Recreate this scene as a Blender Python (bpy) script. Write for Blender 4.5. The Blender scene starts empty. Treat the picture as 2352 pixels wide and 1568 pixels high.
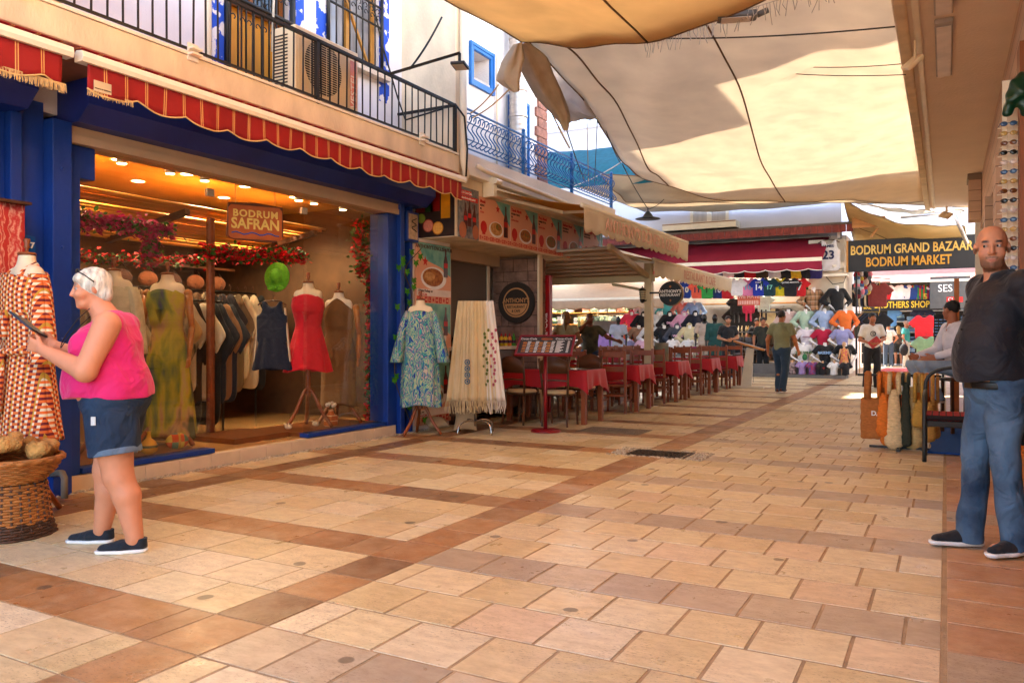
import bpy, math, random
import numpy as np
from mathutils import Vector, Matrix, Euler
R = math.radians
SC = bpy.context.scene
COL = SC.collection
random.seed(7)

# ------------------------------------------------------------------ camera, world, sun, exposure
cd = bpy.data.cameras.new("camera"); cam = bpy.data.objects.new("camera", cd); COL.objects.link(cam)
cd.sensor_width = 36; cd.lens = 28.0; cd.clip_end = 500; cd.clip_start = 0.05
cd.shift_y = -0.0051
cam.location = (0, 0, 1.22); cam.rotation_euler = (R(90), 0, R(28.57))
SC.camera = cam
SUN = Vector((-0.75, 0.42, 1.10)).normalized()
w = bpy.data.worlds.new("World"); SC.world = w; w.use_nodes = True
nt = w.node_tree; bg = nt.nodes["Background"]
sky = nt.nodes.new("ShaderNodeTexSky"); sky.sky_type = 'NISHITA'; sky.sun_disc = False
sky.sun_elevation = math.asin(SUN.z); sky.sun_rotation = math.atan2(SUN.x, SUN.y)
sky.dust_density = 0.6; sky.ozone_density = 1.0
nt.links.new(sky.outputs[0], bg.inputs[0]); bg.inputs[1].default_value = 0.15
ld = bpy.data.lights.new("sun", 'SUN'); ld.energy = 4.6; ld.angle = R(0.6); ld.color = (1.0, 0.95, 0.88)
lo = bpy.data.objects.new("sun", ld); COL.objects.link(lo)
lo.rotation_euler = SUN.to_track_quat('Z', 'Y').to_euler()
SC.view_settings.view_transform = 'Standard'; SC.view_settings.look = 'None'
SC.view_settings.exposure = 2.9; SC.view_settings.gamma = 1
SC.cycles.use_denoising = True
SC.cycles.max_bounces = 10; SC.cycles.diffuse_bounces = 6; SC.cycles.transparent_max_bounces = 16
SC.cycles.sample_clamp_indirect = 8
SC.cycles.caustics_reflective = False; SC.cycles.caustics_refractive = False

# ------------------------------------------------------------------ measuring helpers (points of the photograph laid on real planes)
F_, CU, HV, CH, SN, CS = 1829., 1176., 772., 1.22, .4782, .8782
def W(u, v, X=None, Y=None, Z=None):
    r = (u-CU)/F_; x = r*CS-SN; y = r*SN+CS; z = (HV-v)/F_
    t = X/x if X is not None else Y/y if Y is not None else (Z-CH)/z
    return Vector((t*x, t*y, CH+t*z))
def depth(p): return -SN*p[0]+CS*p[1]
def mpp(p): return depth(p)/F_

# ------------------------------------------------------------------ materials
MATS = {}
def srgb(h):
    if isinstance(h, str):
        h = h.lstrip('#'); h = h if len(h) == 6 else ''.join(x*2 for x in h); c = [int(h[i:i+2], 16)/255 for i in (0, 2, 4)]
        return tuple(((x+.055)/1.055)**2.4 if x > .04045 else x/12.92 for x in c)
    return tuple(h)
def nodes(m): return m.node_tree.nodes, m.node_tree.links
def M(name, col='#888888', rough=.6, var=.12, scale=6., bump=.0, bscale=60., metal=0., spec=.4, emit=0., sheen=0., trans=0., col2=None, stretch=None, fold=0.):
    if name in MATS: return MATS[name]
    m = bpy.data.materials.new(name); m.use_nodes = True; N, L = nodes(m)
    b = N["Principled BSDF"]; c = srgb(col)
    b.inputs['Roughness'].default_value = rough; b.inputs['Metallic'].default_value = metal
    b.inputs['Specular IOR Level'].default_value = spec
    tc = N.new("ShaderNodeTexCoord"); mp = N.new("ShaderNodeMapping")
    L.new(tc.outputs['Object'], mp.inputs[0])
    if stretch: mp.inputs['Scale'].default_value = stretch
    no = N.new("ShaderNodeTexNoise"); no.inputs['Scale'].default_value = scale; no.inputs['Detail'].default_value = 5
    L.new(mp.outputs[0], no.inputs['Vector'])
    cr = N.new("ShaderNodeValToRGB"); cr.color_ramp.elements[0].position = .3; cr.color_ramp.elements[1].position = .7
    c2 = srgb(col2) if col2 else tuple(min(1, x*(1+var)) for x in c)
    c1 = tuple(x*(1-var) for x in c) if not col2 else c
    cr.color_ramp.elements[0].color = (*c1, 1); cr.color_ramp.elements[1].color = (*c2, 1)
    L.new(no.outputs['Fac'], cr.inputs[0]); L.new(cr.outputs[0], b.inputs['Base Color'])
    if bump:
        n2 = N.new("ShaderNodeTexNoise"); n2.inputs['Scale'].default_value = bscale; n2.inputs['Detail'].default_value = 3
        L.new(mp.outputs[0], n2.inputs['Vector'])
        bp = N.new("ShaderNodeBump"); bp.inputs['Strength'].default_value = bump; bp.inputs['Distance'].default_value = .02
        L.new(n2.outputs['Fac'], bp.inputs['Height']); L.new(bp.outputs[0], b.inputs['Normal'])
    if fold:
        n3 = N.new("ShaderNodeTexNoise"); n3.inputs['Scale'].default_value = 7; n3.inputs['Detail'].default_value = 2.5; n3.inputs['Distortion'].default_value = 1.2
        L.new(mp.outputs[0], n3.inputs['Vector']); b3 = N.new("ShaderNodeBump"); b3.inputs['Strength'].default_value = fold; b3.inputs['Distance'].default_value = .05
        L.new(n3.outputs['Fac'], b3.inputs['Height'])
        if b.inputs['Normal'].is_linked: L.new(b.inputs['Normal'].links[0].from_socket, b3.inputs['Normal'])
        L.new(b3.outputs[0], b.inputs['Normal'])
    if emit:
        b.inputs['Emission Color'].default_value = (*c, 1); b.inputs['Emission Strength'].default_value = emit
    if sheen: b.inputs['Sheen Weight'].default_value = sheen
    if trans:
        out = N["Material Output"]; tr = N.new("ShaderNodeBsdfTranslucent"); mx = N.new("ShaderNodeMixShader")
        L.new(cr.outputs[0], tr.inputs[0]); mx.inputs[0].default_value = trans
        L.new(b.outputs[0], mx.inputs[1]); L.new(tr.outputs[0], mx.inputs[2]); L.new(mx.outputs[0], out.inputs[0])
    MATS[name] = m; return m
def base_socket(m): return m.node_tree.nodes["Principled BSDF"].inputs['Base Color']
def mathn(m, op, a, b=None):
    N, L = nodes(m); n = N.new("ShaderNodeMath"); n.operation = op
    for i, x in enumerate((a, b)):
        if x is None: continue
        if hasattr(x, 'links') or hasattr(x, 'is_linked'): L.new(x, n.inputs[i])
        else: n.inputs[i].default_value = x
    return n.outputs[0]
def coord(m, kind='Object'):
    N, L = nodes(m); t = N.new("ShaderNodeTexCoord"); s = N.new("ShaderNodeSeparateXYZ"); L.new(t.outputs[kind], s.inputs[0]); return s.outputs
def mixcol(m, fac, c1, c2):
    N, L = nodes(m); x = N.new("ShaderNodeMix"); x.data_type = 'RGBA'
    L.new(fac, x.inputs[0])
    for s, c in ((x.inputs[6], c1), (x.inputs[7], c2)):
        if isinstance(c, tuple): s.default_value = (*c, 1)
        else: L.new(c, s)
    return x.outputs[2]
def stripes(name, base, lines, rough=.7, **kw):
    """lines: list of (axis, period, width, offset, colour)"""
    if name in MATS: return MATS[name]
    m = M(name, base, rough, **kw); N, L = nodes(m); bs = base_socket(m)
    cur = bs.links[0].from_socket; co = coord(m)
    for ax, per, wd, off, c in lines:
        a = mathn(m, 'ADD', co[ax], off+100*per); a = mathn(m, 'MODULO', a, per); f = mathn(m, 'LESS_THAN', a, wd)
        cur = mixcol(m, f, cur, srgb(c))
    L.new(cur, bs)
    for n in list(N):
        if n.type == 'BSDF_TRANSLUCENT': L.new(cur, n.inputs[0])
    return m
def vcol(name, rough=.6, spec=.4, bump=0., bscale=80., var=.1, nscale=30., sheen=0.):
    if name in MATS: return MATS[name]
    m = M(name, '#ffffff', rough, bump=bump, bscale=bscale, spec=spec, sheen=sheen); N, L = nodes(m); b = N["Principled BSDF"]
    at = N.new("ShaderNodeVertexColor"); at.layer_name = "Col"
    no = N.new("ShaderNodeTexNoise"); no.inputs['Scale'].default_value = nscale; no.inputs['Detail'].default_value = 4
    f = mathn(m, 'MULTIPLY_ADD', no.outputs['Fac'], var*2); f.node.inputs[2].default_value = 1-var
    x = N.new("ShaderNodeMix"); x.data_type = 'RGBA'; x.blend_type = 'MULTIPLY'; x.inputs[0].default_value = 1
    L.new(at.outputs[0], x.inputs[6]); L.new(f, x.inputs[7]); L.new(x.outputs[2], b.inputs['Base Color'])
    return m
def glass_mat(name, tint=(1, 1, 1), refl=1.45, extra=.03):
    if name in MATS: return MATS[name]
    m = bpy.data.materials.new(name); m.use_nodes = True; N, L = nodes(m)
    for n in list(N):
        if n.type == 'BSDF_PRINCIPLED': N.remove(n)
    t = N.new("ShaderNodeBsdfTransparent"); t.inputs[0].default_value = (*tint, 1)
    g = N.new("ShaderNodeBsdfGlossy"); g.inputs['Roughness'].default_value = .015
    lw = N.new("ShaderNodeLayerWeight"); lw.inputs[0].default_value = .5
    f = mathn(m, 'MULTIPLY_ADD', mathn(m, 'POWER', lw.outputs['Facing'], 4.), .7); f.node.inputs[2].default_value = extra
    mx = N.new("ShaderNodeMixShader"); L.new(f, mx.inputs[0]); L.new(t.outputs[0], mx.inputs[1]); L.new(g.outputs[0], mx.inputs[2])
    L.new(mx.outputs[0], N["Material Output"].inputs[0]); MATS[name] = m; return m

# ------------------------------------------------------------------ objects
def tag(o, label=None, cat=None, group=None, kind=None):
    if label: o['label'] = label
    if cat: o['category'] = cat
    if group: o['group'] = group
    if kind: o['kind'] = kind
    return o
def thing(name, label, cat, loc=(0, 0, 0), rz=0, group=None, s=1):
    o = bpy.data.objects.new(name, None); COL.objects.link(o); o.empty_display_size = .1
    o.location = loc; o.rotation_euler = (0, 0, rz); o.scale = (s, s, s)
    return tag(o, label, cat, group)
def dup(root, loc=None, rz=None, label=None, s=None, mats=None):
    r = root.copy(); COL.objects.link(r)
    if loc is not None: r.location = loc
    if rz is not None: r.rotation_euler = (0, 0, rz)
    if label: r['label'] = label
    if s: r.scale = (s, s, s)
    def rec(a, b):
        for ch in list(a.children):
            c = ch.copy(); COL.objects.link(c); c.parent = b
            kn = ch.name.split('.')[0]
            if mats and kn in mats and c.material_slots:
                c.material_slots[0].link = 'OBJECT'; c.material_slots[0].material = mats[kn]
            rec(ch, c)
    rec(root, r); return r
class MB:
    def __init__(s): s.v = []; s.f = []; s.m = []; s.mats = []; s.cur = 0; s.n = 0
    def mat(s, m):
        if m not in s.mats: s.mats.append(m)
        s.cur = s.mats.index(m); return s
    def add(s, vs, fs):
        k = len(s.v); s.v += [tuple(p) for p in vs]; s.f += [tuple(i+k for i in f) for f in fs]; s.m += [s.cur]*len(fs); return s
    def box(s, a, b, rz=0, piv=None):
        (x0, y0, z0), (x1, y1, z1) = a, b
        vs = [(x, y, z) for z in (z0, z1) for y in (y0, y1) for x in (x0, x1)]
        if rz:
            p = piv or ((x0+x1)/2, (y0+y1)/2); c, q = math.cos(rz), math.sin(rz)
            vs = [(p[0]+(x-p[0])*c-(y-p[1])*q, p[1]+(x-p[0])*q+(y-p[1])*c, z) for x, y, z in vs]
        return s.add(vs, [(0, 2, 3, 1), (4, 5, 7, 6), (0, 1, 5, 4), (2, 6, 7, 3), (0, 4, 6, 2), (1, 3, 7, 5)])
    def bar(s, a, b, w, h=None, up=(0, 0, 1)):
        a = Vector(a); b = Vector(b); h = h or w; d = (b-a).normalized(); u = Vector(up)
        if abs(d.dot(u)) > .98: u = Vector((1, 0, 0))
        x = d.cross(u).normalized(); y = x.cross(d)
        vs = [p+x*i*w/2+y*j*h/2 for p in (a, b) for i, j in ((-1, -1), (1, -1), (1, 1), (-1, 1))]
        return s.add(vs, [(0, 3, 2, 1), (4, 5, 6, 7), (0, 1, 5, 4), (1, 2, 6, 5), (2, 3, 7, 6), (3, 0, 4, 7)])
    def cyl(s, a, b, r0, r1=None, n=10, cap=True):
        return s.tube([a, b], [r0, r0 if r1 is None else r1], n, cap)
    def tube(s, pts, r, n=8, cap=True, closed=False):
        pts = [Vector(p) for p in pts]; k = len(pts)
        if not hasattr(r, '__len__'): r = [r]*k
        vs = []; prev = None
        for i, p in enumerate(pts):
            if closed: d = pts[(i+1) % k]-pts[i-1]
            else: d = (pts[min(i+1, k-1)]-pts[max(i-1, 0)])
            d = d.normalized() if d.length > 1e-9 else Vector((0, 0, 1))
            u = prev if prev is not None else (Vector((0, 0, 1)) if abs(d.z) < .9 else Vector((1, 0, 0)))
            x = u-d*u.dot(d); x = x.normalized() if x.length > 1e-6 else d.orthogonal().normalized(); prev = x; y = d.cross(x)
            for j in range(n):
                t = 2*math.pi*j/n; vs.append(p+(x*math.cos(t)+y*math.sin(t))*r[i])
        fs = []
        for i in range(k if closed else k-1):
            i2 = (i+1) % k
            for j in range(n):
                fs.append((i*n+j, i*n+(j+1) % n, i2*n+(j+1) % n, i2*n+j))
        if cap and not closed:
            fs.append(tuple(range(n-1, -1, -1))); fs.append(tuple((k-1)*n+j for j in range(n)))
        return s.add(vs, fs)
    def lathe(s, prof, c=(0, 0, 0), n=20, sx=1, sy=1, cap=True):
        """prof: list of (r, z)"""
        vs = [(c[0]+r*sx*math.cos(2*math.pi*j/n), c[1]+r*sy*math.sin(2*math.pi*j/n), c[2]+z) for r, z in prof for j in range(n)]
        fs = [(i*n+j, i*n+(j+1) % n, (i+1)*n+(j+1) % n, (i+1)*n+j) for i in range(len(prof)-1) for j in range(n)]
        if cap: fs += [tuple(range(n-1, -1, -1)), tuple((len(prof)-1)*n+j for j in range(n))]
        return s.add(vs, fs)
    def ball(s, c, r, n=10):
        r = r if hasattr(r, '__len__') else (r, r, r); prof = [(max(.001, math.sin(math.pi*i/n)), -math.cos(math.pi*i/n)) for i in range(n+1)]
        m = 2*n
        vs = [(c[0]+q*r[0]*math.cos(2*math.pi*j/m), c[1]+q*r[1]*math.sin(2*math.pi*j/m), c[2]+z*r[2]) for q, z in prof for j in range(m)]
        fs = [(i*m+j, i*m+(j+1) % m, (i+1)*m+(j+1) % m, (i+1)*m+j) for i in range(n) for j in range(m)]
        return s.add(vs, fs)
    def prism(s, poly, ax, a, b):
        """poly in the two other axes (in xyz order), extruded along axis ax from a to b"""
        n = len(poly); vs = []
        for t in (a, b):
            for p in poly:
                q = list(p); q.insert(ax, t); vs.append(tuple(q))
        return s.add(vs, [tuple(range(n))[::-1], tuple(range(n, 2*n))]+[(i, (i+1) % n, n+(i+1) % n, n+i) for i in range(n)])
    def quad(s, *p): return s.add(p, [tuple(range(len(p)))])
    def grid(s, P):
        """P[i][j] points"""
        n = len(P); k = len(P[0]); vs = [q for row in P for q in row]
        return s.add(vs, [(i*k+j, i*k+j+1, (i+1)*k+j+1, (i+1)*k+j) for i in range(n-1) for j in range(k-1)])
    def build(s, name, m=None, parent=None, world=False, smooth=False, solid=0, bevel=0, label=None, kind=None, col=None):
        me = bpy.data.meshes.new(name); vs = s.v
        if world and parent is not None:
            l = parent.location; vs = [(x-l[0], y-l[1], z-l[2]) for x, y, z in vs]
        me.from_pydata([tuple(p) for p in vs], [], s.f)
        for mm in ([m] if m and not s.mats else s.mats): me.materials.append(mm)
        if s.mats: me.polygons.foreach_set('material_index', s.m)
        if smooth: me.polygons.foreach_set('use_smooth', [True]*len(me.polygons))
        if col is not None:
            ca = me.color_attributes.new("Col", 'FLOAT_COLOR', 'POINT'); a = np.ones((len(s.v), 4), np.float32); a[:, :3] = col; ca.data.foreach_set('color', a.ravel())
        me.validate(); me.update()
        o = bpy.data.objects.new(name, me); COL.objects.link(o)
        if parent is not None: o.parent = parent
        if solid:
            md = o.modifiers.new("s", 'SOLIDIFY'); md.thickness = solid; md.offset = 0
        if bevel:
            md = o.modifiers.new("b", 'BEVEL'); md.width = bevel; md.segments = 2; md.limit_method = 'ANGLE'
        if label: o['label'] = label
        if kind: o['kind'] = kind
        return o
def box1(name, a, b, m, parent=None, world=True, bevel=0, **k):
    return MB().box(a, b).build(name, m, parent, world and parent is not None, bevel=bevel, **k)
def text(s, size, loc, rot, m, parent, name='lettering', ext=.002, bold=.0, align='CENTER', world=False, sx=1., spacing=1.):
    cu = bpy.data.curves.new(name, 'FONT'); cu.body = s; cu.size = size; cu.extrude = ext; cu.offset = bold
    cu.align_x = align; cu.align_y = 'CENTER'; cu.space_character = spacing; cu.resolution_u = 3
    cu.materials.append(m); tmp = bpy.data.objects.new(name, cu); COL.objects.link(tmp)
    bpy.context.view_layer.update()
    me = bpy.data.meshes.new_from_object(tmp.evaluated_get(bpy.context.evaluated_depsgraph_get()))
    COL.objects.unlink(tmp); bpy.data.objects.remove(tmp); me.name = name
    o = bpy.data.objects.new(name, me); COL.objects.link(o)
    o.parent = parent; p = Vector(loc)
    if world and parent is not None: p = p-parent.location
    o.location = p; o.rotation_euler = rot; o.scale = (sx, 1, 1)
    return o
# text facing: -Y (towards the viewer down the street) and +X (on the left side walls)
FY = (R(90), 0, 0); FX = (R(90), 0, R(90))
def catmull(P, n):
    P = np.array(P, float); k = len(P); out = []
    for i in range(k-1):
        p0 = P[max(i-1, 0)]; p1 = P[i]; p2 = P[i+1]; p3 = P[min(i+2, k-1)]
        if i == 0: p0 = 2*p1-p2
        if i == k-2: p3 = 2*p2-p1
        for j in range(n+(i == k-2)):
            t = j/n; out.append(.5*((2*p1)+(-p0+p2)*t+(2*p0-5*p1+4*p2-p3)*t*t+(-p0+3*p1-3*p2+p3)*t**3))
    return np.array(out)
def patch(rows, n=8, m=8, wr=0., seed=1):
    """bicubic sheet through a control grid; wr = wrinkle height"""
    A = np.array([catmull(r, n) for r in rows]); B = np.array([catmull(A[:, j], m) for j in range(A.shape[1])])  # cols x rows
    B = B.transpose(1, 0, 2)
    if wr:
        rg = np.random.RandomState(seed); I, J = np.meshgrid(np.linspace(0, 1, B.shape[0]), np.linspace(0, 1, B.shape[1]), indexing='ij')
        z = 0
        for _ in range(14):
            a, b = rg.uniform(-14, 14, 2); z = z+np.sin(a*I*2+b*J*2+rg.uniform(0, 6))*rg.uniform(.3, 1)
        B[..., 2] += wr*z/4
    return B
def rope(pts, r, m, label, cat='rope', name='rope', group=None, sag=0):
    pts = [Vector(p) for p in pts]
    if sag and len(pts) == 2:
        a, b = pts; pts = [a.lerp(b, i/10)-Vector((0, 0, sag*4*(i/10)*(1-i/10))) for i in range(11)]
    o = MB().tube(pts, r, 6).build(name, m, smooth=True); return tag(o, label, cat, group)

# ------------------------------------------------------------------ implicit surfaces: smooth bodies and clothes
class SDF:
    def __init__(s): s.p = []
    def cone(s, a, b, ra, rb, k=.03, cut=0, op='+'): s.p.append(('c', np.array(a, float), np.array(b, float), ra, rb, k, cut, op)); return s
    def ell(s, c, r, k=.03, op='+', rz=0, rx=0): s.p.append(('e', np.array(c, float), np.array(r if hasattr(r, '__len__') else (r, r, r), float), Matrix.Rotation(rz, 3, 'Z') @ Matrix.Rotation(rx, 3, 'X'), None, k, 0, op)); return s
    def bx(s, c, h, rd=.01, k=.02, op='+', rz=0, rx=0): s.p.append(('b', np.array(c, float), np.array(h, float), Matrix.Rotation(rz, 3, 'Z') @ Matrix.Rotation(rx, 3, 'X'), rd, k, 0, op)); return s
    def grow(s, d):
        q = SDF()
        for t in s.p:
            t = list(t)
            if t[0] == 'c': t[3] += d; t[4] += d
            elif t[0] == 'e': t[2] = t[2]+d
            q.p.append(tuple(t))
        return q
    def ext(s):
        lo = np.full(3, 1e9); hi = -lo
        for t in s.p:
            if t[-1] == '-': continue
            if t[0] == 'c': r = max(t[3], t[4]); a = np.minimum(t[1], t[2])-r; b = np.maximum(t[1], t[2])+r
            else:
                r = np.linalg.norm(t[2]) if t[3] != Matrix.Identity(3) or t[0] == 'b' else t[2]
                a = t[1]-r; b = t[1]+r
            lo = np.minimum(lo, a); hi = np.maximum(hi, b)
        return lo, hi
    def mesh(s, h=.01, disp=None, clip=None):
        lo, hi = s.ext(); lo = lo-3*h-.02; hi = hi+3*h+.02
        n = np.ceil((hi-lo)/h).astype(int)+1
        ax = [lo[i]+h*np.arange(n[i]) for i in range(3)]
        D = np.full(n, .5, np.float32)
        for t in s.p:
            if t[0] == 'c': r = max(t[3], t[4]); a = np.minimum(t[1], t[2])-r; b = np.maximum(t[1], t[2])+r
            else: r = float(np.linalg.norm(t[2])) if t[0] == 'b' else float(np.max(t[2])); a = t[1]-r; b = t[1]+r
            pad = t[5]*1.5+3*h
            i0 = np.clip(np.floor((a-pad-lo)/h).astype(int), 0, n-1); i1 = np.clip(np.ceil((b+pad-lo)/h).astype(int)+1, 1, n)
            if np.any(i1 <= i0): continue
            sl = tuple(slice(i0[i], i1[i]) for i in range(3))
            X = ax[0][sl[0]][:, None, None]; Y = ax[1][sl[1]][None, :, None]; Z = ax[2][sl[2]][None, None, :]
            if t[0] == 'c':
                ba = t[2]-t[1]; L2 = float(ba@ba)+1e-12; L = math.sqrt(L2)
                px, py, pz = X-t[1][0], Y-t[1][1], Z-t[1][2]
                y = (px*ba[0]+py*ba[1]+pz*ba[2])/L2; yc = np.clip(y, 0, 1)
                d = np.sqrt((px-yc*ba[0])**2+(py-yc*ba[1])**2+(pz-yc*ba[2])**2)-(t[3]+(t[4]-t[3])*yc)
                if t[6]: d = np.maximum(d, (y-1)*L)
                if t[6] == 2: d = np.maximum(d, -y*L)
            else:
                Rm = np.array(t[3]).T; px, py, pz = X-t[1][0], Y-t[1][1], Z-t[1][2]
                qx = px*Rm[0][0]+py*Rm[0][1]+pz*Rm[0][2]; qy = px*Rm[1][0]+py*Rm[1][1]+pz*Rm[1][2]; qz = px*Rm[2][0]+py*Rm[2][1]+pz*Rm[2][2]
                if t[0] == 'e':
                    k0 = np.sqrt((qx/t[2][0])**2+(qy/t[2][1])**2+(qz/t[2][2])**2)
                    k1 = np.sqrt((qx/t[2][0]**2)**2+(qy/t[2][1]**2)**2+(qz/t[2][2]**2)**2)+1e-9
                    d = k0*(k0-1)/k1
                else:
                    ax_, ay_, az_ = np.abs(qx)-t[2][0]+t[4], np.abs(qy)-t[2][1]+t[4], np.abs(qz)-t[2][2]+t[4]
                    d = np.sqrt(np.maximum(ax_, 0)**2+np.maximum(ay_, 0)**2+np.maximum(az_, 0)**2)+np.minimum(np.maximum(ax_, np.maximum(ay_, az_)), 0)-t[4]
            A = D[sl]; k = t[5]
            if t[-1] == '+':
                hh = np.clip(.5+.5*(A-d)/k, 0, 1); D[sl] = A+(d-A)*hh-k*hh*(1-hh)
            elif t[-1] == '-':
                hh = np.clip(.5-.5*(A+d)/k, 0, 1); D[sl] = A+(-d-A)*hh+k*hh*(1-hh)
        if disp is not None or clip is not None:
            X, Y, Z = np.meshgrid(*ax, indexing='ij', sparse=True)
            if disp is not None: D = D+disp(X, Y, Z).astype(np.float32)
            if clip is not None: D = np.maximum(D, clip(X, Y, Z))
        return nets(D, lo, h)
def nets(D, lo, h):
    S = D < 0; nx, ny, nz = D.shape
    c = np.zeros((nx-1, ny-1, nz-1), np.uint8)
    for i in (0, 1):
        for j in (0, 1):
            for k in (0, 1): c += S[i:nx-1+i, j:ny-1+j, k:nz-1+k]
    act = (c > 0) & (c < 8); idx = np.full(act.shape, -1, np.int64); ii = np.argwhere(act); idx[act] = np.arange(len(ii))
    acc = np.zeros((len(ii), 3)); cnt = np.zeros(len(ii))
    for ax in range(3):
        o1, o2 = [a for a in range(3) if a != ax]
        for p in (0, 1):
            for q in (0, 1):
                a = ii.copy(); a[:, o1] += p; a[:, o2] += q; b = a.copy(); b[:, ax] += 1
                da = D[a[:, 0], a[:, 1], a[:, 2]]; db = D[b[:, 0], b[:, 1], b[:, 2]]; m = (da < 0) != (db < 0)
                t = np.where(m, da/np.where(m, da-db, 1), 0)
                P = a-ii; P = P.astype(float); P[:, ax] += t
                acc[m] += P[m]; cnt[m] += 1
    V = (ii+acc/cnt[:, None])*h+lo
    Fs = []
    for ax in range(3):
        o1, o2 = [(1, 2), (2, 0), (0, 1)][ax]
        sl0 = [slice(1, -1)]*3; sl0[ax] = slice(0, -1); sl1 = [slice(1, -1)]*3; sl1[ax] = slice(1, None)
        A = S[tuple(sl0)]; B = S[tuple(sl1)]
        for flip, m in ((0, A & ~B), (1, ~A & B)):
            e = np.argwhere(m)
            if not len(e): continue
            off = np.ones(3, int); off[ax] = 0; e = e+off
            def I(d1, d2):
                f = e.copy(); f[:, o1] += d1; f[:, o2] += d2; return idx[f[:, 0], f[:, 1], f[:, 2]]
            q = np.stack([I(-1, -1), I(0, -1), I(0, 0), I(-1, 0)], 1)
            Fs.append(q[:, ::-1] if flip else q)
    return V, np.concatenate(Fs)
def mesh_obj(name, V, Fa, m, parent=None, col=None, label=None, mi=None):
    me = bpy.data.meshes.new(name); me.vertices.add(len(V)); me.vertices.foreach_set('co', V.astype(np.float32).ravel())
    me.loops.add(Fa.size); me.loops.foreach_set('vertex_index', Fa.astype(np.int32).ravel()); me.polygons.add(len(Fa))
    me.polygons.foreach_set('loop_start', np.arange(0, Fa.size, 4, dtype=np.int32)); me.polygons.foreach_set('loop_total', np.full(len(Fa), 4, np.int32))
    me.polygons.foreach_set('use_smooth', np.ones(len(Fa), bool))
    for x in (m if isinstance(m, (list, tuple)) else [m]): me.materials.append(x)
    if mi is not None: me.polygons.foreach_set('material_index', mi.astype(np.int32))
    if col is not None:
        ca = me.color_attributes.new("Col", 'FLOAT_COLOR', 'POINT'); a = np.ones((len(V), 4), np.float32); a[:, :3] = col; ca.data.foreach_set('color', a.ravel())
    me.update(calc_edges=True); me.validate()
    o = bpy.data.objects.new(name, me); COL.objects.link(o)
    if parent is not None: o.parent = parent
    if label: o['label'] = label
    return o
def folds(seed, amp, fx=30, fz=8, n=6):
    rg = np.random.RandomState(seed); P = [(rg.uniform(-fx, fx), rg.uniform(-fx, fx), rg.uniform(-fz, fz), rg.uniform(0, 6)) for _ in range(n)]
    def f(X, Y, Z):
        s = 0
        for i, (a, b, c, d) in enumerate(P): s = s+np.sin(a*X+b*Y+c*Z+d+1.5*np.sin(9*Z+d)+1.2*np.sin(11*X+d))
        return amp*s/n*1.6
    return f
# ================================================================== THE GROUND
def floor_mat():
    m = vcol('travertine', .32, .5, var=.1, nscale=3.0); N, L = nodes(m); b = N["Principled BSDF"]
    cur = base_socket(m).links[0].from_socket; tc = N.new("ShaderNodeTexCoord")
    mp = N.new("ShaderNodeMapping"); mp.inputs['Scale'].default_value = (1, 2.2, 1); L.new(tc.outputs['Object'], mp.inputs[0])
    def noise(s, d, src, r=.5):
        n = N.new("ShaderNodeTexNoise"); n.inputs['Scale'].default_value = s; n.inputs['Detail'].default_value = d; n.inputs['Roughness'].default_value = r; L.new(src, n.inputs['Vector']); return n.outputs['Fac']
    def ramp(f, a, b_, lo=0., hi=1.):
        r = N.new("ShaderNodeMapRange"); r.inputs[1].default_value = a; r.inputs[2].default_value = b_; r.inputs[3].default_value = lo; r.inputs[4].default_value = hi; L.new(f, r.inputs[0]); return r.outputs[0]
    # veins and cloudy mineral patches
    big = ramp(noise(9, 6, mp.outputs[0], .65), .38, .68); cur = mixcol(m, mathn(m, 'MULTIPLY', big, .36), cur, srgb('#7c5830'))
    pale = ramp(noise(6, 8, tc.outputs['Object'], .75), .42, .8); cur = mixcol(m, mathn(m, 'MULTIPLY', pale, .3), cur, srgb('#e6cfa6'))
    pit = ramp(noise(46, 5, mp.outputs[0], .8), .545, .60); msk = ramp(noise(2.3, 3, tc.outputs['Object']), .36, .6)
    pit = mathn(m, 'MULTIPLY', pit, msk); cur = mixcol(m, mathn(m, 'MULTIPLY', pit, .6), cur, srgb('#5e4022'))
    v = N.new("ShaderNodeTexVoronoi"); v.voronoi_dimensions = '2D'; v.inputs['Scale'].default_value = 1.1; L.new(tc.outputs['Object'], v.inputs['Vector'])
    gum = ramp(mathn(m, 'ADD', v.outputs['Distance'], mathn(m, 'MULTIPLY', noise(9, 2, tc.outputs['Object']), .05)), .064, .056)
    gum = mathn(m, 'MULTIPLY', gum, mathn(m, 'GREATER_THAN', v.outputs['Color'], .52)); cur = mixcol(m, mathn(m, 'MULTIPLY', gum, .7), cur, srgb('#4a3c2e'))
    L.new(cur, base_socket(m))
    rr = ramp(noise(5, 7, tc.outputs['Object'], .65), .3, .7, .24, .5); L.new(rr, b.inputs['Roughness'])
    bp = N.new("ShaderNodeBump"); bp.inputs['Strength'].default_value = .25; bp.inputs['Distance'].default_value = .0025
    hh = mathn(m, 'SUBTRACT', noise(7, 6, tc.outputs['Object']), mathn(m, 'MULTIPLY', pit, .6)); L.new(hh, bp.inputs['Height']); L.new(bp.outputs[0], b.inputs['Normal'])
    return m
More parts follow.
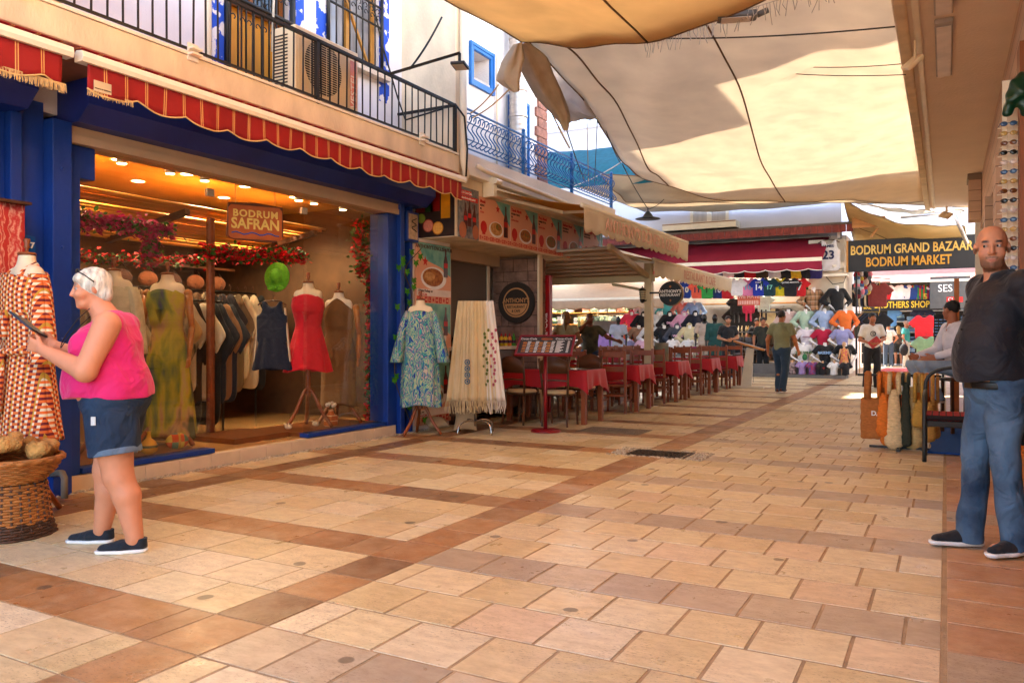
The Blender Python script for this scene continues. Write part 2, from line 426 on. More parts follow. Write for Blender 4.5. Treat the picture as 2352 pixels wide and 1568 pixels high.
def build_floor():
    rg = random.Random(5)
    cream = ['#d6c396', '#d0b888', '#dac89e', '#cab280', '#d6bf90', '#d2b98a', '#dccaa4', '#d8c49a']
    pink = ['#d4b892', '#ceb28c', '#d6be9a']
    brown = ['#94643a', '#a06c3c', '#7c5432', '#987048', '#8a5c38', '#a87848']
    grey = ['#b4a086', '#a8947a', '#bca88a', '#ae9a80', '#c0aa88']
    red = ['#b08058', '#bc8c60', '#a87850', '#c09870', '#ac7c58']
    T = MB(); C = []
    def tile(x0, x1, y0, y1, g, c, dz=0.):
        if x1-x0 < .04: return
        a = g; j = .0035; z = rg.uniform(-.0006, .0006)+dz; tx, ty = rg.uniform(-.0005, .0005), rg.uniform(-.0005, .0005)
        vs = []
        for q, zz in ((0, -.013), (j, 0)):
            for x, y, sx, sy in ((x0+a+q, y0+a+q, -1, -1), (x1-a-q, y0+a+q, 1, -1), (x1-a-q, y1-a-q, 1, 1), (x0+a+q, y1-a-q, -1, 1)):
                vs.append((x, y, z+zz+sx*tx+sy*ty))
        T.add(vs, [(4, 5, 6, 7), (0, 1, 5, 4), (1, 2, 6, 5), (2, 3, 7, 6), (3, 0, 4, 7)])
        c = srgb(c); f = rg.uniform(.95, 1.03); C.extend([(c[0]*f, c[1]*f, c[2]*f)]*8)
    def run(xa, xb, y0, y1, ln, g, off, pal):
        x = xa-off
        while x < xb-1e-6:
            l = ln*rg.uniform(.86, 1.16); nx = x+l
            if xb-nx < ln*.35: nx = xb
            if nx > xa+.03: tile(max(x, xa), min(nx, xb), y0, y1, g, rg.choice(pal))
            x = nx
    rh = .355
    for k in range(-12, 120):
        y0 = 3.52+rh*k; y1 = y0+rh; cross = k % 4 == 0
        jr = .0045 if y0 < 12 else .003; far = y0 > 25.5
        # right walk strip along the shops
        run(0.0, 2.6, y0, y1, .62, .003, rg.uniform(0, .3), red if rg.random() < .8 else grey)
        # right field
        run(-2.51, -.012, y0, y1, .335, jr, (k % 2)*.17, grey if cross and rg.random() < .9 else cream*2+pink)
        tile(-2.82, -2.51, y0, y1, .003, rg.choice(brown))
        run(-5.30, -2.82, y0, y1, .40, .0026, rg.uniform(0, .35), brown if cross else cream)
        tile(-5.60, -5.30, y0, y1, .003, rg.choice(brown[2:5]))
        run(-6.02 if y0 < 8.4 else -14, -5.60, y0, y1, .42, .003, rg.uniform(0, .35), brown if cross or rg.random() < .12 else cream)
    o = T.build('pavement', floor_mat(), col=np.array(C)); o['kind'] = 'structure'
    g = MB().quad((-14, -7, -.0025), (3, -7, -.0025), (3, 46, -.0025), (-14, 46, -.0025)).build('pavement_mortar', M('mortar', '#a48a68', .9, .25, 8, .5, 120)); g['kind'] = 'structure'
    g = MB().quad((-300, -300, -.03), (300, -300, -.03), (300, 300, -.03), (-300, 300, -.03)).build('ground', M('ground', '#8d8272', .9, .2, .3)); g['kind'] = 'structure'
    # pebble strip along the shop base: stuff
    P = MB(); pg = random.Random(3)
    for _ in range(1500):
        y = pg.uniform(2.4, 8.6); x = -5.99+pg.uniform(-.05, .06); r = pg.uniform(.007, .017)
        P.ball((x, y, .002), (r, r*pg.uniform(.8, 1.5), r*.7), 4)
    tag(P.build('pebbles', M('pebble', '#a89a84', .8, .4, 40), smooth=True), 'grey pebbles set in mortar along the clothing shop base', 'pebbles', kind='stuff')
build_floor()
# drains
def drain(name, c, wx, wy, label, rz=0):
    t = thing(name, label, 'drain cover', (c[0], c[1], .0))
    fr = MB()
    for a, b in (((-wx/2, -wy/2), (wx/2, -wy/2+.03)), ((-wx/2, wy/2-.03), (wx/2, wy/2)), ((-wx/2, -wy/2+.03), (-wx/2+.03, wy/2-.03)), ((wx/2-.03, -wy/2+.03), (wx/2, wy/2-.03))):
        fr.box((a[0], a[1], -.005), (b[0], b[1], .006))
    fr.build('frame', M('iron', '#4a3f36', .55, .3, 20, metal=.6), t)
    s = MB(); n = int(wx/.045)
    for i in range(n):
        x = -wx/2+.04+i*(wx-.08)/n
        for q in (-1, 0, 1):
            yy = q*(wy-.08)/3; s.bar((x, yy-wy*.13, .004), (x+.03, yy+wy*.13, .004), .016, .01)
    s.build('grille', M('iron'), t)
    MB().box((-wx/2+.03, -wy/2+.03, -.007), (wx/2-.03, wy/2-.03, -.003)).build('pit', M('black', '#0b0a09', .9), t)
drain('drain_grate', W(1516, 1042, Z=0), .62, .42, 'dark iron slotted drain grate set among pebbles in the middle of the street')
drain('drain_grate', W(2005, 886, Z=0), 1.2, .28, 'long narrow drain grate behind the rack of crochet bags')
drain('drain_grate', W(1900, 884, Z=0), 1.0, .28, 'long narrow drain grate in front of the child mannequins')
mc = W(1410, 989, Z=0); t = thing('manhole_cover', 'square patterned iron manhole cover beside the nearest red table', 'manhole cover', (mc.x, mc.y, 0))
MB().box((-.42, -.3, -.006), (.42, .3, .004)).build('cover', M('castiron', '#7c6a56', .6, .3, 60, .8, 160), t)
g = MB(); g.lathe([(.2, .004), (.2, .009), (.17, .009), (.17, .004)], n=28, cap=False)
for i in range(-9, 10):
    for j in range(-6, 7):
        if (i+j) % 2 == 0 and (i*.042)**2+(j*.042)**2 > .05: g.box((i*.042-.012, j*.042-.012, .004), (i*.042+.012, j*.042+.012, .008))
g.build('raised_pattern', M('castiron'), t)
P = MB(); pg = random.Random(8); q = W(1516, 1042, Z=0)
for _ in range(700):
    a = pg.uniform(-.50, .50); b = pg.uniform(-.27, .27)
    if abs(a) < .33 and abs(b) < .23: continue
    r = pg.uniform(.01, .02); P.ball((q.x+a, q.y+b, .003), (r, r, r*.6), 4)
tag(P.build('pebbles', M('pebble'), smooth=True), 'pebbles set around the drain grate in the street', 'pebbles', kind='stuff')

# ================================================================== CLOTHING SHOP (left, blue)
BLUE = M('blue_paint', '#123684', .38, .12, 3, .12, 25); BLUE2 = M('blue_shutter', '#122a7c', .42, .2, 2.5)
STUCCO = M('stucco', '#e8e0d8', .85, .07, 1.5, .25, 90); CREAM = M('cream_band', '#dcc8aa', .8, .17, 3.5, .25, 45, stretch=(1, 1, .45))
WHITEP = M('white_plastic', '#e8dcc6', .45, .06, 4); IRON = M('black_iron', '#17130f', .5, .3, 30)
WXF = -6.1
B = thing('clothing_shop', 'clothing shop building with blue shopfront, big glass panes and a cream balcony above', 'building', (-8.0, 5.5, 0))
def bp(name, a, b, m, **k): return box1(name, a, b, m, B, **k)
# upper storey wall with openings: door Y 5.61-6.45, window Y 7.08-8.04
w_ = MB(); wx0, wx1 = -6.6, -6.3
for y0, y1, z0, z1 in ((-2.2, 5.61, 3.5, 7.0), (5.61, 6.47, 5.75, 7.0), (6.47, 7.08, 3.5, 7.0), (7.08, 8.04, 3.5, 4.52), (7.08, 8.04, 5.75, 7.0), (8.04, 9.0, 3.5, 7.0)):
    w_.box((wx0, y0, z0), (wx1, y1, z1))
w_.build('upper_wall', M('upper_stucco', '#e2dcdc', .85, .06, 1.2, .2, 70), B, True)
bp('roof_slab', (-11, -2.2, 7.0), (-6.2, 9.0, 7.15), STUCCO)
bp('far_side_wall', (-11, 8.9, 0), (-6.6, 9.0, 7.0), STUCCO)
# peeling blue surrounds
PEEL = M('peeling_blue', '#e0dad8', .8, col2='#2450c0', scale=7); 
for e in PEEL.node_tree.nodes:
    if e.type == 'VALTORGB': e.color_ramp.elements[0].position = .44; e.color_ramp.elements[1].position = .47
for y0, y1, z0, z1 in ((5.43, 5.6, 3.5, 5.9), (6.48, 6.7, 3.5, 5.9), (6.9, 7.07, 4.3, 5.9), (8.05, 8.25, 4.2, 5.9)): bp('painted_surround', (-6.3, y0, z0), (-6.292, y1, z1), PEEL)
bp('window_sill', (-6.3, 7.02, 4.44), (-6.18, 8.14, 4.5), M('terrazzo', '#cdb9a2', .6, .35, 90))
# upstairs door and window
YEL = M('yellow_door', '#d8921a', .55, .12, 3, stretch=(1, 1, .1))
bp('balcony_door', (-6.46, 5.63, 3.5), (-6.43, 6.45, 4.62), YEL)
fr = MB()
for a, b in (((5.61, 3.5), (5.67, 5.75)), ((6.41, 3.5), (6.47, 5.75)), ((5.67, 4.6), (6.41, 4.68)), ((6.0, 4.68), (6.06, 5.75))): fr.box((-6.44, a[0], a[1]), (-6.38, b[0], b[1]))
fr.build('door_frame', M('varnished_wood', '#8a4e18', .4, .2, 8, stretch=(1, 1, .15)), B, True)
bp('door_glass', (-6.42, 5.67, 4.68), (-6.41, 6.41, 5.75), M('dark_glass', '#2a251f', .08, .3, 2, spec=.8))
bp('window_pane', (-6.42, 7.1, 4.52), (-6.41, 8.02, 5.75), M('curtained_glass', '#8a8a8e', .12, .3, 1.5, spec=.8, stretch=(1, 6, 1)))
fr = MB()
for a, b in (((7.08, 4.52), (7.15, 5.75)), ((7.97, 4.52), (8.04, 5.75)), ((7.15, 4.52), (7.97, 4.57)), ((7.5, 4.57), (7.57, 5.75))): fr.box((-6.41, a[0], a[1]), (-6.37, b[0], b[1]))
fr.build('window_frame', M('oak', '#b27a2c', .45, .15, 8), B, True)
def scroll(mb, x, y, z, r, n=1.4, s=1):
    pts = [(x, y+s*r*(1-i/22)*math.cos(i/16*math.pi*n)*1., z+r*(1-i/22)*math.sin(i/16*math.pi*n)) for i in range(17)]
    mb.tube(pts, .006, 5)
g = MB(); X0 = -6.27
for i in range(9):
    y = 5.63+i*.105; g.bar((X0, y, 3.55), (X0, y, 5.7), .014)
for y in (5.6, 6.5): g.bar((X0, y, 3.5), (X0, y, 5.8), .045)
for z in (4.62, 5.02): g.bar((X0, 5.6, z), (X0, 6.5, z), .05, .03)
g.bar((X0, 5.6, 3.56), (X0, 6.5, 3.56), .03)
for i in range(8):
    y = 5.68+i*.105; scroll(g, X0, y, 4.42, .04, 1.4, 1 if i % 2 else -1); scroll(g, X0, y, 3.68, .045, 1.4, 1 if i % 2 else -1); scroll(g, X0, y, 4.82, .06, 1.6, 1 if i % 2 else -1)
g.build('door_grille', IRON, B, True, smooth=True)
g = MB()
for i in range(9):
    y = 7.08+i*.12; g.bar((-6.26, y, 4.48), (-6.26, y, 5.8), .013)
for y in (7.06, 8.06): g.bar((-6.26, y, 4.45), (-6.26, y, 5.8), .03)
for z in (4.5, 5.1, 5.35): g.bar((-6.26, 7.06, z), (-6.26, 8.06, z), .02)
for i in range(8):
    y = 7.14+i*.12; scroll(g, -6.26, y, 5.2, .045, 1.5, 1); scroll(g, -6.26, y, 5.28, .045, 1.5, -1); scroll(g, -6.26, y, 4.57, .035, 1.5, 1 if i % 2 else -1)
g.build('window_grille', IRON, B, True, smooth=True)
MB().bar((-6.35, 7.2, 5.7), (-6.33, 7.9, 4.55), .03).build('window_brace', M('oak'), B, True)
# balcony slab
bp('balcony_slab', (-6.35, -2.2, 3.28), (-5.40, 8.52, 3.5), CREAM, bevel=.012)
bp('slab_drip_moulding', (-6.1, -2.2, 3.19), (-5.52, 8.50, 3.278), M('dark_moulding', '#7d4f3c', .7, .2, 5), bevel=.02)
bp('slab_upstand_cable', (-5.43, -2.2, 3.502), (-5.39, 8.5, 3.525), WHITEP)
for y in (1.4, 3.05, 4.46, 7.7):
    k = MB().box((-5.40, y-.05, 3.46), (-5.385, y+.05, 3.6)).box((-5.385, y-.05, 3.5), (-5.33, y+.05, 3.515)).box((-5.385, y-.05, 3.545), (-5.33, y+.05, 3.56)); k.build('slab_bracket', WHITEP, B, True)
# ground floor: lintel shutter housings
def housing(y0, y1, name):
    MB().prism([(-6.3, 3.2), (-5.72, 3.2), (-5.72, 2.99), (-5.86, 2.87), (-6.3, 2.87)], 1, y0, y1)
    m = MB(); poly = [(-6.3, 3.2), (-5.72, 3.2), (-5.72, 2.99), (-5.86, 2.87), (-6.3, 2.87)]
    m.add([(x, y, z) for y in (y0, y1) for x, z in poly], [(0, 1, 2, 3, 4), (9, 8, 7, 6, 5)]+[(i, i+5, (i+1) % 5+5, (i+1) % 5) for i in range(5)])
    m.build(name, BLUE2, B, True)
housing(3.78, 8.47, 'shutter_housing'); housing(.2, 3.40, 'shutter_housing')
bp('shutter_slats', (-6.25, 3.80, 2.74), (-6.0, 8.08, 2.866), M('shutter_beige', '#c0a487', .5, .06, 3))
bp('shutter_guide_lip', (-6.0, 3.80, 2.735), (-5.985, 8.08, 2.80), M('shutter_beige'))
bp('upper_fascia_wall', (-6.5, -2.2, 2.95), (-6.12, 8.9, 3.5), STUCCO)
# blue piers and panels left of the glass
p = MB()
p.box((-6.3, 3.63, 0), (-5.93, 3.78, 2.87)); p.box((-6.3, 3.44, 0), (-6.05, 3.63, 3.0)); p.box((-6.25, 3.36, 0), (-6.0, 3.44, 2.87)); p.box((-6.25, 3.24, 0), (-6.08, 3.36, 2.87)); p.box((-6.25, 3.16, 0), (-6.02, 3.24, 2.87)); p.box((-6.25, 3.11, 0), (-5.98, 3.16, 2.87))
p.box((-6.2, 3.78, 0), (-6.06, 3.93, 2.735)); p.box((-6.2, 3.93, 2.48), (-6.065, 4.06, 2.735))
for z in (.5, 1.2, 1.9, 2.5): p.ball((-5.925, 3.70, z), .012, 5); p.ball((-6.0, 3.2, z), .012, 5)
p.build('blue_pier', BLUE, B, True, bevel=.006)
p = MB(); p.box((-6.3, 7.87, .0), (-6.02, 8.05, 2.735)); p.box((-6.3, 8.05, 0), (-5.96, 8.13, 2.87)); p.box((-6.3, 8.13, 0), (-6.08, 8.3, 3.0)); p.box((-6.3, 8.3, 0), (-6.0, 8.36, 3.0))
p.build('blue_pier', BLUE, B, True, bevel=.006)
bp('side_wall', (-6.6, -2.2, 0), (-6.3, 3.6, 3.0), BLUE2)
# step and floor
st = MB()
for i in range(14):
    y = 3.79+i*.345; y1 = min(y+.341, 8.0)
    if y < 8: st.box((-6.11, y, 0), (-6.0+.0, y1, .118))
st.build('tiled_step', M('step_tile', '#cdb69a', .5, .1, 5), B, True, bevel=.004)
bp('shop_floor', (-10, 3.3, .02), (-6.111, 8.5, .125), M('shop_floor_tile', '#c79a62', .12, .12, 1.5, spec=.6))
for y0, y1 in ((3.93, 5.24), (6.49, 7.87)):
    bp('blue_sill', (-6.16, y0, .1255), (-6.03, y1, .17), BLUE, bevel=.004)
    bp('display_floor', (-7.0 if y0 < 5 else -6.9, y0, .127), (-6.165, y1-.02, .172), M('display_wood', '#6c3d1c', .4, .2, 6))
bp('ceiling', (-10, 3.3, 2.95), (-6.32, 8.5, 3.0), M('shop_ceiling', '#8c7050', .7, .05))
bp('back_wall', (-10.1, 3.3, .02), (-10, 8.5, 2.95), M('shop_back', '#4c3420', .8, .2))
bp('inner_wall', (-10, 8.4, .02), (-6.31, 8.5, 2.95), M('shop_back')); bp('inner_wall', (-10, 3.3, .02), (-6.31, 3.4, 2.95), M('shop_back'))
G = glass_mat('shop_glass', (.97, .95, .92), 1.5, .05)
bp('glass_pane', (-6.105, 3.93, .171), (-6.097, 5.24, 2.735), G); bp('glass_pane', (-6.105, 6.49, .171), (-6.097, 7.87, 2.735), G); bp('glass_transom', (-6.105, 5.245, 2.56), (-6.097, 6.485, 2.735), G)
for y in (5.24, 6.49): bp('glass_clamp', (-6.12, y-.04, 2.54), (-6.085, y+.04, 2.61), M('steel', '#b8b4ac', .25, .05, metal=1))
# bamboo inner canopy
c = MB(); rg = random.Random(4)
for i in range(34):
    x = -8.1+i*.036; z = 2.32+(i/34)*.27
    c.cyl((x, 3.5, z+rg.uniform(-.012, .012)), (x+rg.uniform(-.02, .02), 7.75, z+rg.uniform(-.012, .012)), .016, n=6)
c.build('bamboo_canopy', M('bamboo', '#c98a34', .5, .3, 3, stretch=(8, .3, 8)), B, True, smooth=True)
for y in (3.9, 5.6, 7.5): MB().bar((-8.15, y, 2.28), (-6.85, y, 2.5), .06).build('canopy_beam', M('dark_wood', '#4a2812', .5, .25, 8), B, True)
MB().cyl((-7.0, 6.02, .12), (-7.0, 6.02, 2.5), .045).build('wooden_post', M('post_wood', '#6e3514', .5, .3, 10, .4, 30), B, True)
MB().box((-7.0, 5.72, .127), (-6.3, 6.47, .18)).build('plinth', M('display_wood'), B, True)
# downlights
LAMP = M('lamp_glow', '#ffe2a8', emit=6)
rows = [(x, y) for x in (-6.55, -7.1) for y in (4.2, 5.0, 5.8, 6.6, 7.4)]+[(-7.9, y) for y in (4.6, 5.8, 7.0)]
OW_ = ['first', 'second', 'third', 'fourth', 'fifth', 'sixth']
for i, (x, y) in enumerate(rows):
    t = thing('ceiling_downlight', f'recessed downlight in the {"window side" if x > -7 else "middle" if x > -7.5 else "rear"} row of the clothing shop ceiling, {OW_[i % 5]} from the left', 'ceiling light', (x, y, 2.95), group='recessed downlights in the clothing shop ceiling')
    MB().lathe([(.075, -.001), (.085, -.008), (.065, -.008)], n=18, cap=False).build('trim', WHITEP, t); MB().lathe([(.064, -.003), (.064, -.007)], n=18).build('diffuser', LAMP, t)
for i, y in enumerate((4.55, 5.05, 5.45, 6.75, 7.0, 7.5)):
    t = thing('spotlight', f'white cylinder spotlight behind the shop glass, {OW_[i]} from the left', 'spotlight', (-6.42, y, 2.95), group='white cylinder spotlights behind the shop glass')
    MB().lathe([(.045, -.2), (.045, 0)], n=16).build('housing', WHITEP, t); MB().lathe([(.04, -.201), (.04, -.2035)], n=16).build('lens', LAMP, t)
for x, y, e in ((-7.3, 4.5, 32), (-7.3, 6.2, 36), (-7.4, 7.4, 26), (-8.9, 5.8, 26)):
    l = bpy.data.lights.new('shop_downlight', 'SPOT'); l.spot_size = R(150); l.spot_blend = .6; l.energy = e*2.2; l.color = (1, .74, .42); l.shadow_soft_size = .12; o = bpy.data.objects.new('shop_downlight', l); COL.objects.link(o); o.location = (x, y, 2.88)

# balcony railing
t = thing('balcony_railing', 'black iron balcony railing with plain thin bars above the striped awnings', 'railing', (-5.42, 2, 3.5))
MB().bar((-5.42, -2.2, 4.12), (-5.42, 8.45, 4.12), .04, .03).bar((-5.42, 8.45, 4.12), (-6.3, 8.45, 4.12), .04, .03).build('top_rail', IRON, t, True)
MB().bar((-5.42, -2.2, 3.56), (-5.42, 8.45, 3.56), .02).build('bottom_rail', IRON, t, True)
for y in (.4, 2.9, 5.95, 8.45): MB().bar((-5.42, y, 3.5), (-5.42, y, 4.12), .04).build('post', IRON, t, True)
m = MB(); y = 0.6
for i in range(64):
    y = .55+i*.127
    if y < 8.4: MB().bar((-5.42, y, 3.56), (-5.42+rg.uniform(-.008, .008), y, 4.11), .012).build('baluster', IRON, t, True)

# ------------------------------------------------------------------ striped awnings
AWN = stripes('red_stripe_fabric', '#961618', [(1, .165, .008, 0, '#d8a060'), (1, .165, .008, .016, '#d8a060')], .75, var=.15, scale=4, bump=.15, trans=.12)
def striped(y0, y1, label):
    t = thing('striped_awning', label, 'awning', (-5.22, y0, 3.1), group=None)
    n = int((y1-y0)/.06); P = [[(-5.98+.74*j/6, y0+(y1-y0)*i/n, 3.31-.10*j/6-.02*math.sin(math.pi*j/6)) for j in range(7)] for i in range(n+1)]
    MB().grid(P).build('canopy_fabric', AWN, t, True, smooth=True, solid=.004)
    V = []
    for i in range(n*2+1):
        y = y0+.03+(y1-y0-.06)*i/(n*2); s = (1-abs(math.sin(math.pi*(y-y0)/.42)))**1.2*.045
        wv = .008*math.sin(y*9)+.006*math.sin(y*23); d = .225+(-s)+.012*math.sin(y*3.1)
        V.append([(-5.205+wv*j/5, y, 3.115-d*j/5) for j in range(6)])
    MB().grid(V).build('valance', AWN, t, True, smooth=True, solid=.003)
    MB().tube([r[-1] for r in V], .0065, 5).build('piping', M('piping', '#d8b478', .8), t, True, smooth=True)
    MB().prism([(-5.26, 3.10), (-5.175, 3.10), (-5.165, 3.13), (-5.175, 3.17), (-5.24, 3.18), (-5.26, 3.16)], 1, y0-.03, y1+.03).build('front_bar', WHITEP, t, True, smooth=False)
    MB().cyl((-5.98, y0, 3.3), (-5.98, y1, 3.3), .04).build('roller', WHITEP, t, True)
    return t
a = striped(3.40, 8.30, 'long red awning with thin gold stripes over the wide glass panes')
MB().box((-5.199, 3.47, 2.925), (-5.193, 3.60, 3.0)).build('maker_patch', M('patch', '#cbb592', .8), a, True)
text('BRANDA VE TENTE SAN', .011, (-5.19, 3.535, 2.945), FX, M('ink', '#1a1510', .8), a, world=True, ext=.001)
f = MB()
for i in range(70):
    y = 3.43+i*.005; f.bar((-5.2, y, 2.93), (-5.2+rg.uniform(-.01, .01), y+rg.uniform(-.01, .01), 2.895-rg.uniform(0, .015)), .0022)
f.build('frayed_hem', M('piping'), a, True)
a = striped(-1.5, 3.28, 'short end of a red striped awning with a frayed hem, left of the long one')
f = MB()
for i in range(150):
    y = 2.75+i*.0035; f.bar((-5.2, y, 2.915), (-5.2+rg.uniform(-.01, .01), y+rg.uniform(-.01, .01), 2.87-rg.uniform(0, .025)), .0022)
f.build('frayed_hem', M('piping'), a, True)

# air conditioners on the balcony
def aircon(x, y0, y1, z0, z1, label, badge):
    t = thing('air_conditioner', label, 'air conditioner', (x, (y0+y1)/2, z0)); d = .33
    body = M('ac_casing', '#ddc9a4', .5, .08, 3)
    m = MB(); m.box((x-d, y0, z0), (x-.02, y1, z1)); m.build('casing', body, t, True, bevel=.01)
    m = MB(); cy = y0+(y1-y0)*.42; cz = (z0+z1)/2; r = (z1-z0)*.42
    m.lathe([(.001, 0), (r, 0)], n=28, cap=False)
    o = m.build('fan_recess', M('ac_dark', '#3a3128', .7), t); o.rotation_euler = (0, R(90), 0); o.location = (.002-.018, cy-(y0+y1)/2, cz-z0)
    g = MB()
    for i in range(26): z = z0+.03+i*(z1-z0-.06)/25; g.bar((x-.008, y0+.02, z), (x-.008, y0+(y1-y0)*.82, z), .004)
    for i in range(10): y = y0+.03+i*(y1-y0)*.085; g.bar((x-.006, y, z0+.02), (x-.006, y, z1-.02), .004)
    g.build('front_grille', body, t, True)
    s = MB()
    for i in range(16): s.box((x-d+.03, y0-.004, z0+.06+i*(z1-z0-.12)/16), (x-.12, y0-.001, z0+.075+i*(z1-z0-.12)/16))
    s.build('side_fins', M('ac_dark'), t, True)
    if badge:
        MB().box((x-.004, y1-.15, z0+.05), (x, y1-.05, z1-.12)).build('badge', M('faded_red', '#d98878', .6), t, True)
        text(badge, .12, (x+.002, y1-.10, z0+.22), (R(90), R(-90), R(90)), M('badge_white', '#e8d8c8', .6), t, world=True)
    return t
aircon(-5.52, 5.78, 6.72, 3.6, 4.25, 'cream outdoor air conditioner with faded red VESTEL badge beside the yellow door', 'VESTEL')
aircon(-5.55, 2.55, 3.5, 3.62, 4.35, 'cream outdoor air conditioner at the left end of the balcony', None)
# floodlight on arm
t = thing('floodlight', 'square floodlight hanging from a black arm at the balcony corner', 'floodlight', (-5.42, 7.55, 4.12))
MB().bar((-5.42, 7.1, 4.12), (-4.95, 7.82, 4.50), .03).bar((-4.95, 7.82, 4.50), (-4.95, 7.82, 4.38), .025).build('arm', IRON, t, True)
MB().box((-5.03, 7.70, 4.335), (-4.86, 7.94, 4.37), rz=.3).build('housing', M('lamp_black', '#1d1915', .5), t, True, bevel=.008)
MB().box((-5.01, 7.72, 4.330), (-4.88, 7.92, 4.334), rz=.3).build('lens', M('lens_off', '#b8a888', .3), t, True)
rope([(-6.25, 7.5, 6.2), (-6.28, 8.1, 4.9), (-6.2, 8.3, 4.3), (-6.0, 8.2, 3.95), (-5.5, 8.3, 4.05)], .012, IRON, 'black cable hanging down the white wall behind the floodlight', 'cable', 'cable')
rope([(-5.42, 8.45, 4.14), (-5.36, 8.58, 4.0), (-5.34, 8.62, 3.6), (-5.36, 8.62, 3.25)], .014, IRON, 'black cable bundle looped at the balcony railing end', 'cable', 'cable')
rope([(-6.28, 5.38, 3.5), (-6.28, 5.38, 5.0), (-6.28, 5.4, 6.5)], .028, WHITEP, 'white drainpipe on the wall left of the yellow door', 'drainpipe', 'drainpipe')
rope([(-6.2, 6.15, 6.4), (-6.2, 6.16, 5.0), (-6.2, 6.13, 4.2)], .014, M('rope_white', '#cfc4b4', .9), 'white rope hanging over the yellow balcony door', 'rope')
# number plates
t = thing('house_number_plate', 'blue enamel plate with number 17 on the blue pier behind the robe', 'number plate', (-6.04, 3.52, 1.95))
MB().prism([(3.43, 1.84), (3.56, 1.84), (3.56, 1.97), (3.48, 1.98), (3.45, 2.02), (3.43, 2.02)], 0, -6.048, -6.036).build('plate', M('plate_blue', '#0d4f94', .35), t, True)
text('17', .06, (-6.033, 3.52, 1.9), FX, M('paint_white', '#f0ece4', .5), t, world=True, bold=.002)
t = thing('house_number_plate', 'small blue plate with number 19 behind the climbing plant', 'number plate', (-6.07, 8.22, 1.95))
MB().box((-6.078, 8.15, 1.88), (-6.066, 8.29, 1.98)).build('plate', M('plate_blue'), t, True)
text('19', .07, (-6.062, 8.22, 1.93), FX, M('paint_white'), t, world=True, bold=.002)
t = thing('wall_vent_box', 'blue framed box with a wire grille under the awning end by the fruit banner', 'vent', (-6.0, 8.3, 2.55))
MB().box((-6.08, 8.17, 2.42), (-5.95, 8.42, 2.80)).build('frame', BLUE, t, True, bevel=.006)
MB().box((-5.95, 8.2, 2.45), (-5.945, 8.39, 2.77)).build('panel', M('vent_panel', '#b49a7a', .6, .3, 25), t, True)
MB().tube([(-5.93, 8.29+.05*math.cos(a*.9), 2.55+a*.012) for a in range(15)], .006, 5).build('wire', IRON, t, True)
# ================================================================== RESTAURANT BUILDING (left, beyond the shop)
RB = thing('restaurant_building', 'white restaurant building with menu banners and a blue balcony railing', 'building', (-8, 11, 0))
def rp(name, a, b, m, **k): return box1(name, a, b, m, RB, **k)
BLU = M('trim_blue', '#0a5fa8', .45, .15, 6)
def wall_holes(mb, xa, xb, Y0, Y1, Z0, Z1, holes):
    ys = sorted({Y0, Y1, *[h[0] for h in holes], *[h[1] for h in holes]}); zs = sorted({Z0, Z1, *[h[2] for h in holes], *[h[3] for h in holes]})
    for i in range(len(ys)-1):
        for j in range(len(zs)-1):
            cy, cz = (ys[i]+ys[i+1])/2, (zs[j]+zs[j+1])/2
            if not any(h[0] < cy < h[1] and h[2] < cz < h[3] for h in holes): mb.box((xa, ys[i], zs[j]), (xb, ys[i+1], zs[j+1]))
m = MB(); wall_holes(m, -6.4, -6.0, 9.0, 12.2, 3.3, 13.0, [(9.82, 10.30, 4.93, 5.35), (10.98, 11.45, 3.6, 4.9)]); m.build('upper_wall', M('white_stucco', '#e3dedb', .85, .06, 1.5, .5, 55), RB, True)
rp('upper_side', (-11, 12.0, 3.3), (-6.4, 12.2, 13.0), STUCCO); rp('upper_back', (-11.1, 9.0, 3.3), (-11, 12.2, 13.0), STUCCO); rp('top', (-11, 9, 13), (-5.9, 12.2, 13.15), STUCCO)
tag(MB().box((-22, 14.5, 0), (-14, 28, 18)).build('added_shade_block', STUCCO), 'unseen tall block behind the restaurant terrace, added to shade the street', 'building'); rp('added_rear_shade', (-11, 12.21, 3.51), (-7.05, 14.3, 11), STUCCO); rp('party_fin', (-6.3, 8.53, 3.2), (-5.46, 8.68, 8.0), CREAM)  # tall block and rear block are unseen, added to keep sun off the street
# stone quoin
m = MB(); rq = random.Random(2)
for k in range(30):
    z = 3.6+k*.16; o = .06 if k % 2 else 0
    m.box((-6.0, 11.8+o*1.5, z), (-5.965+rq.uniform(0, .01), 12.215, z+.15)); 
m.build('stone_quoin', M('andesite', '#8a5f50', .85, .35, 14, .5, 40), RB, True, bevel=.006)
# small framed window and balcony door frame
def vframe(y0, y1, z0, z1, t, name):
    m = MB()
    for d, q in ((0, .05), (t*.45, .035), (t*.8, .02)):
        a0, a1, b0, b1 = y0-t+d, y1+t-d, z0-t+d, z1+t-d; wd = t*.45 if d < t*.7 else t*.2; X = -6.0+q
        for c in (((a0, b0), (a1, b0+wd)), ((a0, b1-wd), (a1, b1)), ((a0, b0+wd), (a0+wd, b1-wd)), ((a1-wd, b0+wd), (a1, b1-wd))): m.box((-6.0, c[0][0], c[0][1]), (X, c[1][0], c[1][1]))
    return m.build(name, BLU, RB, True)
vframe(9.82, 10.30, 4.93, 5.35, .1, 'window_frame'); vframe(10.98, 11.45, 3.62, 4.9, .09, 'door_frame')
rp('window_back', (-6.44, 9.8, 4.9), (-6.4, 10.32, 5.37), M('mauve_glass', '#5a4a50', .3)); rp('door_back', (-6.44, 10.96, 3.6), (-6.4, 11.47, 4.92), M('mauve_glass'))  # one mauve grey material behind both frames
rp('window_sill', (-6.3, 9.83, 4.93), (-5.98, 10.29, 4.96), M('concrete', '#b0a8a0', .9, .2))
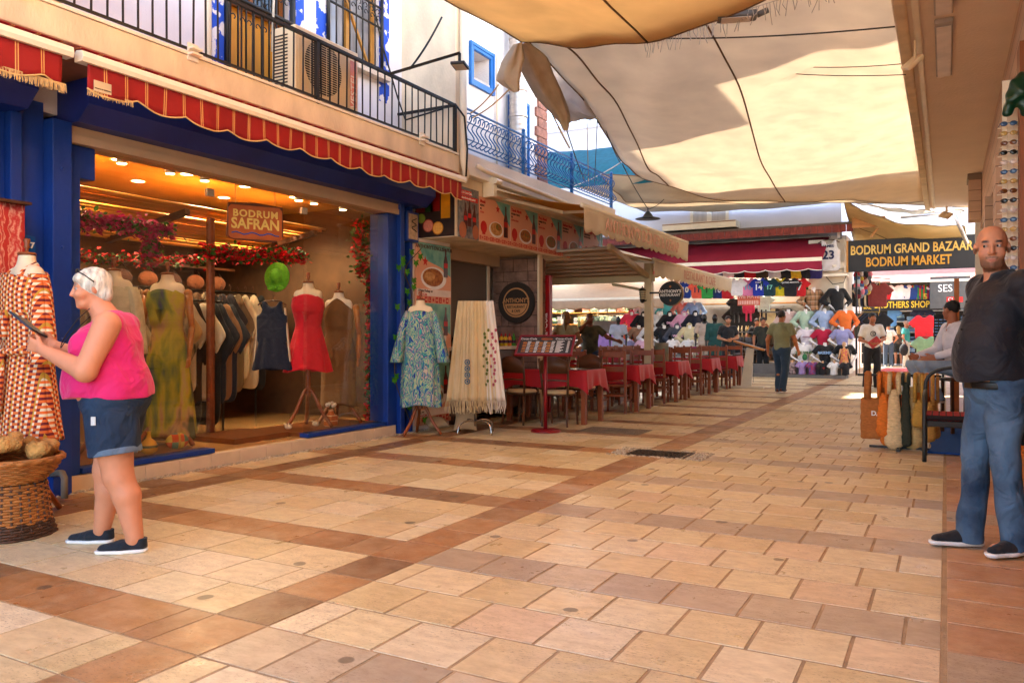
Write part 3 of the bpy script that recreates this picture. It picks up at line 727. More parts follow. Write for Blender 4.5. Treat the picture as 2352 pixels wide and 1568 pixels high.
rp('balcony_slab', (-6.4, 8.69, 3.30), (-5.40, 13.95, 3.58), M('fascia_white', '#e6ddd0', .85, .08, 2, .4, 70), bevel=.01)
rp('menu_soffit_box', (-9.5, 8.62, 2.50), (-5.52, 13.6, 3.299), CREAM)
rp('terrace_roof', (-9.5, 12.2, 3.301), (-6.4, 13.95, 3.5), STUCCO)
# vertical drainpipe at the joint
rope([(-5.40, 8.62, 9), (-5.40, 8.62, 3.42), (-5.38, 8.66, 3.30), (-5.44, 8.70, 3.2)], .05, M('pipe_cream', '#dccbb0', .5, .06), 'cream drainpipe running down the joint between shop and restaurant', 'drainpipe', 'drainpipe')
rope([(-5.36, 8.9, 3.44), (-5.34, 9.05, 3.40), (-5.34, 13.0, 3.33)], .035, M('pipe_cream'), 'cream pipe running along the restaurant fascia', 'pipe', 'pipe')
rope([(-5.96, 10.47, 3.6), (-5.96, 10.47, 6.5)], .018, M('pipe_cream'), 'thin white pipe beside the blue framed window', 'pipe', 'pipe')
# ventilation duct
t = thing('ventilation_duct', 'silver corrugated ventilation duct rising behind the blue railing', 'duct', (-5.8, 10.85, 3.58))
prof = []
for i in range(120):
    z = i*.025; prof.append((.135+(.006 if i % 3 == 0 else 0), z))
MB().lathe(prof, n=20).build('tube', M('galvanised', '#b8b0a8', .35, .15, 3, metal=.75, stretch=(1, 1, 8)), t, smooth=True)
rr = MB()
for i in range(7): rr.lathe([(.142, .2+i*.4), (.15, .21+i*.4), (.15, .23+i*.4), (.142, .24+i*.4)], n=20, cap=False)
rr.build('clamp', M('galvanised'), t)
# blue railing with bellied bars
RAILM = M('railing_blue', '#1a5c94', .4, .2, 10)
t = thing('balcony_railing', 'blue wrought iron balcony railing with bellied bars over the restaurant', 'railing', (-5.46, 11, 3.6))
for z, r_ in ((4.17, .018), (4.0, .010), (3.78, .010), (3.66, .014)): MB().bar((-5.46, 8.72, z), (-5.46, 13.9, z), r_*1.6, r_).build('rail', RAILM, t, True)
for y in (10.38, 12.1, 13.88):
    m = MB().bar((-5.46, y, 3.58), (-5.46, y, 4.22), .045); m.ball((-5.46, y, 4.245), .03, 6); m.build('post', RAILM, t, True)
for i in range(46):
    y = 8.78+i*.112
    if any(abs(y-p) < .04 for p in (10.38, 12.1, 13.88)): continue
    pts = [(-5.46+.03+.05*math.cos(a), y, 4.06+.04*math.sin(a)) for a in (3.4, 2.4, 1.4, .4)]+[(-5.38, y, 4.0), (-5.44, y, 3.92), (-5.36, y, 3.80), (-5.34, y, 3.74), (-5.42, y, 3.69), (-5.45, y, 3.72)]
    MB().tube(catmull(pts, 3), .0085, 5).build('baluster', RAILM, t, True, smooth=True)
for i in range(8):
    pass
# ---- menu banners (flat printed panels)
PEACH = M('banner_peach', '#dc9c78', .55, .05, 2); RED = M('menu_red', '#c01e1a', .55); TEAL = M('banner_teal', '#4a9088', .55, .3, 6, col2='#8cc0a8')
DARKP = M('print_dark', '#241410', .5, .5, 12); INK = M('ink', '#1a1510', .8); COLA = M('cola_brown', '#34100c', .35, .4, 20, col2='#5c1a12')
PLATE = M('plate_white', '#e4dcd4', .4); FOOD = M('food_brown', '#7a3616', .6, col2='#b87830', scale=24); FOOD2 = M('food_green', '#3f6a22', .6, col2='#b84420', scale=26); BREAD = M('food_bread', '#cf9a5a', .6, col2='#a06428', scale=22)
WHT = M('paint_white', '#f0ece4', .5)
def disc(mb, cx, cy, r, X, n=18, sy=1., ax=0, th=.0015):
    pts = [(cx+r*math.cos(2*math.pi*i/n), cy+r*sy*math.sin(2*math.pi*i/n)) for i in range(n)]
    mb.prism(pts, ax, X, X+th if ax == 0 else X-th)
def panel_rect(name, y0, y1, z0, z1, X, m, par, th=.0015): return MB().box((X, y0, z0), (X+th, y1, z1)).build(name, m, par, True)
def star(mb, cy, cz, r, X, th=.0015):
    P = [(cy+(r if i % 2 == 0 else r*.42)*math.sin(math.pi*i/5), cz+(r if i % 2 == 0 else r*.42)*math.cos(math.pi*i/5)) for i in range(10)]
    for i in range(10): mb.prism([(cy, cz), P[i], P[(i+1) % 10]], 0, X, X+th)
def bottle(par, y, z, h, X):
    w_ = h*.13; m = MB(); m.prism([(y-w_, z), (y+w_, z), (y+w_, z+h*.55), (y+w_*.35, z+h*.78), (y+w_*.35, z+h), (y-w_*.35, z+h), (y-w_*.35, z+h*.78), (y-w_, z+h*.55)], 0, X, X+.0015); m.build('printed_bottle', COLA, par, True)
    MB().box((X+.0015, y-w_*.9, z+h*.33), (X+.003, y+w_*.9, z+h*.5)).build('printed_label', RED, par, True)
def redstrip(par, y0, y1, z, h, X):
    m = MB(); rq = random.Random(int(y0*100)); y = y0; k = 0
    while y < y1-h:
        if k % 3 != 1: m.box((X, y, z), (X+.0015, y+h*.8, z+h))
        else: star(m, y+h*.4, z+h*.5, h*.45, X)
        y += h*1.12; k += 1
    m.build('icon_strip', RED, par, True)
    m = MB(); y = y0; k = 0
    while y < y1-h:
        if k % 3 == 0: m.box((X+.0015, y+h*.3, z+h*.2), (X+.003, y+h*.42, z+h*.8)); m.box((X+.0015, y+h*.42, z+h*.2), (X+.003, y+h*.62, z+h*.34))
        elif k % 3 == 2: disc(m, y+h*.4, z+h*.5, h*.24, X+.0015)
        y += h*1.12; k += 1
    m.build('icon_strip_marks', PEACH, par, True)
LB = thing('menu_banner', 'long peach menu banner with five cola and food panels along the restaurant fascia', 'banner', (-5.51, 11.3, 2.5)); X = -5.5
panel_rect('backing', 9.17, 13.56, 2.52, 3.10, X-.012, PEACH, LB, .012)
names = [('Menü', 'KÖFTE', 'VE', 'COLA'), ('Tavuk Menü', 'IZGARA TAVUK', 'VE', 'COCA-COLA'), ('Pizza Menü', 'KARIŞIK PİZZA', 'VE', 'COCA-COLA'), ('Etdöner Menü', 'ET DÖNER VE', 'COCA-COLA', ''), ('Cheeseburger Menü', 'CHEESEBURGER', 'VE COCA-COLA', '')]
for k in range(5):
    y0 = 9.17+k*.878; y1 = y0+.872
    panel_rect('divider', y1, y1+.005, 2.52, 3.10, X, WHT, LB)
    MB().prism([(y1-.42, 3.10), (y1, 3.10), (y1, 2.78)], 0, X, X+.0012).build('printed_sea', TEAL, LB, True)
    st = MB(); star(st, y1-.36, 2.99, .06, X+.0015); st.build('printed_star', RED, LB, True)
    m = MB(); disc(m, y0+.13, 2.70, .085, X); m.box((X, y0+.09, 2.60), (X+.0015, y0+.17, 2.63)); m.build('printed_mark', RED, LB, True)
    m = MB(); disc(m, y0+.47, 2.70, .20, X+.0012, 24, .55); m.build('printed_plate', PLATE, LB, True)
    m = MB(); disc(m, y0+.47, 2.71, .165, X+.003, 20, .55); m.build('printed_food', (BREAD, FOOD, FOOD2, FOOD, BREAD)[k], LB, True)
    m = MB(); disc(m, y0+.53, 2.74, .08, X+.0046, 14, .6); m.build('printed_food', FOOD2, LB, True)
    bottle(LB, y1-.13, 2.62, .44, X+.0015)
    n_ = names[k]; text(n_[0], .062, (X+.003, y0+.03, 3.04), FX, RED, LB, align='LEFT', world=True, bold=.0008)
    for q, s in enumerate(n_[1:]):
        if s: text(s, .036, (X+.003, y0+.03, 2.985-q*.045), FX, INK if q < 2 else RED, LB, align='LEFT', world=True)
redstrip(LB, 9.19, 13.5, 2.53, .05, X+.0016)
# corner poster
CP = thing('corner_poster', 'cola poster with clinking bottles at the corner of the restaurant fascia', 'poster', (-5.5, 8.9, 2.5))
panel_rect('sheet', 8.66, 9.165, 2.50, 3.16, X-.01, M('poster_night', '#3c4448', .5, col2='#8a8078', scale=14), CP, .012)
for z, s, y1 in ((3.09, 'Aç bi Coca-Cola,', 8.98), (3.02, "Bodrum'da ferahlığı yakala!", 9.14)):
    panel_rect('caption_strip', 8.68, y1, z-.03, z+.03, X+.002, RED, CP); text(s, .042 if z > 3.05 else .034, (X+.005, 8.70, z), FX, WHT, CP, align='LEFT', world=True)
for y, z in ((8.83, 2.62), (8.93, 2.66), (9.05, 2.62)): bottle(CP, y, z, .34, X+.002)
m = MB(); disc(m, 8.76, 2.6, .09, X+.0035, 12, 1.2); disc(m, 9.08, 2.6, .08, X+.0035, 12, 1.2); m.build('printed_hand', M('print_skin', '#a8603c', .5), CP, True)
# fruit banner on the end of the soffit box, facing down the street
FB = thing('fruit_banner', 'dark banner with fruit slices and glasses of juice on the end of the restaurant fascia', 'banner', (-5.83, 8.6, 2.5))
YF = 8.615; MB().box((-6.14, YF-.01, 2.51), (-5.53, YF, 3.25)).build('sheet', M('banner_dark', '#2a1712', .5, .4, 8), FB, True)
def dY(cx, cz, r, off, sy=1., n=20):
    m = MB(); disc(m, cx, cz, r, YF-.01-off, n, sy, ax=1, th=.0015); return m
def addY(m, name, mt): m.build(name, mt, FB, True)
for cx, cz, r, c1, c2 in ((-6.04, 2.76, .07, '#5a4a1c', '#86a03a'), (-5.93, 2.66, .085, '#a83a2c', '#d8806a'), (-5.78, 2.62, .085, '#c87818', '#e8a850')):
    addY(dY(cx, cz, r, .0005), 'printed_fruit', M('rind'+c1, c1, .5)); addY(dY(cx, cz, r*.86, .002), 'printed_fruit', M('flesh'+c2, c2, .5, .15, 40))
for cx, c in ((-6.05, '#6a1210'), (-5.92, '#1c3a18'), (-5.82, '#8a1410'), (-5.66, '#d89018')):
    m = MB(); m.box((cx-.07, YF-.0135, 2.74 if c == '#d89018' else 2.84), (cx+.07, YF-.0112, 3.2)); m.build('printed_glass', M('juice'+c, c, .3, .25, 6), FB, True)
# vertical menu board against the wall
VB = thing('menu_board', "tall vertical menu board reading ANTHONY'S ENGLISH PUB behind the kaftan mannequin", 'menu board', (-6.0, 8.85, .06)); XV = -5.99
MB().box((XV-.03, 8.42, .06), (XV, 9.24, 2.45)).build('panel', PEACH, VB, True)
for k in range(3):
    z0 = .08+k*.79; z1 = z0+.785
    MB().prism([(8.43, z1), (9.23, z1), (9.23, z1-.42), (9.0, z1-.30), (8.6, z1-.22)], 0, XV, XV+.0012).build('printed_sea', TEAL, VB, True)
    m = MB(); disc(m, 8.82, z0+.33, .30, XV+.0014, 26, .5); m.build('printed_plate', PLATE, VB, True)
    m = MB(); disc(m, 8.80, z0+.34, .24, XV+.003, 22, .5); m.build('printed_food', (FOOD2, FOOD, FOOD)[k], VB, True)
    m = MB(); disc(m, 8.72, z0+.35, .12, XV+.0046, 14, .5); m.build('printed_food', (BREAD, FOOD2, BREAD)[k], VB, True)
    bottle(VB, 9.1, z0+.36, .38, XV+.006)
    MB().box((XV+.0012, 8.43, z0+.09), (XV+.0026, 9.23, z0+.18)).build('caption_band', M('caption_cream', '#e6d2c4', .6), VB, True)
    redstrip(VB, 8.44, 9.2, z0+.005, .075, XV+.0026)
    text(('Şiş ve', 'Izgara ve', 'Adana Kebap ve')[k], .05, (XV+.005, 8.46, z0+.155), FX, INK, VB, align='LEFT', world=True); text('Coca-Cola', .045, (XV+.005, 8.46, z0+.11), FX, RED, VB, align='LEFT', world=True)
st = MB(); star(st, 8.62, 2.2, .07, XV+.003); st.build('printed_star', RED, VB, True)
text("ANTHONY'S ENGLISH PUB", .072, (XV+.004, 8.83, 2.39), FX, M('text_brown', '#5c4a40', .6), VB, world=True, bold=.0005)
# kitchen opening, stone pier, counter
rp('kitchen_back', (-9.0, 8.7, 0), (-8.9, 13.5, 2.5), M('kitchen_wall', '#b4a89c', .7)); rp('wall_stub', (-6.5, 8.4, 0), (-6.03, 9.28, 2.5), STUCCO)
rp('kitchen_side', (-9, 11.5, 0), (-6.5, 11.6, 2.5), M('kitchen_wall'))
rp('shutter_box', (-6.5, 9.28, 2.34), (-6.32, 11.2, 2.5), M('shutter_beige')); rp('sliding_window', (-6.46, 9.9, 1.2), (-6.44, 11.0, 2.34), M('grey_glass', '#6e6660', .2, .05, 1, spec=.6)); rp('window_frame', (-6.48, 10.98, 1.0), (-6.42, 11.05, 2.34), WHITEP)
m = MB()
for i in range(9): m.box((-6.9, 9.3, 2.3-i*.07), (-6.88, 9.85, 2.34-i*.07))
m.build('louvre', WHITEP, RB, True)
m = MB(); rq = random.Random(6)
z = 0.0
while z < 2.45:
    h_ = min(rq.uniform(.14, .24), 2.47-z); x = -6.42
    while x < -5.66:
        w2 = min(rq.uniform(.12, .26), -5.64-x); d = rq.uniform(0, .02)
        m.box((x, 11.2-d, z), (x+w2-.008, 11.5, z+h_-.008)); x += w2
    m.box((-6.46, 11.22, z), (-6.425, 11.5, z+h_-.006)); z += h_
m.build('stone_pier', M('pier_stone', '#84665a', .85, .35, 6, .6, 35), RB, True, bevel=.008)
rp('pier_core', (-6.40, 11.205, 0), (-5.67, 11.49, 2.46), M('mortar2', '#4a3a32', .9)); rp('pier_edge_trim', (-5.635, 11.18, 0), (-5.60, 11.3, 2.5), CREAM)
t = thing('round_sign', "round brown and tan ANTHONY'S RESTAURANT & CAFE sign on the stone pier", 'sign', (W(1188, 695, Y=11.16).x, 11.15, W(1188, 695, Y=11.16).z))
def ring(r0, r1, y, n=40):
    m = MB(); vs = []; 
    for q in (r0, r1): vs += [(q*math.cos(2*math.pi*i/n), y, q*math.sin(2*math.pi*i/n)) for i in range(n)]
    m.add(vs, [(i, (i+1) % n, n+(i+1) % n, n+i) for i in range(n)]); return m
BRN = M('sign_brown', '#2c221c', .5, .1); TAN = M('sign_tan', '#c08a58', .5, .08)
m = MB(); disc(m, 0, 0, .325, 0, 40, ax=1, th=.03); m.build('disc', BRN, t)
m = MB(); disc(m, 0, 0, .235, -.030, 40, ax=1, th=.002); m.build('tan_face', TAN, t); ring(.20, .212, -.0335).build('brown_ring', BRN, t)
m = MB(); P = [(.2*math.cos(a), .2*math.sin(a)) for a in np.linspace(math.asin(-.1), math.pi-math.asin(-.1), 24)]; m.prism(P, 1, -.032, -.034); m.build('dark_cap', BRN, t)
text("ANTHONY'S", .10, (0, -.037, .03), FY, TAN, t, bold=.002, sx=.85); text('RESTAURANT', .062, (0, -.035, -.07), FY, BRN, t, bold=.001, sx=.85); text('& CAFE', .055, (0, -.035, -.135), FY, BRN, t, bold=.001, sx=.85)
# counter
t = thing('serving_counter', 'brown panelled serving counter under the kitchen window with sauce bottles on it', 'counter', (-6.1, 10.1, 0))
MB().box((-6.42, 9.2, .12), (-5.86, 11.12, 1.02)).build('body', M('counter_brown', '#5c3826', .4, .15, 4), t, True, bevel=.01)
MB().box((-6.42, 9.17, 1.022), (-5.80, 11.14, 1.07)).build('worktop', M('worktop', '#d8cbb8', .35, .1), t, True, bevel=.006)
for y in (9.25, 10.9): MB().box((-6.3, y, 0), (-5.95, y+.15, .12)).build('foot', M('dark_wood'), t, True)
m = MB()
for i in range(7): m.box((-5.86, 10.45, .38+i*.05), (-5.853, 11.0, .41+i*.05))
m.build('vent_slats', M('galvanised'), t, True)
sc = [('#b8242c', 'red'), ('#c9b01c', 'yellow'), ('#c9b01c', 'second yellow'), ('#d87c28', 'orange'), ('#3a8a2c', 'green')]
for k, (c, nm) in enumerate(sc):
    p = W(1142+k*9.5, 790, X=-5.9); t = thing('sauce_bottle', nm+' sauce bottle in the row on the brown serving counter', 'bottle', (p.x, p.y, 1.071), group='sauce bottles on the serving counter', s=.9)
    MB().lathe([(.03, 0), (.034, .01), (.034, .14), (.02, .165)], n=14).build('bottle_body', M('sauce'+c, c, .35, .05), t, smooth=True); MB().lathe([(.018, .165), (.016, .185), (.006, .22)], n=12).build('nozzle', M('noz'+nm, '#b81c20' if k != 4 else '#3a8a2c', .4), t, smooth=True)
    MB().lathe([(.0345, .05), (.0345, .1)], n=14, cap=False).build('label_band', M('plum', '#4a1c3c', .5), t)
# red drinks cooler
t = thing('drinks_sign', 'tall narrow red drinks panel with white script beside the stone pier', 'sign', (-5.67, 11.57, 0))
MB().box((-5.76, 11.52, 0), (-5.58, 11.62, 2.2)).build('panel', M('cooler_red', '#9c0d14', .35, .08), t, True, bevel=.01)
text('Coca-Cola', .15, (-5.67, 11.515, 1.3), (R(90), R(-90), 0), WHT, t, world=True, sx=.9)
M('black', '#0b0a09')
# ---- restaurant awnings
AC = M('awning_cream', '#ece0ca', .8, .06, 3, .1, 60, trans=.45); ACY = M('awning_ochre', '#c08a3a', .8, .08, 3, .1, 60, trans=.35); ARM = M('awning_metal', '#dccfb4', .45, .05)
def awning(name, label, y0, y1, xw, zw, xf, zf, drop, writing, tsize, fab=ACY, sc=.28, tz=0., top=None):
    t = thing(name, label, 'awning', (xf, y0, zf)); n = int((y1-y0)/.1)
    MB().grid([[(xw+(xf-xw)*j/6, y0+(y1-y0)*i/n, zw+(zf-zw)*j/6-.03*math.sin(math.pi*j/6)) for j in range(7)] for i in range(n+1)]).build('canopy_fabric', fab, t, True, smooth=True, solid=.004)
    V = []
    for i in range(n*4+1):
        y = y0+(y1-y0)*i/(n*4); s = (abs(math.sin(math.pi*(y-y0)/sc)))**.6*.05; wv = .018*math.sin(y*7)+.01*math.sin(y*17)
        V.append([(xf+.02+wv*j/5, y, zf-.01-(drop-.05+s)*j/5) for j in range(6)])
    MB().grid(V).build('valance', AC, t, True, smooth=True, solid=.003)
    MB().cyl((xf, y0-.02, zf), (xf, y1+.02, zf), .032).build('front_bar', ARM, t, True, smooth=True)
    MB().box((xw-.08, y0-.05, zw-.09), (xw+.05, y1+.05, zw+.03)).build('cassette', ARM, t, True, bevel=.02)
    for y in (y0+.35, y1-.35):
        s = 1 if y < (y0+y1)/2 else -1
        MB().bar((xw, y, zw-.08), ((xw+xf)/2, y+s*.5, (zw+zf)/2-.09), .04).bar(((xw+xf)/2, y+s*.5, (zw+zf)/2-.09), (xf, y, zf-.03), .035).build('folding_arm', ARM, t, True)
    if writing: text(writing, tsize, (xf+.05, (y0+y1)/2+tz, zf-drop*.52), FX, M('faded_letters', '#d8ac98', .8), t, world=True, bold=.0015, ext=.004)
    return t
awning('restaurant_awning', "cream awning lettered ANTHONY'S DÖNER & KEBAP over the menu banner", 9.4, 14.1, -5.42, 3.22, -4.09, 2.90, .33, "ANTHONY'S DÖNER & KEBAP", .25)
awning('restaurant_awning', 'lower cream awning lettered RESTAURANT & CAFE over the terrace tables', 13.1, 18.7, -5.6, 2.86, -4.38, 2.53, .3, 'RESTAURANT & CAFE', .24)
# white clamps and gear at the cassette
MB().box((-5.5, 9.28, 3.1), (-5.33, 9.36, 3.36)).cyl((-5.3, 9.25, 3.3), (-5.3, 9.4, 3.3), .04).build('awning_bracket', ARM, None); tag(bpy.data.objects['awning_bracket'], 'white metal bracket holding the end of the restaurant awning', 'bracket')
# pergola with pleated retractable roof
t = thing('terrace_pergola', 'cream metal pergola with a pleated retractable roof and post over the terrace', 'pergola', (-4.6, 13.5, 0))
PM = M('pergola_metal', '#c9b28a', .5, .08)
MB().bar((-4.6, 13.5, 0), (-4.6, 13.5, 2.5), .13).build('post', PM, t, True)
MB().bar((-9.5, 13.5, 2.24), (-4.5, 13.5, 2.24), .08, .12).build('front_beam', PM, t, True); MB().bar((-4.6, 11.6, 2.62), (-4.6, 13.45, 2.27), .06, .08).build('side_beam', PM, t, True)
MB().grid([[(x, y, 2.92) for x in (-9.5, -8, -7, -5.65)] for y in (13.6, 15, 17, 20)]).build('added_terrace_shade', M('pleat_fabric', '#ccb8a4', .7, .05, trans=.5), t, True, solid=.004)  # flat rear fabric is hidden, added to stop sun patches on the terrace
P = []
for i in range(61):
    s = i/60; y = 11.6+1.9*s; z = 2.60-.30*s+.045*abs(math.sin(math.pi*s*7)); P.append([(x, y, z) for x in (-9.5, -8, -6.5, -4.64)])
MB().grid(P).build('pleated_roof', M('pleat_fabric', '#ccb8a4', .7, .05, trans=.5), t, True, smooth=True, solid=.004)
m = MB()
for k in range(8): s = k/7; m.cyl((-9.5, 11.6+1.9*s, 2.59-.30*s), (-4.62, 11.6+1.9*s, 2.59-.30*s), .025)
m.build('roof_ribs', M('rib_dark', '#b49c86', .5), t, True, smooth=True)
MB().bar((-5.3, 13.52, 2.16), (-4.62, 13.52, 2.02), .05).build('brace', PM, t, True)
t = thing('hanging_sign', "round black ANTHONY'S RESTAURANT sign with gold rim hanging from the terrace post", 'sign', (W(1540, 674, Y=13.4).x, 13.4, W(1540, 674, Y=13.4).z))
m = MB(); disc(m, .012, 0, .215, .05, 36, ax=1, th=.05); m.build('rim', M('sign_gold', '#8a6228', .4, .1), t); m = MB(); disc(m, 0, 0, .205, -.001, 36, ax=1, th=.012); m.build('face', M('sign_black', '#120f0d', .35, .2), t)
text("ANTHONY'S", .072, (0, -.016, .035), FY, WHT, t, bold=.0015, sx=.95); text('RESTAURANT', .06, (0, -.016, -.03), FY, WHT, t, bold=.0015, sx=.95)
for dz in (.12, -.12):
    m = MB(); m.box((-.02+.01*(dz < 0), -.015, dz-.006), (.02, -.013, dz+.006)); m.box((-.006, -.0152, dz-.02), (.006, -.0132, dz+.02)); m.build('ornament', M('sign_orange', '#c8702c', .5), t)
MB().bar((-.38, .02, .02), (-.2, .02, .02), .03).build('bracket', IRON, t)
t = thing('wall_lantern', 'black wall lantern on the terrace post', 'lantern', (-4.68, 13.38, 1.9))
MB().lathe([(.02, .17), (.07, .13), (.075, .12)], n=8).lathe([(.05, -.03), (.035, -.08), (.01, -.1)], n=8).bar((0, 0, .17), (0, 0, .2), .015).bar((0, 0, -.08), (.07, .08, -.04), .02).build('frame', IRON, t)
MB().lathe([(.045, -.03), (.062, .12)], n=8).build('glass', M('lantern_glass', '#a89878', .2), t)
m = MB()
for z in (.0, .04, .08): m.lathe([(.058, z), (.066, z+.004), (.058, z+.008)], n=8, cap=False)
m.build('cage', IRON, t)

# ================================================================== RIGHT BUILDING
QB = thing('eyewear_building', 'building on the right with a deep plastered canopy and beige board cladding', 'building', (3, 8, 0))
def qp(name, a, b, m, **k): return box1(name, a, b, m, QB, **k)
SOF = M('soffit_plaster', '#e8d6c6', .9, .04, 2, .5, 28)
qp('canopy', (-.41, -1.8, 4.1), (3, 20.3, 4.28), SOF)
qp('canopy_gutter', (-.41, -1.8, 4.06), (-.30, 20.3, 4.099), CREAM, bevel=.02); qp('canopy_edge_pipe', (-.26, 4, 4.065), (-.20, 20.2, 4.099), WHITEP, bevel=.012)
m = MB(); 
SID = stripes('board_cladding', '#c8a488', [(2, .19, .008, 0, '#4a3224')], .6, var=.06, scale=3, stretch=(1, .3, 6))
def cladbox(a, b, name='cladding'): return MB().box(a, b).build(name, SID, QB, False) if False else box1(name, a, b, SID, QB)
cladbox((.56, 6.3, 3.18), (.9, 16.9, 4.099)); cladbox((.36, 16.3, 3.3), (.55, 16.9, 4.0)); qp('cladding_cap', (.34, 16.28, 4.0), (.559, 16.92, 4.098), M('cap_brown', '#8c7864', .6))
cladbox((.47, 10.0, 0), (.9, 10.5, 3.178)); cladbox((.485, 13.0, 0), (.9, 13.6, 3.178)); cladbox((.56, 8.1, 0), (.9, 9.98, 3.178))
qp('shop_interior_wall', (1.6, -1.8, 0), (1.8, 20, 4.1), M('inner_tan', '#8a6248', .8)); qp('fascia_strip', (.56, -1.8, 3.18), (.9, 6.28, 4.099), SOF)
qp('end_wall', (.56, 19.8, 0), (6, 20, 8), STUCCO); qp('upper_wall', (.56, -1.8, 4.281), (.8, 19.8, 8), STUCCO); qp('near_wall', (.9, -1.8, 0), (1.1, 5.5, 3.178), M('inner_tan')); qp('shop_pier', (.62, -1.6, 0), (.9, -1.0, 3.178), STUCCO); qp('roof', (.56, -1.8, 8), (6, 20, 8.15), STUCCO)
for y0, y1, lab in ((6.6, 8.0, 'second long flat ceiling lamp under the right canopy, nearer the camera'), (8.2, 9.9, 'long flat ceiling lamp with a grooved end cap under the right canopy')):
    t = thing('ceiling_lamp', lab, 'ceiling lamp', (-.02, y0, 4.1)); MB().box((-.09, y0, 4.055), (.06, y1, 4.099)).build('tray', M('lamp_grey', '#a89a90', .5), t, True, bevel=.008); MB().box((-.075, y0+.1, 4.046), (.045, y1-.02, 4.0545)).build('diffuser', M('diffuser_off', '#d8c8bc', .4), t, True)
def flood(p, lab, rz=0):
    t = thing('floodlight', lab, 'floodlight', p, rz)
    o = MB().box((-.09, -.13, -.02), (.09, .13, .02)).build('housing', M('flood_cream', '#d8bc94', .5), t, bevel=.012); o.rotation_euler = (R(25), R(-40), 0); o.location = (0, 0, -.2)
    o = MB().box((-.075, -.11, -.024), (.075, .11, -.0205)).build('lens', M('diffuser_off'), t); o.rotation_euler = (R(25), R(-40), 0); o.location = (0, 0, -.2)
    MB().bar((.02, 0, 0), (.02, 0, -.2), .05, .02).build('bracket', M('flood_cream'), t); return t
flood((-.28, 8.6, 4.06), 'cream floodlight on the outer edge of the right canopy'); flood((.0, 19.8, 4.06), 'cream floodlight at the far end of the right canopy', .6)

# ================================================================== SHADE SAILS
def sail_mat(name, c, tr=.62, sc=3):
    m = M(name, c, .9, .06, sc, .25, 180, trans=tr, stretch=(1, 1, 1)); return m
SA = sail_mat('sail_orange', '#e8c490', .62); SB = sail_mat('sail_cream', '#e2d4c0', .38); SCc = sail_mat('sail_tan', '#d0c0a8', .45)
def sail(rows, m, label, seams=(), seed=1, wr=.03, n=9, group='cloth shade sails stretched over the street'):
    B_ = patch(rows, n, n, wr, seed); o = MB().grid(B_).build('shade_sail', m, smooth=True, solid=.004); tag(o, label, 'shade sail', group)
    # rope hem
    e = [tuple(p) for p in B_[0]]+[tuple(p) for p in B_[1:, -1]]+[tuple(p) for p in B_[-1, ::-1][1:]]+[tuple(p) for p in B_[::-1, 0][1:-1]]
    MB().tube(e, .012, 5, closed=True).build('hem_rope', M('hem', '#6e5238', .9), o, smooth=True)
    for ax, f in seams:
        if ax == 'u': q = B_[int(f*(B_.shape[0]-1)), :, :]
        else: q = B_[:, int(f*(B_.shape[1]-1)), :]
        q = q.copy(); q[:, 2] -= .006; MB().tube(q, .012, 5).build('seam_rope', M('hem'), o, smooth=True)
    return o
# rows run along X (left..right), successive rows along Y
sail([[(-5.1, 1.6, 5.25), (-3.4, 1.6, 4.85), (-1.8, 1.6, 4.75), (-.35, 1.6, 4.5)],
      [(-5.0, 5.0, 4.95), (-3.6, 5, 4.62), (-1.9, 5, 4.5), (-.35, 4.6, 4.5)],
      [(-4.6, 8.7, 4.87), (-3.5, 8.72, 4.60), (-2.0, 7.85, 4.32), (-.35, 7.2, 4.5)]], SA, 'orange brown shade sail sagging overhead at the top of the view', [('v', .5)], 3, .05)
sail([[(-4.55, 8.75, 4.90), (-3.2, 8.3, 4.75), (-1.7, 7.4, 4.65), (-.36, 6.4, 4.35)],
      [(-4.55, 10.6, 4.58), (-3.2, 10.4, 4.45), (-1.7, 10.2, 4.38), (-.38, 10.0, 4.30)],
      [(-5.15, 13.6, 4.40), (-3.7, 13.6, 4.18), (-2.0, 14.0, 4.12), (-.38, 15.0, 4.25)],
      [(-5.0, 14.3, 4.20), (-3.8, 15.6, 3.86), (-2.1, 17.6, 4.0), (-.38, 20.2, 4.20)]], SB, 'big cream white shade sail over the middle of the street', [('v', .55), ('v', .12)], 5, .05, n=12)
sail([[(-6.4, 15.6, 4.6), (-4.4, 17.0, 4.65), (-2.2, 18.8, 4.7), (.9, 20.6, 4.6)],
      [(-6.4, 17.2, 4.27), (-4.4, 18.7, 4.32), (-2.2, 20.4, 4.40), (1.6, 22.2, 4.22)]], SCc, 'tan shade sail beyond the big cream one', [], 7, .03)
sail([[(-5.4, 15.2, 4.95), (-3.4, 15.8, 4.9), (-1.8, 16.4, 4.9), (-.3, 16.6, 4.95)], [(-5.6, 18.5, 4.9), (-3.4, 19.3, 4.8), (-1.8, 19.8, 4.8), (.5, 20.6, 4.9)]], SCc, 'unseen tan shade sail added just above the cream one to shade its far half', [], 9, .03)  # hidden above the cream sail, added to cast the dark band on it
sail([[(-9.5, 20.6, 5.6), (-6.5, 20.6, 5.5), (-4, 20.8, 5.5), (-1.2, 21, 5.7)], [(-9.5, 27.4, 5.7), (-6.5, 27.4, 5.5), (-4, 27.4, 5.5), (-1.2, 27.2, 5.7)]], SCc, 'unseen high shade sail added to keep the sun off the far alley floor', [], 14, .03)  # out of view, added to block sun falling on the alley floor
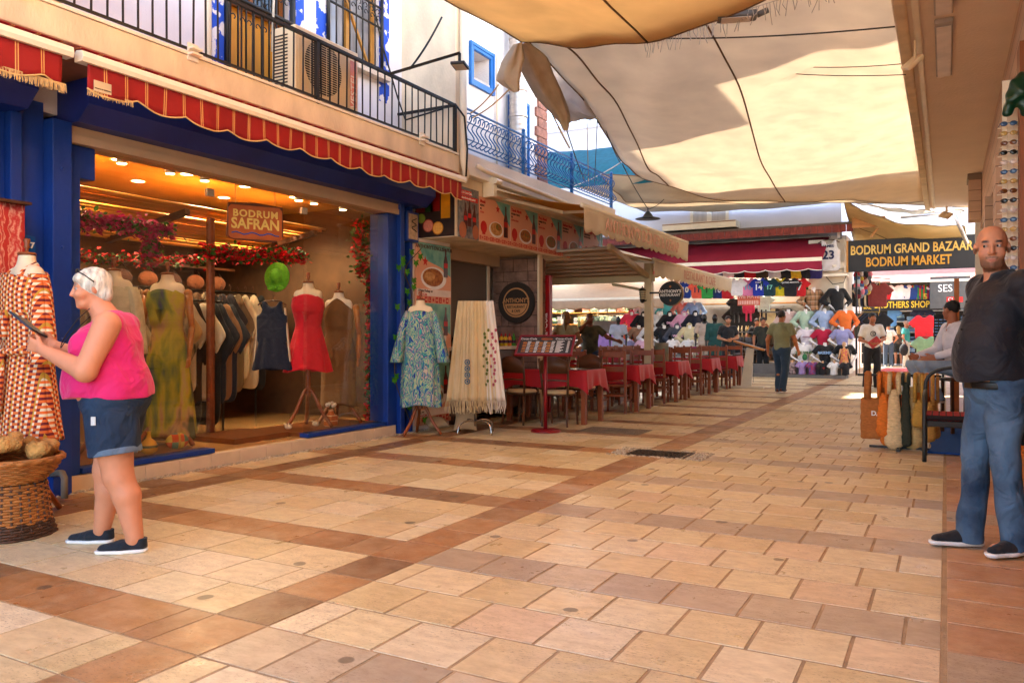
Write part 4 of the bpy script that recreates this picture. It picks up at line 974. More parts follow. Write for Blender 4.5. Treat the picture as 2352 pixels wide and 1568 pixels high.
# sails over the far alley
p = lambda u, v, Y: tuple(W(u, v, Y=Y))
sail([[p(1938, 462, 24), p(2030, 500, 24.5), p(2110, 520, 24.6), p(2215, 520, 25)], [p(1962, 560, 29), p(2040, 590, 29), p(2120, 600, 29), p(2230, 610, 29)]], sail_mat('sail_yellow', '#d8bc88', .5), 'pale yellow shade sail sloping behind the black bazaar sign', [('u', .5)], 11, .06)
sail([[p(1945, 462, 23), p(2040, 478, 24), p(2120, 484, 24.6), p(2215, 482, 25)], [p(1990, 468, 27), p(2060, 487, 28), p(2130, 492, 28), p(2200, 490, 28)]], sail_mat('sail_white', '#e4dccc', .5), 'narrow white shade sail sagging above the bazaar sign', [], 12, .04)
# bunched cloths hanging from the tie point
def bunch(pts, rad, m, label, seed, flat=.55):
    pts = catmull(pts, 8); rg_ = np.random.RandomState(seed); n = 22; ph = rg_.uniform(0, 6, 3); g = []
    k = len(pts)
    for i, q in enumerate(pts):
        r = np.interp(i/(k-1), np.linspace(0, 1, len(rad)), rad); row = []
        for j in range(n+1):
            a = 2*math.pi*j/n; rr_ = r*(1+.28*math.sin(5*a+ph[0]+i*.08)+.14*math.sin(9*a+ph[1]-i*.12)); row.append((q[0]+rr_*math.cos(a), q[1]+rr_*flat*math.sin(a), q[2]+.25*rr_*math.sin(a)))
        g.append(row)
    return tag(MB().grid(g).build('gathered_cloth', m, smooth=True), label, 'cloth')
DR = M('drab_cloth', '#b8a288', .9, .15, 5, .3, 120, trans=.15)
bunch([p(1202, 100, 8.7), p(1225, 140, 9.0), p(1262, 215, 9.5), p(1292, 268, 9.8), p(1300, 300, 9.9)], [.06, .17, .15, .09, .03], DR, 'long drab cloth bunched and hanging below the tie point of the sails', 1)
bunch([p(1190, 100, 8.6), p(1178, 140, 8.6), p(1170, 180, 8.6), p(1186, 212, 8.6)], [.05, .14, .14, .03], DR, 'drab cloth knotted beside the silver duct', 2)
P_ = patch([[p(1236, 112, 9.2), p(1290, 150, 9.8), p(1330, 200, 10.2)], [p(1262, 190, 9.8), p(1300, 235, 10.4), p(1368, 270, 10.8)], [p(1295, 285, 10.1), p(1335, 280, 10.5), p(1375, 270, 10.8)]], 8, 8, .03, 4)
tag(MB().grid(P_).build('hanging_cloth', M('pale_cloth', '#cfc6c0', .9, .08, 4, .2, 120, trans=.4), smooth=True, solid=.003), 'pale torn cloth hanging between the drab bunch and the big sail', 'cloth')
P_ = patch([[p(1218, 98, 9.0), p(1275, 112, 9.0), p(1340, 112, 9.0)], [p(1262, 150, 9.6), p(1340, 215, 10.4), p(1395, 250, 10.8)], [p(1372, 275, 10.9), p(1400, 290, 11.3), p(1420, 290, 11.6)]], 8, 8, .03, 6)
# teal net
P_ = patch([[p(1225, 352, 19), p(1330, 346, 18.5), p(1425, 336, 18)], [p(1225, 400, 17.5), p(1350, 385, 17), p(1470, 375, 16.8)], [p(1225, 440, 16.8), p(1380, 425, 16.5), p(1525, 418, 16.2)]], 8, 8, .02, 8)
tag(MB().grid(P_).build('shade_net', M('teal_net', '#1f6f80', .8, .15, 8, .2, 150, trans=.45), smooth=True, solid=.003), 'teal shade net stretched behind the blue railing', 'net')
WR = M('wire', '#3a332c', .7); RP = M('rope_tan', '#b89c74', .9)
ropes = [((1195, 100, 8.7), (1308, 340, 12.1), .015, RP, 'thick rope running from the sail tie point down to the blue railing'), ((1145, 195, 8.6), (1078, 262, 8.9), .010, RP, 'frayed rope from the knotted cloth to the railing, upper strand'), ((1170, 205, 8.6), (1082, 272, 8.9), .010, RP, 'frayed rope from the knotted cloth to the railing, lower strand'),
         ((1428, 372, 13.7), (1310, 430, 13.2), .010, M('rope_white', '#cfc4b4'), 'white rope from the cream sail corner to the railing'), ((1384, 280, 11.5), (1425, 375, 13.7), .008, WR, 'dark cord hanging along the left edge of the cream sail'), ((1302, 300, 9.9), (1345, 420, 13.3), .008, WR, 'dark cord below the bunched cloth'), ((1430, 378, 13.7), (1487, 478, 17), .010, WR, 'wire from the sail corner holding the hanging lamp'), ((1525, 458, 17), (1489, 480, 17), .008, WR, 'short wire on the right of the hanging lamp'), ((1475, 88, 9), (2055, 62, 8.0), .008, WR, 'long wire crossing under the cream sail near its top'), ((1720, 160, 10.5), (2080, 172, 9.5), .005, WR, 'thin wire under the middle of the cream sail'), ((1760, 148, 10.5), (2075, 147, 9.3), .005, WR, 'upper thin wire under the cream sail'), ((940, 160, 7.6), (1015, 40, 7.9), .012, IRON, 'black cable rising from the floodlight to the orange sail'), ((1348, 270, 11), (1352, 430, 13.4), .007, RP, 'thin cord hanging in front of the teal net'), ((1372, 272, 11), (1365, 425, 13.4), .007, WR, 'thin black cord hanging right of the thin tan one')]
for a, b, r_, m_, lab in ropes: rope([p(*a), p(*b)], r_, m_, lab, sag=.04)
# icicle light string
t = thing('light_string', 'string of unlit icicle lights hanging under the edge of the orange sail', 'string lights', p(1650, 60, 8.3)); q0 = Vector(p(1480, 95, 8.7)); q1 = Vector(p(1920, -40, 7.3)); m = MB(); rg = random.Random(9)
m.tube([q0.lerp(q1, i/20) for i in range(21)], .004, 4)
for i in range(60):
    a = q0.lerp(q1, i/60); l = rg.uniform(.05, .22); m.tube([a, a-Vector((rg.uniform(-.02, .02), 0, l*.5)), a-Vector((rg.uniform(-.03, .03), 0, l))], .0035, 4)
m.build('cord', M('cord_grey', '#a89a8c', .7), t, True)
t = thing('street_lamp_head', 'flat grey street lamp head hanging at the edge of the orange sail', 'lamp', p(1700, 38, 7.9), .3)
MB().box((-.22, -.09, -.03), (.16, .09, .03)).build('housing', M('lamp_grey2', '#5a5450', .5), t, bevel=.02); MB().box((-.18, -.07, -.036), (.1, .07, -.031)).build('lens', M('diffuser_off'), t); MB().cyl((.16, 0, 0), (.26, 0, .04), .03).build('neck', M('lamp_grey2'), t)
t = thing('pendant_lamp', 'dark dish pendant lamp hanging over the restaurant awning', 'lamp', p(1488, 498, 17))
MB().lathe([(.28, -.05), (.27, -.04), (.12, .0), (.07, .08), (.03, .12)], n=24).build('shade', M('lamp_dark', '#2a2a24', .5), t, smooth=True); MB().cyl((0, 0, .12), (0, 0, .2), .012).build('stem', IRON, t)
# ================================================================== FIGURES
SKIN = vcol('skin', .5, .35, .12, 220, .06, 25)
FAB = lambda c, **k: M('cloth_'+c.strip('#')+''.join(sorted(str(v) for v in k.values())), c, **{**dict(rough=.82, var=.1, scale=9, bump=.12, bscale=240, sheen=.12, fold=.5), **k})
def vec(*a): return np.array(a, float)
BASEJ = dict(pel=(0, 0, .95), ch=(0, 0, 1.25), nk=(0, .015, 1.47), hd=(0, -.015, 1.635),
             shL=(.18, .01, 1.42), shR=(-.18, .01, 1.42), elL=(.25, .03, 1.14), elR=(-.25, .03, 1.14), wrL=(.26, -.06, .90), wrR=(-.26, -.06, .90),
             hiL=(.09, 0, .92), hiR=(-.09, 0, .92), knL=(.10, -.01, .50), knR=(-.10, -.01, .50), anL=(.11, .03, .09), anR=(-.11, .03, .09))
def add_hand(S, wr, d, side, nrm, k, curl=.5, rmin=.008, ln=1.):
    d = d/np.linalg.norm(d); n = nrm-d*(nrm@d); n = n/np.linalg.norm(n); s = np.cross(d, n)*side
    for i in range(4):
        o = (i-1.5)*.0205; L = (.034, .040, .038, .029)[i]*ln
        kn = wr+d*.088*ln+s*o; S.cone(wr+s*o*.45, kn, .015, max(.0115, rmin), .012)
        a = curl*(.7+.12*i); p1 = kn+(d*math.cos(a)+n*math.sin(a))*L*1.15; a2 = curl*1.9; p2 = p1+(d*math.cos(a2)+n*math.sin(a2))*L
        S.cone(kn, p1, max(.0098, rmin), max(.009, rmin), .006).cone(p1, p2, max(.009, rmin), max(.0075, rmin), .006)
    t0 = wr+d*.025+s*(-.026); t1 = t0+(d*.7-s*.5+n*.35)*.048; t2 = t1+(d*.9-s*.05+n*.4)*.032
    S.cone(t0, t1, .015, max(.011, rmin), .012).cone(t1, t2, max(.0105, rmin), max(.009, rmin), .006)
def head_prims(S, hc, Rh, k=1., neck=None, fem=False, fat=0.):
    def T(x, y, z): return hc+Rh@vec(x, y, z)*k
    def E(c, r, kk=.02, op='+'):
        M3 = Matrix(Rh.tolist()); S.p.append(('e', T(*c), vec(*r)*k, M3, None, kk, 0, op))
    E((0, .014, .036), (.074, .092, .084)); E((0, -.028, -.036), (.060+fat*.4, .060, .076), .03); S.cone(T(-.028, -.052, -.088), T(.028, -.052, -.088), .022*k, .022*k, .03)
    S.cone(T(0, -.072, -.096), T(0, -.070, -.092), .016*k, .018*k, .02)
    E((.036, -.06, -.028), (.026+fat, .024+fat, .030), .02); E((-.036, -.06, -.028), (.026+fat, .024+fat, .030), .02)
    S.cone(T(-.036, -.070, .033), T(.036, -.070, .033), .014*k, .014*k, .016)
    for s in (-1, 1): E((s*.031, -.094, .010), (.017, .014, .011), .012, '-')
    for s in (-1, 1): S.cone(T(s*.018, -.083, .0205), T(s*.044, -.078, .0185), .0055*k, .0055*k, .005); S.cone(T(s*.020, -.082, -.004), T(s*.042, -.078, -.003), .0045*k, .0045*k, .005)
    S.cone(T(0, -.084, .022), T(0, -.106, -.026), .0085*k, .0125*k, .010)
    for s in (-1, 1): S.cone(T(s*.011, -.094, -.030), T(s*.012, -.092, -.030), .008*k, .008*k, .006)
    S.cone(T(-.019, -.082, -.060), T(.019, -.082, -.060), .0065*k, .0065*k, .006); S.cone(T(-.016, -.082, -.070), T(.016, -.082, -.070), .0075*k, .0075*k, .006)
    S.cone(T(-.017, -.0925, -.0650), T(.017, -.0925, -.0650), .0025*k, .0025*k, .003, 0, '-')
    for s in (-1, 1):
        M3 = Matrix((Rh@np.array(Matrix.Rotation(s*.35, 3, 'Z'))).tolist()); S.p.append(('e', T(s*.078, .014, -.002), vec(.009, .020, .032)*k, M3, None, .008, 0, '+'))
def noise3(V, f, seed=0):
    rg_ = np.random.RandomState(seed); s = 0
    for i in range(5):
        a = rg_.normal(0, 1, 3)*f; s = s+np.sin(V@a+rg_.uniform(0, 6)+1.3*np.sin(V@(a[[1, 2, 0]]*.7)))
    return s/5
def person(label, loc, rz=0, H=1.75, J=None, skin='#b5764e', top=('tee', '#e8e4dc'), bottom=('trousers', '#2a3446'), shoes='#e8e4e0', hair=('short', '#1a120c'), beard=0., brows='#20140c',
           head=(0, 0, 0), chest=1., belly=1., hips=1., arm=1., leg=1., h=.012, hand=(.5, .5), hn=None, hd_dir=None, fem=False, topcol=None, fat=0., sleeve=.62, hem=.90, eyes=True, sole='#e8e4de', sock=None, topdisp=.005, legdisp=.006, group=None, collar=False, armhole=.075, hk=1.0, neckr=.052, trunk2=None, shortf=.80):
    j = {k: vec(*v) for k, v in BASEJ.items()}
    for k, v in (J or {}).items(): j[k] = vec(*v)
    t = thing('person', label, 'person', loc, rz, group, s=H/1.75)
    Rh = np.array(Euler((head[1], head[2], head[0]), 'XYZ').to_matrix()); hc = j['hd']
    Dp = j['ch']-j['pel']; bz = .5*(j['pel']+j['ch'])
    S = SDF()
    trunk = [('e', j['pel']+vec(0, .005, -.01), vec(.165*hips, .118*hips, .12), .05), ('e', bz+vec(0, -.012-.10*(belly-1), -.01-.07*(belly-1)), vec(.142*(1+(belly-1)*.7), .108*(1+(belly-1)*.95), .17), .06), ('e', j['ch']+vec(0, 0, .02), vec(.163*chest, .118*chest, .17), .06)]
    if trunk2: trunk = [('e', vec(*a), vec(*b_), .06) for a, b_ in trunk2]
    def add_trunk(S, g=0., lo=True):
        for kd, c, r, kk in trunk: S.ell(c, r+g, kk)
        if fem:
            for s in (-1, 1): S.ell(j['ch']+vec(s*.075*chest, -.085*chest, -.0), vec(.075, .06, .075)*chest+g, .04)
        S.cone(j['shL']+vec(-.03, 0, 0), j['shR']+vec(.03, 0, 0), .058*arm**.5+g, .058*arm**.5+g, .05)
        S.cone(j['nk']+vec(0, .01, -.05), j['nk'], .075+g, .055+g, .04)
    add_trunk(S)
    S.cone(j['nk']+vec(0, 0, -.04), hc+Rh@vec(0, .02, -.06), neckr+.008, neckr, .03)
    head_prims(S, hc, Rh, hk, fem=fem, fat=fat)
    for s, L in ((1, 'L'), (-1, 'R')):
        S.cone(j['sh'+L], j['el'+L], .052*arm, .042*arm, .03).cone(j['el'+L], j['wr'+L], .043*arm, .027*arm**.5, .02)
        fd = j['wr'+L]-j['el'+L]; nr = vec(-s*.6, -.5, 0) if not hn else vec(*hn[0 if L == 'L' else 1]); dd = fd if not hd_dir else (vec(*hd_dir[0 if L == 'L' else 1]) if hd_dir[0 if L == 'L' else 1] else fd)
        add_hand(S, j['wr'+L], dd, s, nr, 1, hand[0 if L == 'L' else 1], rmin=h*.62)
        S.cone(j['hi'+L], j['kn'+L], .088*leg, .058*leg, .04)
        m_ = j['kn'+L]*.68+j['an'+L]*.32+vec(0, .018, 0); S.cone(j['kn'+L], m_, .056*leg, .054*leg, .02).cone(m_, j['an'+L], .052*leg, .038*leg**.7, .02)
        S.cone(j['an'+L]+vec(0, .01, -.04), j['an'+L]+vec(s*.015, -.13, -.055), .032, .026, .02)
    V, Fq = S.mesh(h)
    # colours of the skin itself: lips, brows, beard stubble
    c0 = vec(*srgb(skin)); C = np.tile(c0, (len(V), 1)); P = ((V-hc)@Rh)/hk
    def paint(c, r, colr, soft=.25, mx=1.):
        nonlocal C
        q = np.sqrt((((P-vec(*c))/vec(*r))**2).sum(1)); a = np.clip((1-q)/soft, 0, 1)[:, None]*mx; C = C*(1-a)+a*vec(*srgb(colr))
    bl = c0*vec(1.1, .78, .72); ruddy = tuple(np.clip(bl, 0, 1))
    for s in (-1, 1): paint((s*.038, -.07, -.03), (.03, .03, .028), ruddy, .8, .5)
    paint((0, -.11, -.03), (.018, .02, .02), ruddy, .8, .5)
    if beard:
        bc = srgb('#2a1c14')
        q = (P[:, 2] < -.046) & (P[:, 2] > -.13) & (P[:, 1] < .0) & (P[:, 1] > -.13); e = np.clip((-.040-P[:, 2])/.03-np.clip((P[:, 1]+.0)/.02, 0, 1), 0, 1)*q
        side = (np.abs(P[:, 0]) > .045) & (P[:, 1] < .004) & (P[:, 1] > -.05) & (P[:, 2] < .0) & (P[:, 2] > -.11); e = np.maximum(e, side*.85)
        ch = (np.abs(P[:, 0]) < .030) & (P[:, 2] > -.060) & (P[:, 2] < -.046) & (P[:, 1] < -.07); e = np.maximum(e, ch*1.)
        e = e*(.8+.2*noise3(V, 300, 3)); mo = np.sqrt((P[:, 0]/.027)**2+((P[:, 2]+.066)/.011)**2); e = e*np.clip((mo-.8)/.4, 0, 1)*(P[:, 1] > -.104); a = (e*beard*.82)[:, None]; C = C*(1-a)+a*vec(*bc)
    paint((0, -.088, -.066), (.025, .03, .009), tuple(np.clip(c0*vec(.7, .36, .34), 0, 1)), .4, .9)
    for s in (-1, 1): paint((s*.033, -.083, .033), (.025, .03, .0075), brows, .4, 1.)
    C = C*(1+.03*noise3(V, 60, 2))[:, None]
    body = mesh_obj('body', V, Fq, SKIN, t, col=C)
    if eyes:
        for s in (-1, 1):
            ec = hc+Rh@vec(s*.031, -.0755, .009)*hk
            mb = MB().ball(ec, .0115*hk, 6); e = mb.build('eye', M('eye_white', '#a89c94', .3), t, smooth=True)
            g = ec+Rh@vec((eyes if isinstance(eyes, float) else 0)*.005, -.0078, 0)*hk; MB().ball(g, .0062*hk, 5).build('iris', M('iris', '#1c100a', .2), e, smooth=True)
    # top
    tk, tc = top; TM = tc if not isinstance(tc, str) else FAB(tc); g = .014
    S = SDF(); add_trunk(S, g)
    for s, L in ((1, 'L'), (-1, 'R')):
        a, b, c = j['sh'+L], j['el'+L], j['wr'+L]
        if tk in ('tee', 'polo'): S.cone(a, a+(b-a)*sleeve, .055*arm+g, .054*arm+g+.006, .03, 1)
        elif tk in ('long', 'shirt', 'hoodie'):
            q = .012 if tk == 'hoodie' else 0; S.cone(a, b, .054*arm+g+q, .045*arm+g+q, .03).cone(b, b+(c-b)*.96, .046*arm+g+q, .030*arm+g+q*.6, .02, 1)
            if tk == 'hoodie': S.cone(b+(c-b)*.9, b+(c-b)*.97, .032+g, .034+g, .01, 1)
        elif tk == 'rolled': S.cone(a, b, .054*arm+g, .045*arm+g, .03).cone(b, b+(c-b)*.35, .048*arm+g, .046*arm+g, .02, 1)
        elif tk == 'tank': S.ell(a+vec(s*.065, 0, -.015), (armhole, .13, .13), .012, '-')
    nb = j['nk']+vec(0, 0, -.01)
    S.cone(nb+vec(0, -.01, -.045), nb+vec(0, 0, .08), .062, .075, .01, 0, '-')
    if tk == 'tank': S.ell(nb+vec(0, -.06, -.035), (.085, .10, .10), .01, '-')
    if tk in ('shirt', 'polo', 'rolled') or collar:
        S.cone(nb+vec(0, .004, -.02), nb+vec(0, .006, .040), .084, .070, .010, 2); S.cone(nb+vec(0, -.01, -.04), nb+vec(0, -.005, .09), .060, .060, .004, 0, '-')
        S.cone(nb+vec(0, -.07, -.10), nb+vec(0, -.08, .06), .012, .045, .004, 0, '-')
    if tk == 'hoodie':
        S.cone(nb+vec(-.05, .05, .0), nb+vec(.05, .05, .0), .05, .05, .03); S.ell(nb+vec(0, -.02, .03), (.06, .07, .06), .01, '-')
    zh = hem; f1 = folds(int(abs(loc[0]*37+loc[1]*11)*10) % 1000, topdisp)
    hc_ = lambda X, Y, Z: (zh-Z)+.01*np.sin(X*14+Y*9)
    if trunk2: S.ell(vec(trunk[1][1][0], trunk[1][1][1]+.012, hem+.05), trunk[1][2]+vec(.018, .035 if fem else .015, 0), .05)
    V2, F2 = S.mesh(h, f1, lambda X, Y, Z: np.maximum(hc_(X, Y, Z), -1))
    cc = topcol(V2) if topcol else None
    mesh_obj('top' if tk == 'tank' else ('hoodie' if tk == 'hoodie' else 'shirt'), V2, F2, TM, t, col=cc)
    if tk in ('shirt', 'polo') or collar:
        g_ = []
        for i in range(21):
            a = R(-90+24)+(2*math.pi-R(48))*i/20; e = abs(i-10)/10; ca, sa = math.cos(a), math.sin(a); q0 = nb+vec(0, 0, .0)
            g_.append([tuple(q0+vec(.064*ca, .062*sa, .045-.03*e**2)), tuple(q0+vec(.070*ca, .068*sa, .050-.03*e**2)), tuple(q0+vec(.098*ca, .092*sa-.022*e**4, .0-.055*e**3))])
        MB().grid(g_).build('collar', TM, t, smooth=True, solid=.005)
    # bottoms
    bk, bc = bottom; BM = bc if not isinstance(bc, str) else FAB(bc); S = SDF()
    if trunk2: S.ell(trunk[0][1], trunk[0][2]+.012, .04); belly = 1
    else: S.ell(j['pel']+vec(0, .005, -.02), vec(.165*hips, .120*hips, .13)+.010, .04)
    if belly > 1.1: S.ell(bz+vec(0, -.012-.10*(belly-1), -.09), (.140*(1+(belly-1)*.7), .102*(1+(belly-1)*.95), .13), .05)
    fr = dict(trousers=1., shorts=shortf, skirt=.6)[bk]
    for s, L in ((1, 'L'), (-1, 'R')):
        a, b, c = j['hi'+L], j['kn'+L], j['an'+L]+vec(0, 0, -.018)
        if bk == 'shorts': S.cone(a, a+(b-a)*fr, .094*leg+.012, .082*leg+.022, .03, 1)
        else: S.cone(a, b, .094*leg+.012, .064*leg+.016, .03).cone(b, b+(c+vec(0, 0, -.045)-b)*fr, .062*leg+.018, .052*leg**.5+.020, .02, 1)
    V3, F3 = S.mesh(h, folds(int(abs(loc[1]*53)*10) % 1000, legdisp, 26, 20), lambda X, Y, Z: np.maximum(Z-(j['pel'][2]+.075+.0*X), -1))
    mesh_obj(bk, V3, F3, BM, t)
    if bk == 'shorts' and h < .01:
        for s, L in ((1, 'L'), (-1, 'R')):
            a = j['hi'+L]; b = a+(j['kn'+L]-a)*fr; d = (b-a)/np.linalg.norm(b-a)
            S = SDF().cone(b-d*.035, b+d*.004, .083*leg+.026, .082*leg+.027, .01, 2); v, q = S.mesh(h); mesh_obj('turned_cuff', v, q, FAB('#5a6a7c'), t)
    # shoes
    if shoes:
        for s, L in ((1, 'L'), (-1, 'R')):
            an = j['an'+L]; fd = J.get('foot'+L) if J else None; d = vec(*(fd or (s*.12, -1, 0))); d = d/np.linalg.norm(d); hl = an+vec(0, 0, -.055)-d*.03
            S = SDF().cone(hl, hl+d*.10+vec(0, 0, -.004), .040, .043, .02).cone(hl+d*.10, hl+d*.205+vec(0, 0, -.010), .044, .032, .02).cone(hl+vec(0, 0, 0), hl+vec(0, 0, .05), .038, .042, .015, 1).cone(an+vec(0, 0, .0), an+vec(0, 0, .06), .03, .03, .005, 0, '-')
            zb = hl[2]-.012; v, q = S.mesh(min(h, .008), None, lambda X, Y, Z: zb-Z); o = mesh_obj('shoe', v, q, FAB(shoes), t)
            S = SDF().cone(hl+vec(0, 0, -.012), hl+d*.10+vec(0, 0, -.012), .047, .051, .02).cone(hl+d*.10+vec(0, 0, -.012), hl+d*.214+vec(0, 0, -.012), .051, .038, .02)
            v, q = S.mesh(min(h, .008), None, lambda X, Y, Z: np.maximum(Z-zb, zb-.023-Z)); mesh_obj('sole', v, q, M('sole'+sole, sole, .6), o)
            if h < .01:
                m = MB()
                for i in range(5):
                    cpt = hl+d*(.055+.022*i)+vec(0, 0, .047-.006*i); sd = vec(-d[1], d[0], 0)*.02; m.tube([cpt-sd, cpt+vec(0, 0, .006), cpt+sd], .0035, 5)
                m.build('laces', FAB('#15151c'), o, smooth=True)
            if sock: S = SDF().cone(an+vec(0, .0, -.01), an+vec(0, 0, .035), .041, .042, .01, 2); v, q = S.mesh(.008); mesh_obj('sock', v, q, FAB(sock), t)
    # hair
    if hair:
        hk_, hcol = hair; HM = M('hair'+hcol+hk_, hcol, .55, .5, 40, .5, 160, stretch=(1, 1, .25)); S = SDF(); M3 = Matrix(Rh.tolist()); T = lambda x, y, z: hc+Rh@vec(x, y, z)*hk
        if hk_ == 'short': S.p.append(('e', T(0, .020, .046), vec(.080, .096, .087)*hk, M3, None, .01, 0, '+'))
        elif hk_ == 'crop': S.p.append(('e', T(0, .020, .040), vec(.0765, .094, .084)*hk, M3, None, .01, 0, '+'))
        elif hk_ == 'full':
            S.p.append(('e', T(0, .016, .048), vec(.085, .102, .090)*hk, M3, None, .01, 0, '+'))
        elif hk_ == 'bob':
            S.p.append(('e', T(0, .024, .034), vec(.090, .106, .102)*hk, M3, None, .01, 0, '+')); S.cone(T(-.05, -.060, .072), T(.05, -.060, .072), .026*hk, .026*hk, .03); S.cone(T(-.03, .07, -.04), T(.03, .07, -.04), .05, .05, .03)
        elif hk_ == 'pony':
            S.p.append(('e', T(0, .022, .040), vec(.083, .100, .092)*hk, M3, None, .01, 0, '+')); S.cone(T(0, .115, .03), T(0, .15, -.12), .03, .036, .02).cone(T(0, .15, -.12), T(0, .13, -.26), .036, .012, .02)
        elif hk_ == 'long':
            S.p.append(('e', T(0, .022, .040), vec(.086, .102, .092)*hk, M3, None, .01, 0, '+')); S.cone(T(0, .06, 0), T(0, .08, -.2), .075, .07, .04)
        # face and neck openings
        S.p.append(('e', T(0, -.10, -.036), vec(.072, .088, .088 if hk_ == 'full' else .096)*hk, M3, None, .01, 0, '-'))
        if hk_ in ('short', 'crop', 'full'):
            S.p.append(('e', T(0, .05, -.16), vec(.15, .15, .135)*hk, M3, None, .01, 0, '-'))
            for s in (-1, 1): S.p.append(('e', T(s*.085, .012, -.005), vec(.03, .024, .036)*hk, M3, None, .006, 0, '-'))
        fh = folds(5, .004, 120, 60, 8); v, q = S.mesh(min(h, .008), lambda X, Y, Z: fh(X, Y, Z))
        mesh_obj('hair', v, q, HM, t)
    t['_hc'] = 0; del t['_hc']
    t_info = dict(j=j, Rh=Rh, hc=hc, hk=hk); return t, t_info

# ------------------------------------------------------------------ shop mannequin busts
MANW = M('mannequin_white', '#e6e2de', .35, .02); MANT = M('mannequin_tan', '#c99c74', .5, .03)
def bust(kind, arms, h=.011, printed=False):
    """waist at z=0; returns (body V,F), (shirt V,F)"""
    z0 = .93; o = vec(0, 0, -z0); j = {k: vec(*v)+o for k, v in BASEJ.items()}
    if arms == 'hips': j['elL'] = vec(.37, .06, 1.17-z0); j['wrL'] = vec(.20, -.09, 1.03-z0); j['elR'] = j['elL']*vec(-1, 1, 1); j['wrR'] = j['wrL']*vec(-1, 1, 1)
    elif arms == 'none': pass
    def trunk(S, g=0):
        S.ell(vec(0, 0, 0), vec(.15, .105, .12)+g, .05).ell(vec(0, 0, .15), vec(.135, .10, .17)+g, .05).ell(vec(0, 0, .34), vec(.165, .115, .17)+g, .05).cone(j['shL']+vec(-.03, 0, 0), j['shR']+vec(.03, 0, 0), .056+g, .056+g, .05)
    S = SDF(); trunk(S); S.cone(vec(0, .012, .45), vec(0, -.008, .63), .055, .05, .03, 1)
    if arms != 'none':
        for s, L in ((1, 'L'), (-1, 'R')):
            S.cone(j['sh'+L], j['el'+L], .045, .038, .03).cone(j['el'+L], j['wr'+L], .036, .025, .02); add_hand(S, j['wr'+L], j['wr'+L]-j['el'+L]+vec(0, 0, -.06), s, vec(0, -.3, -.9), 1, .25, .008)
    b = S.mesh(h, None, lambda X, Y, Z: -.02-Z)
    g = .024; S = SDF(); trunk(S, g)
    if arms != 'none':
        for s, L in ((1, 'L'), (-1, 'R')):
            a, b_, c = j['sh'+L], j['el'+L], j['wr'+L]
            if kind == 'tee': S.cone(a, a+(b_-a)*.72, .055+g, .056+g, .03, 1)
            elif kind == 'shirt': S.cone(a, b_, .05+g, .042+g, .03).cone(b_, b_+(c-b_)*.8, .042+g, .032+g, .02, 1)
            else: S.cone(a, b_, .062+g, .056+g, .03).cone(b_, b_+(c-b_)*.85, .056+g, .04+g, .02, 1)
    else:
        for s in (-1, 1): S.cone(vec(s*.17, 0, .48), vec(s*.27, 0, .33), .055+g, .062+g, .03, 1)
    nb = vec(0, .005, .53)
    if kind == 'hood':
        S.cone(nb+vec(-.05, .05, .01), nb+vec(.05, .05, .01), .055, .055, .03).ell(nb+vec(0, .04, .08), (.085, .06, .09), .02); S.ell(nb+vec(0, -.03, .07), (.062, .085, .085), .01, '-')
    else:
        S.cone(nb+vec(0, -.012, -.05), nb+vec(0, 0, .08), .06, .07, .01, 0, '-')
        if kind == 'shirt' or kind == 'polo':
            S.cone(nb+vec(0, .004, -.03), nb+vec(0, .004, .02), .076, .068, .012, 2); S.cone(nb+vec(0, -.01, -.05), nb+vec(0, -.005, .08), .057, .06, .004, 0, '-'); S.cone(nb+vec(0, -.075, -.11), nb+vec(0, -.08, .06), .010, .045, .004, 0, '-')
    f = folds(12, .0045)
    c = S.mesh(h, f, lambda X, Y, Z: (-.01-Z)+.01*np.sin(X*17))
    return b, c
BUST = {}
def bust_thing(kind, arms, label, loc, rz, col, s=1., body=None, group=None, extra=None, pname=None):
    key = (kind, arms)
    if key not in BUST:
        (bv, bf), (cv, cf) = bust(kind, arms)
        a = mesh_obj('torso', bv, bf, MANW); b = mesh_obj('shirt', cv, cf, FAB('#ffffff')); BUST[key] = (a.data, b.data)
        for o in (a, b): bpy.data.objects.remove(o)
    t = thing('shop_mannequin', label, 'mannequin', loc, rz, group, s); out = []
    for nm, me, mt in (('torso', BUST[key][0], body or MANW), (pname or dict(hood='hoodie', tee='t_shirt').get(kind, 'shirt'), BUST[key][1], FAB(col) if isinstance(col, str) else col)):
        o = bpy.data.objects.new(nm, me); COL.objects.link(o); o.parent = t; o.material_slots[0].link = 'OBJECT'; o.material_slots[0].material = mt; out.append(o)
    return t
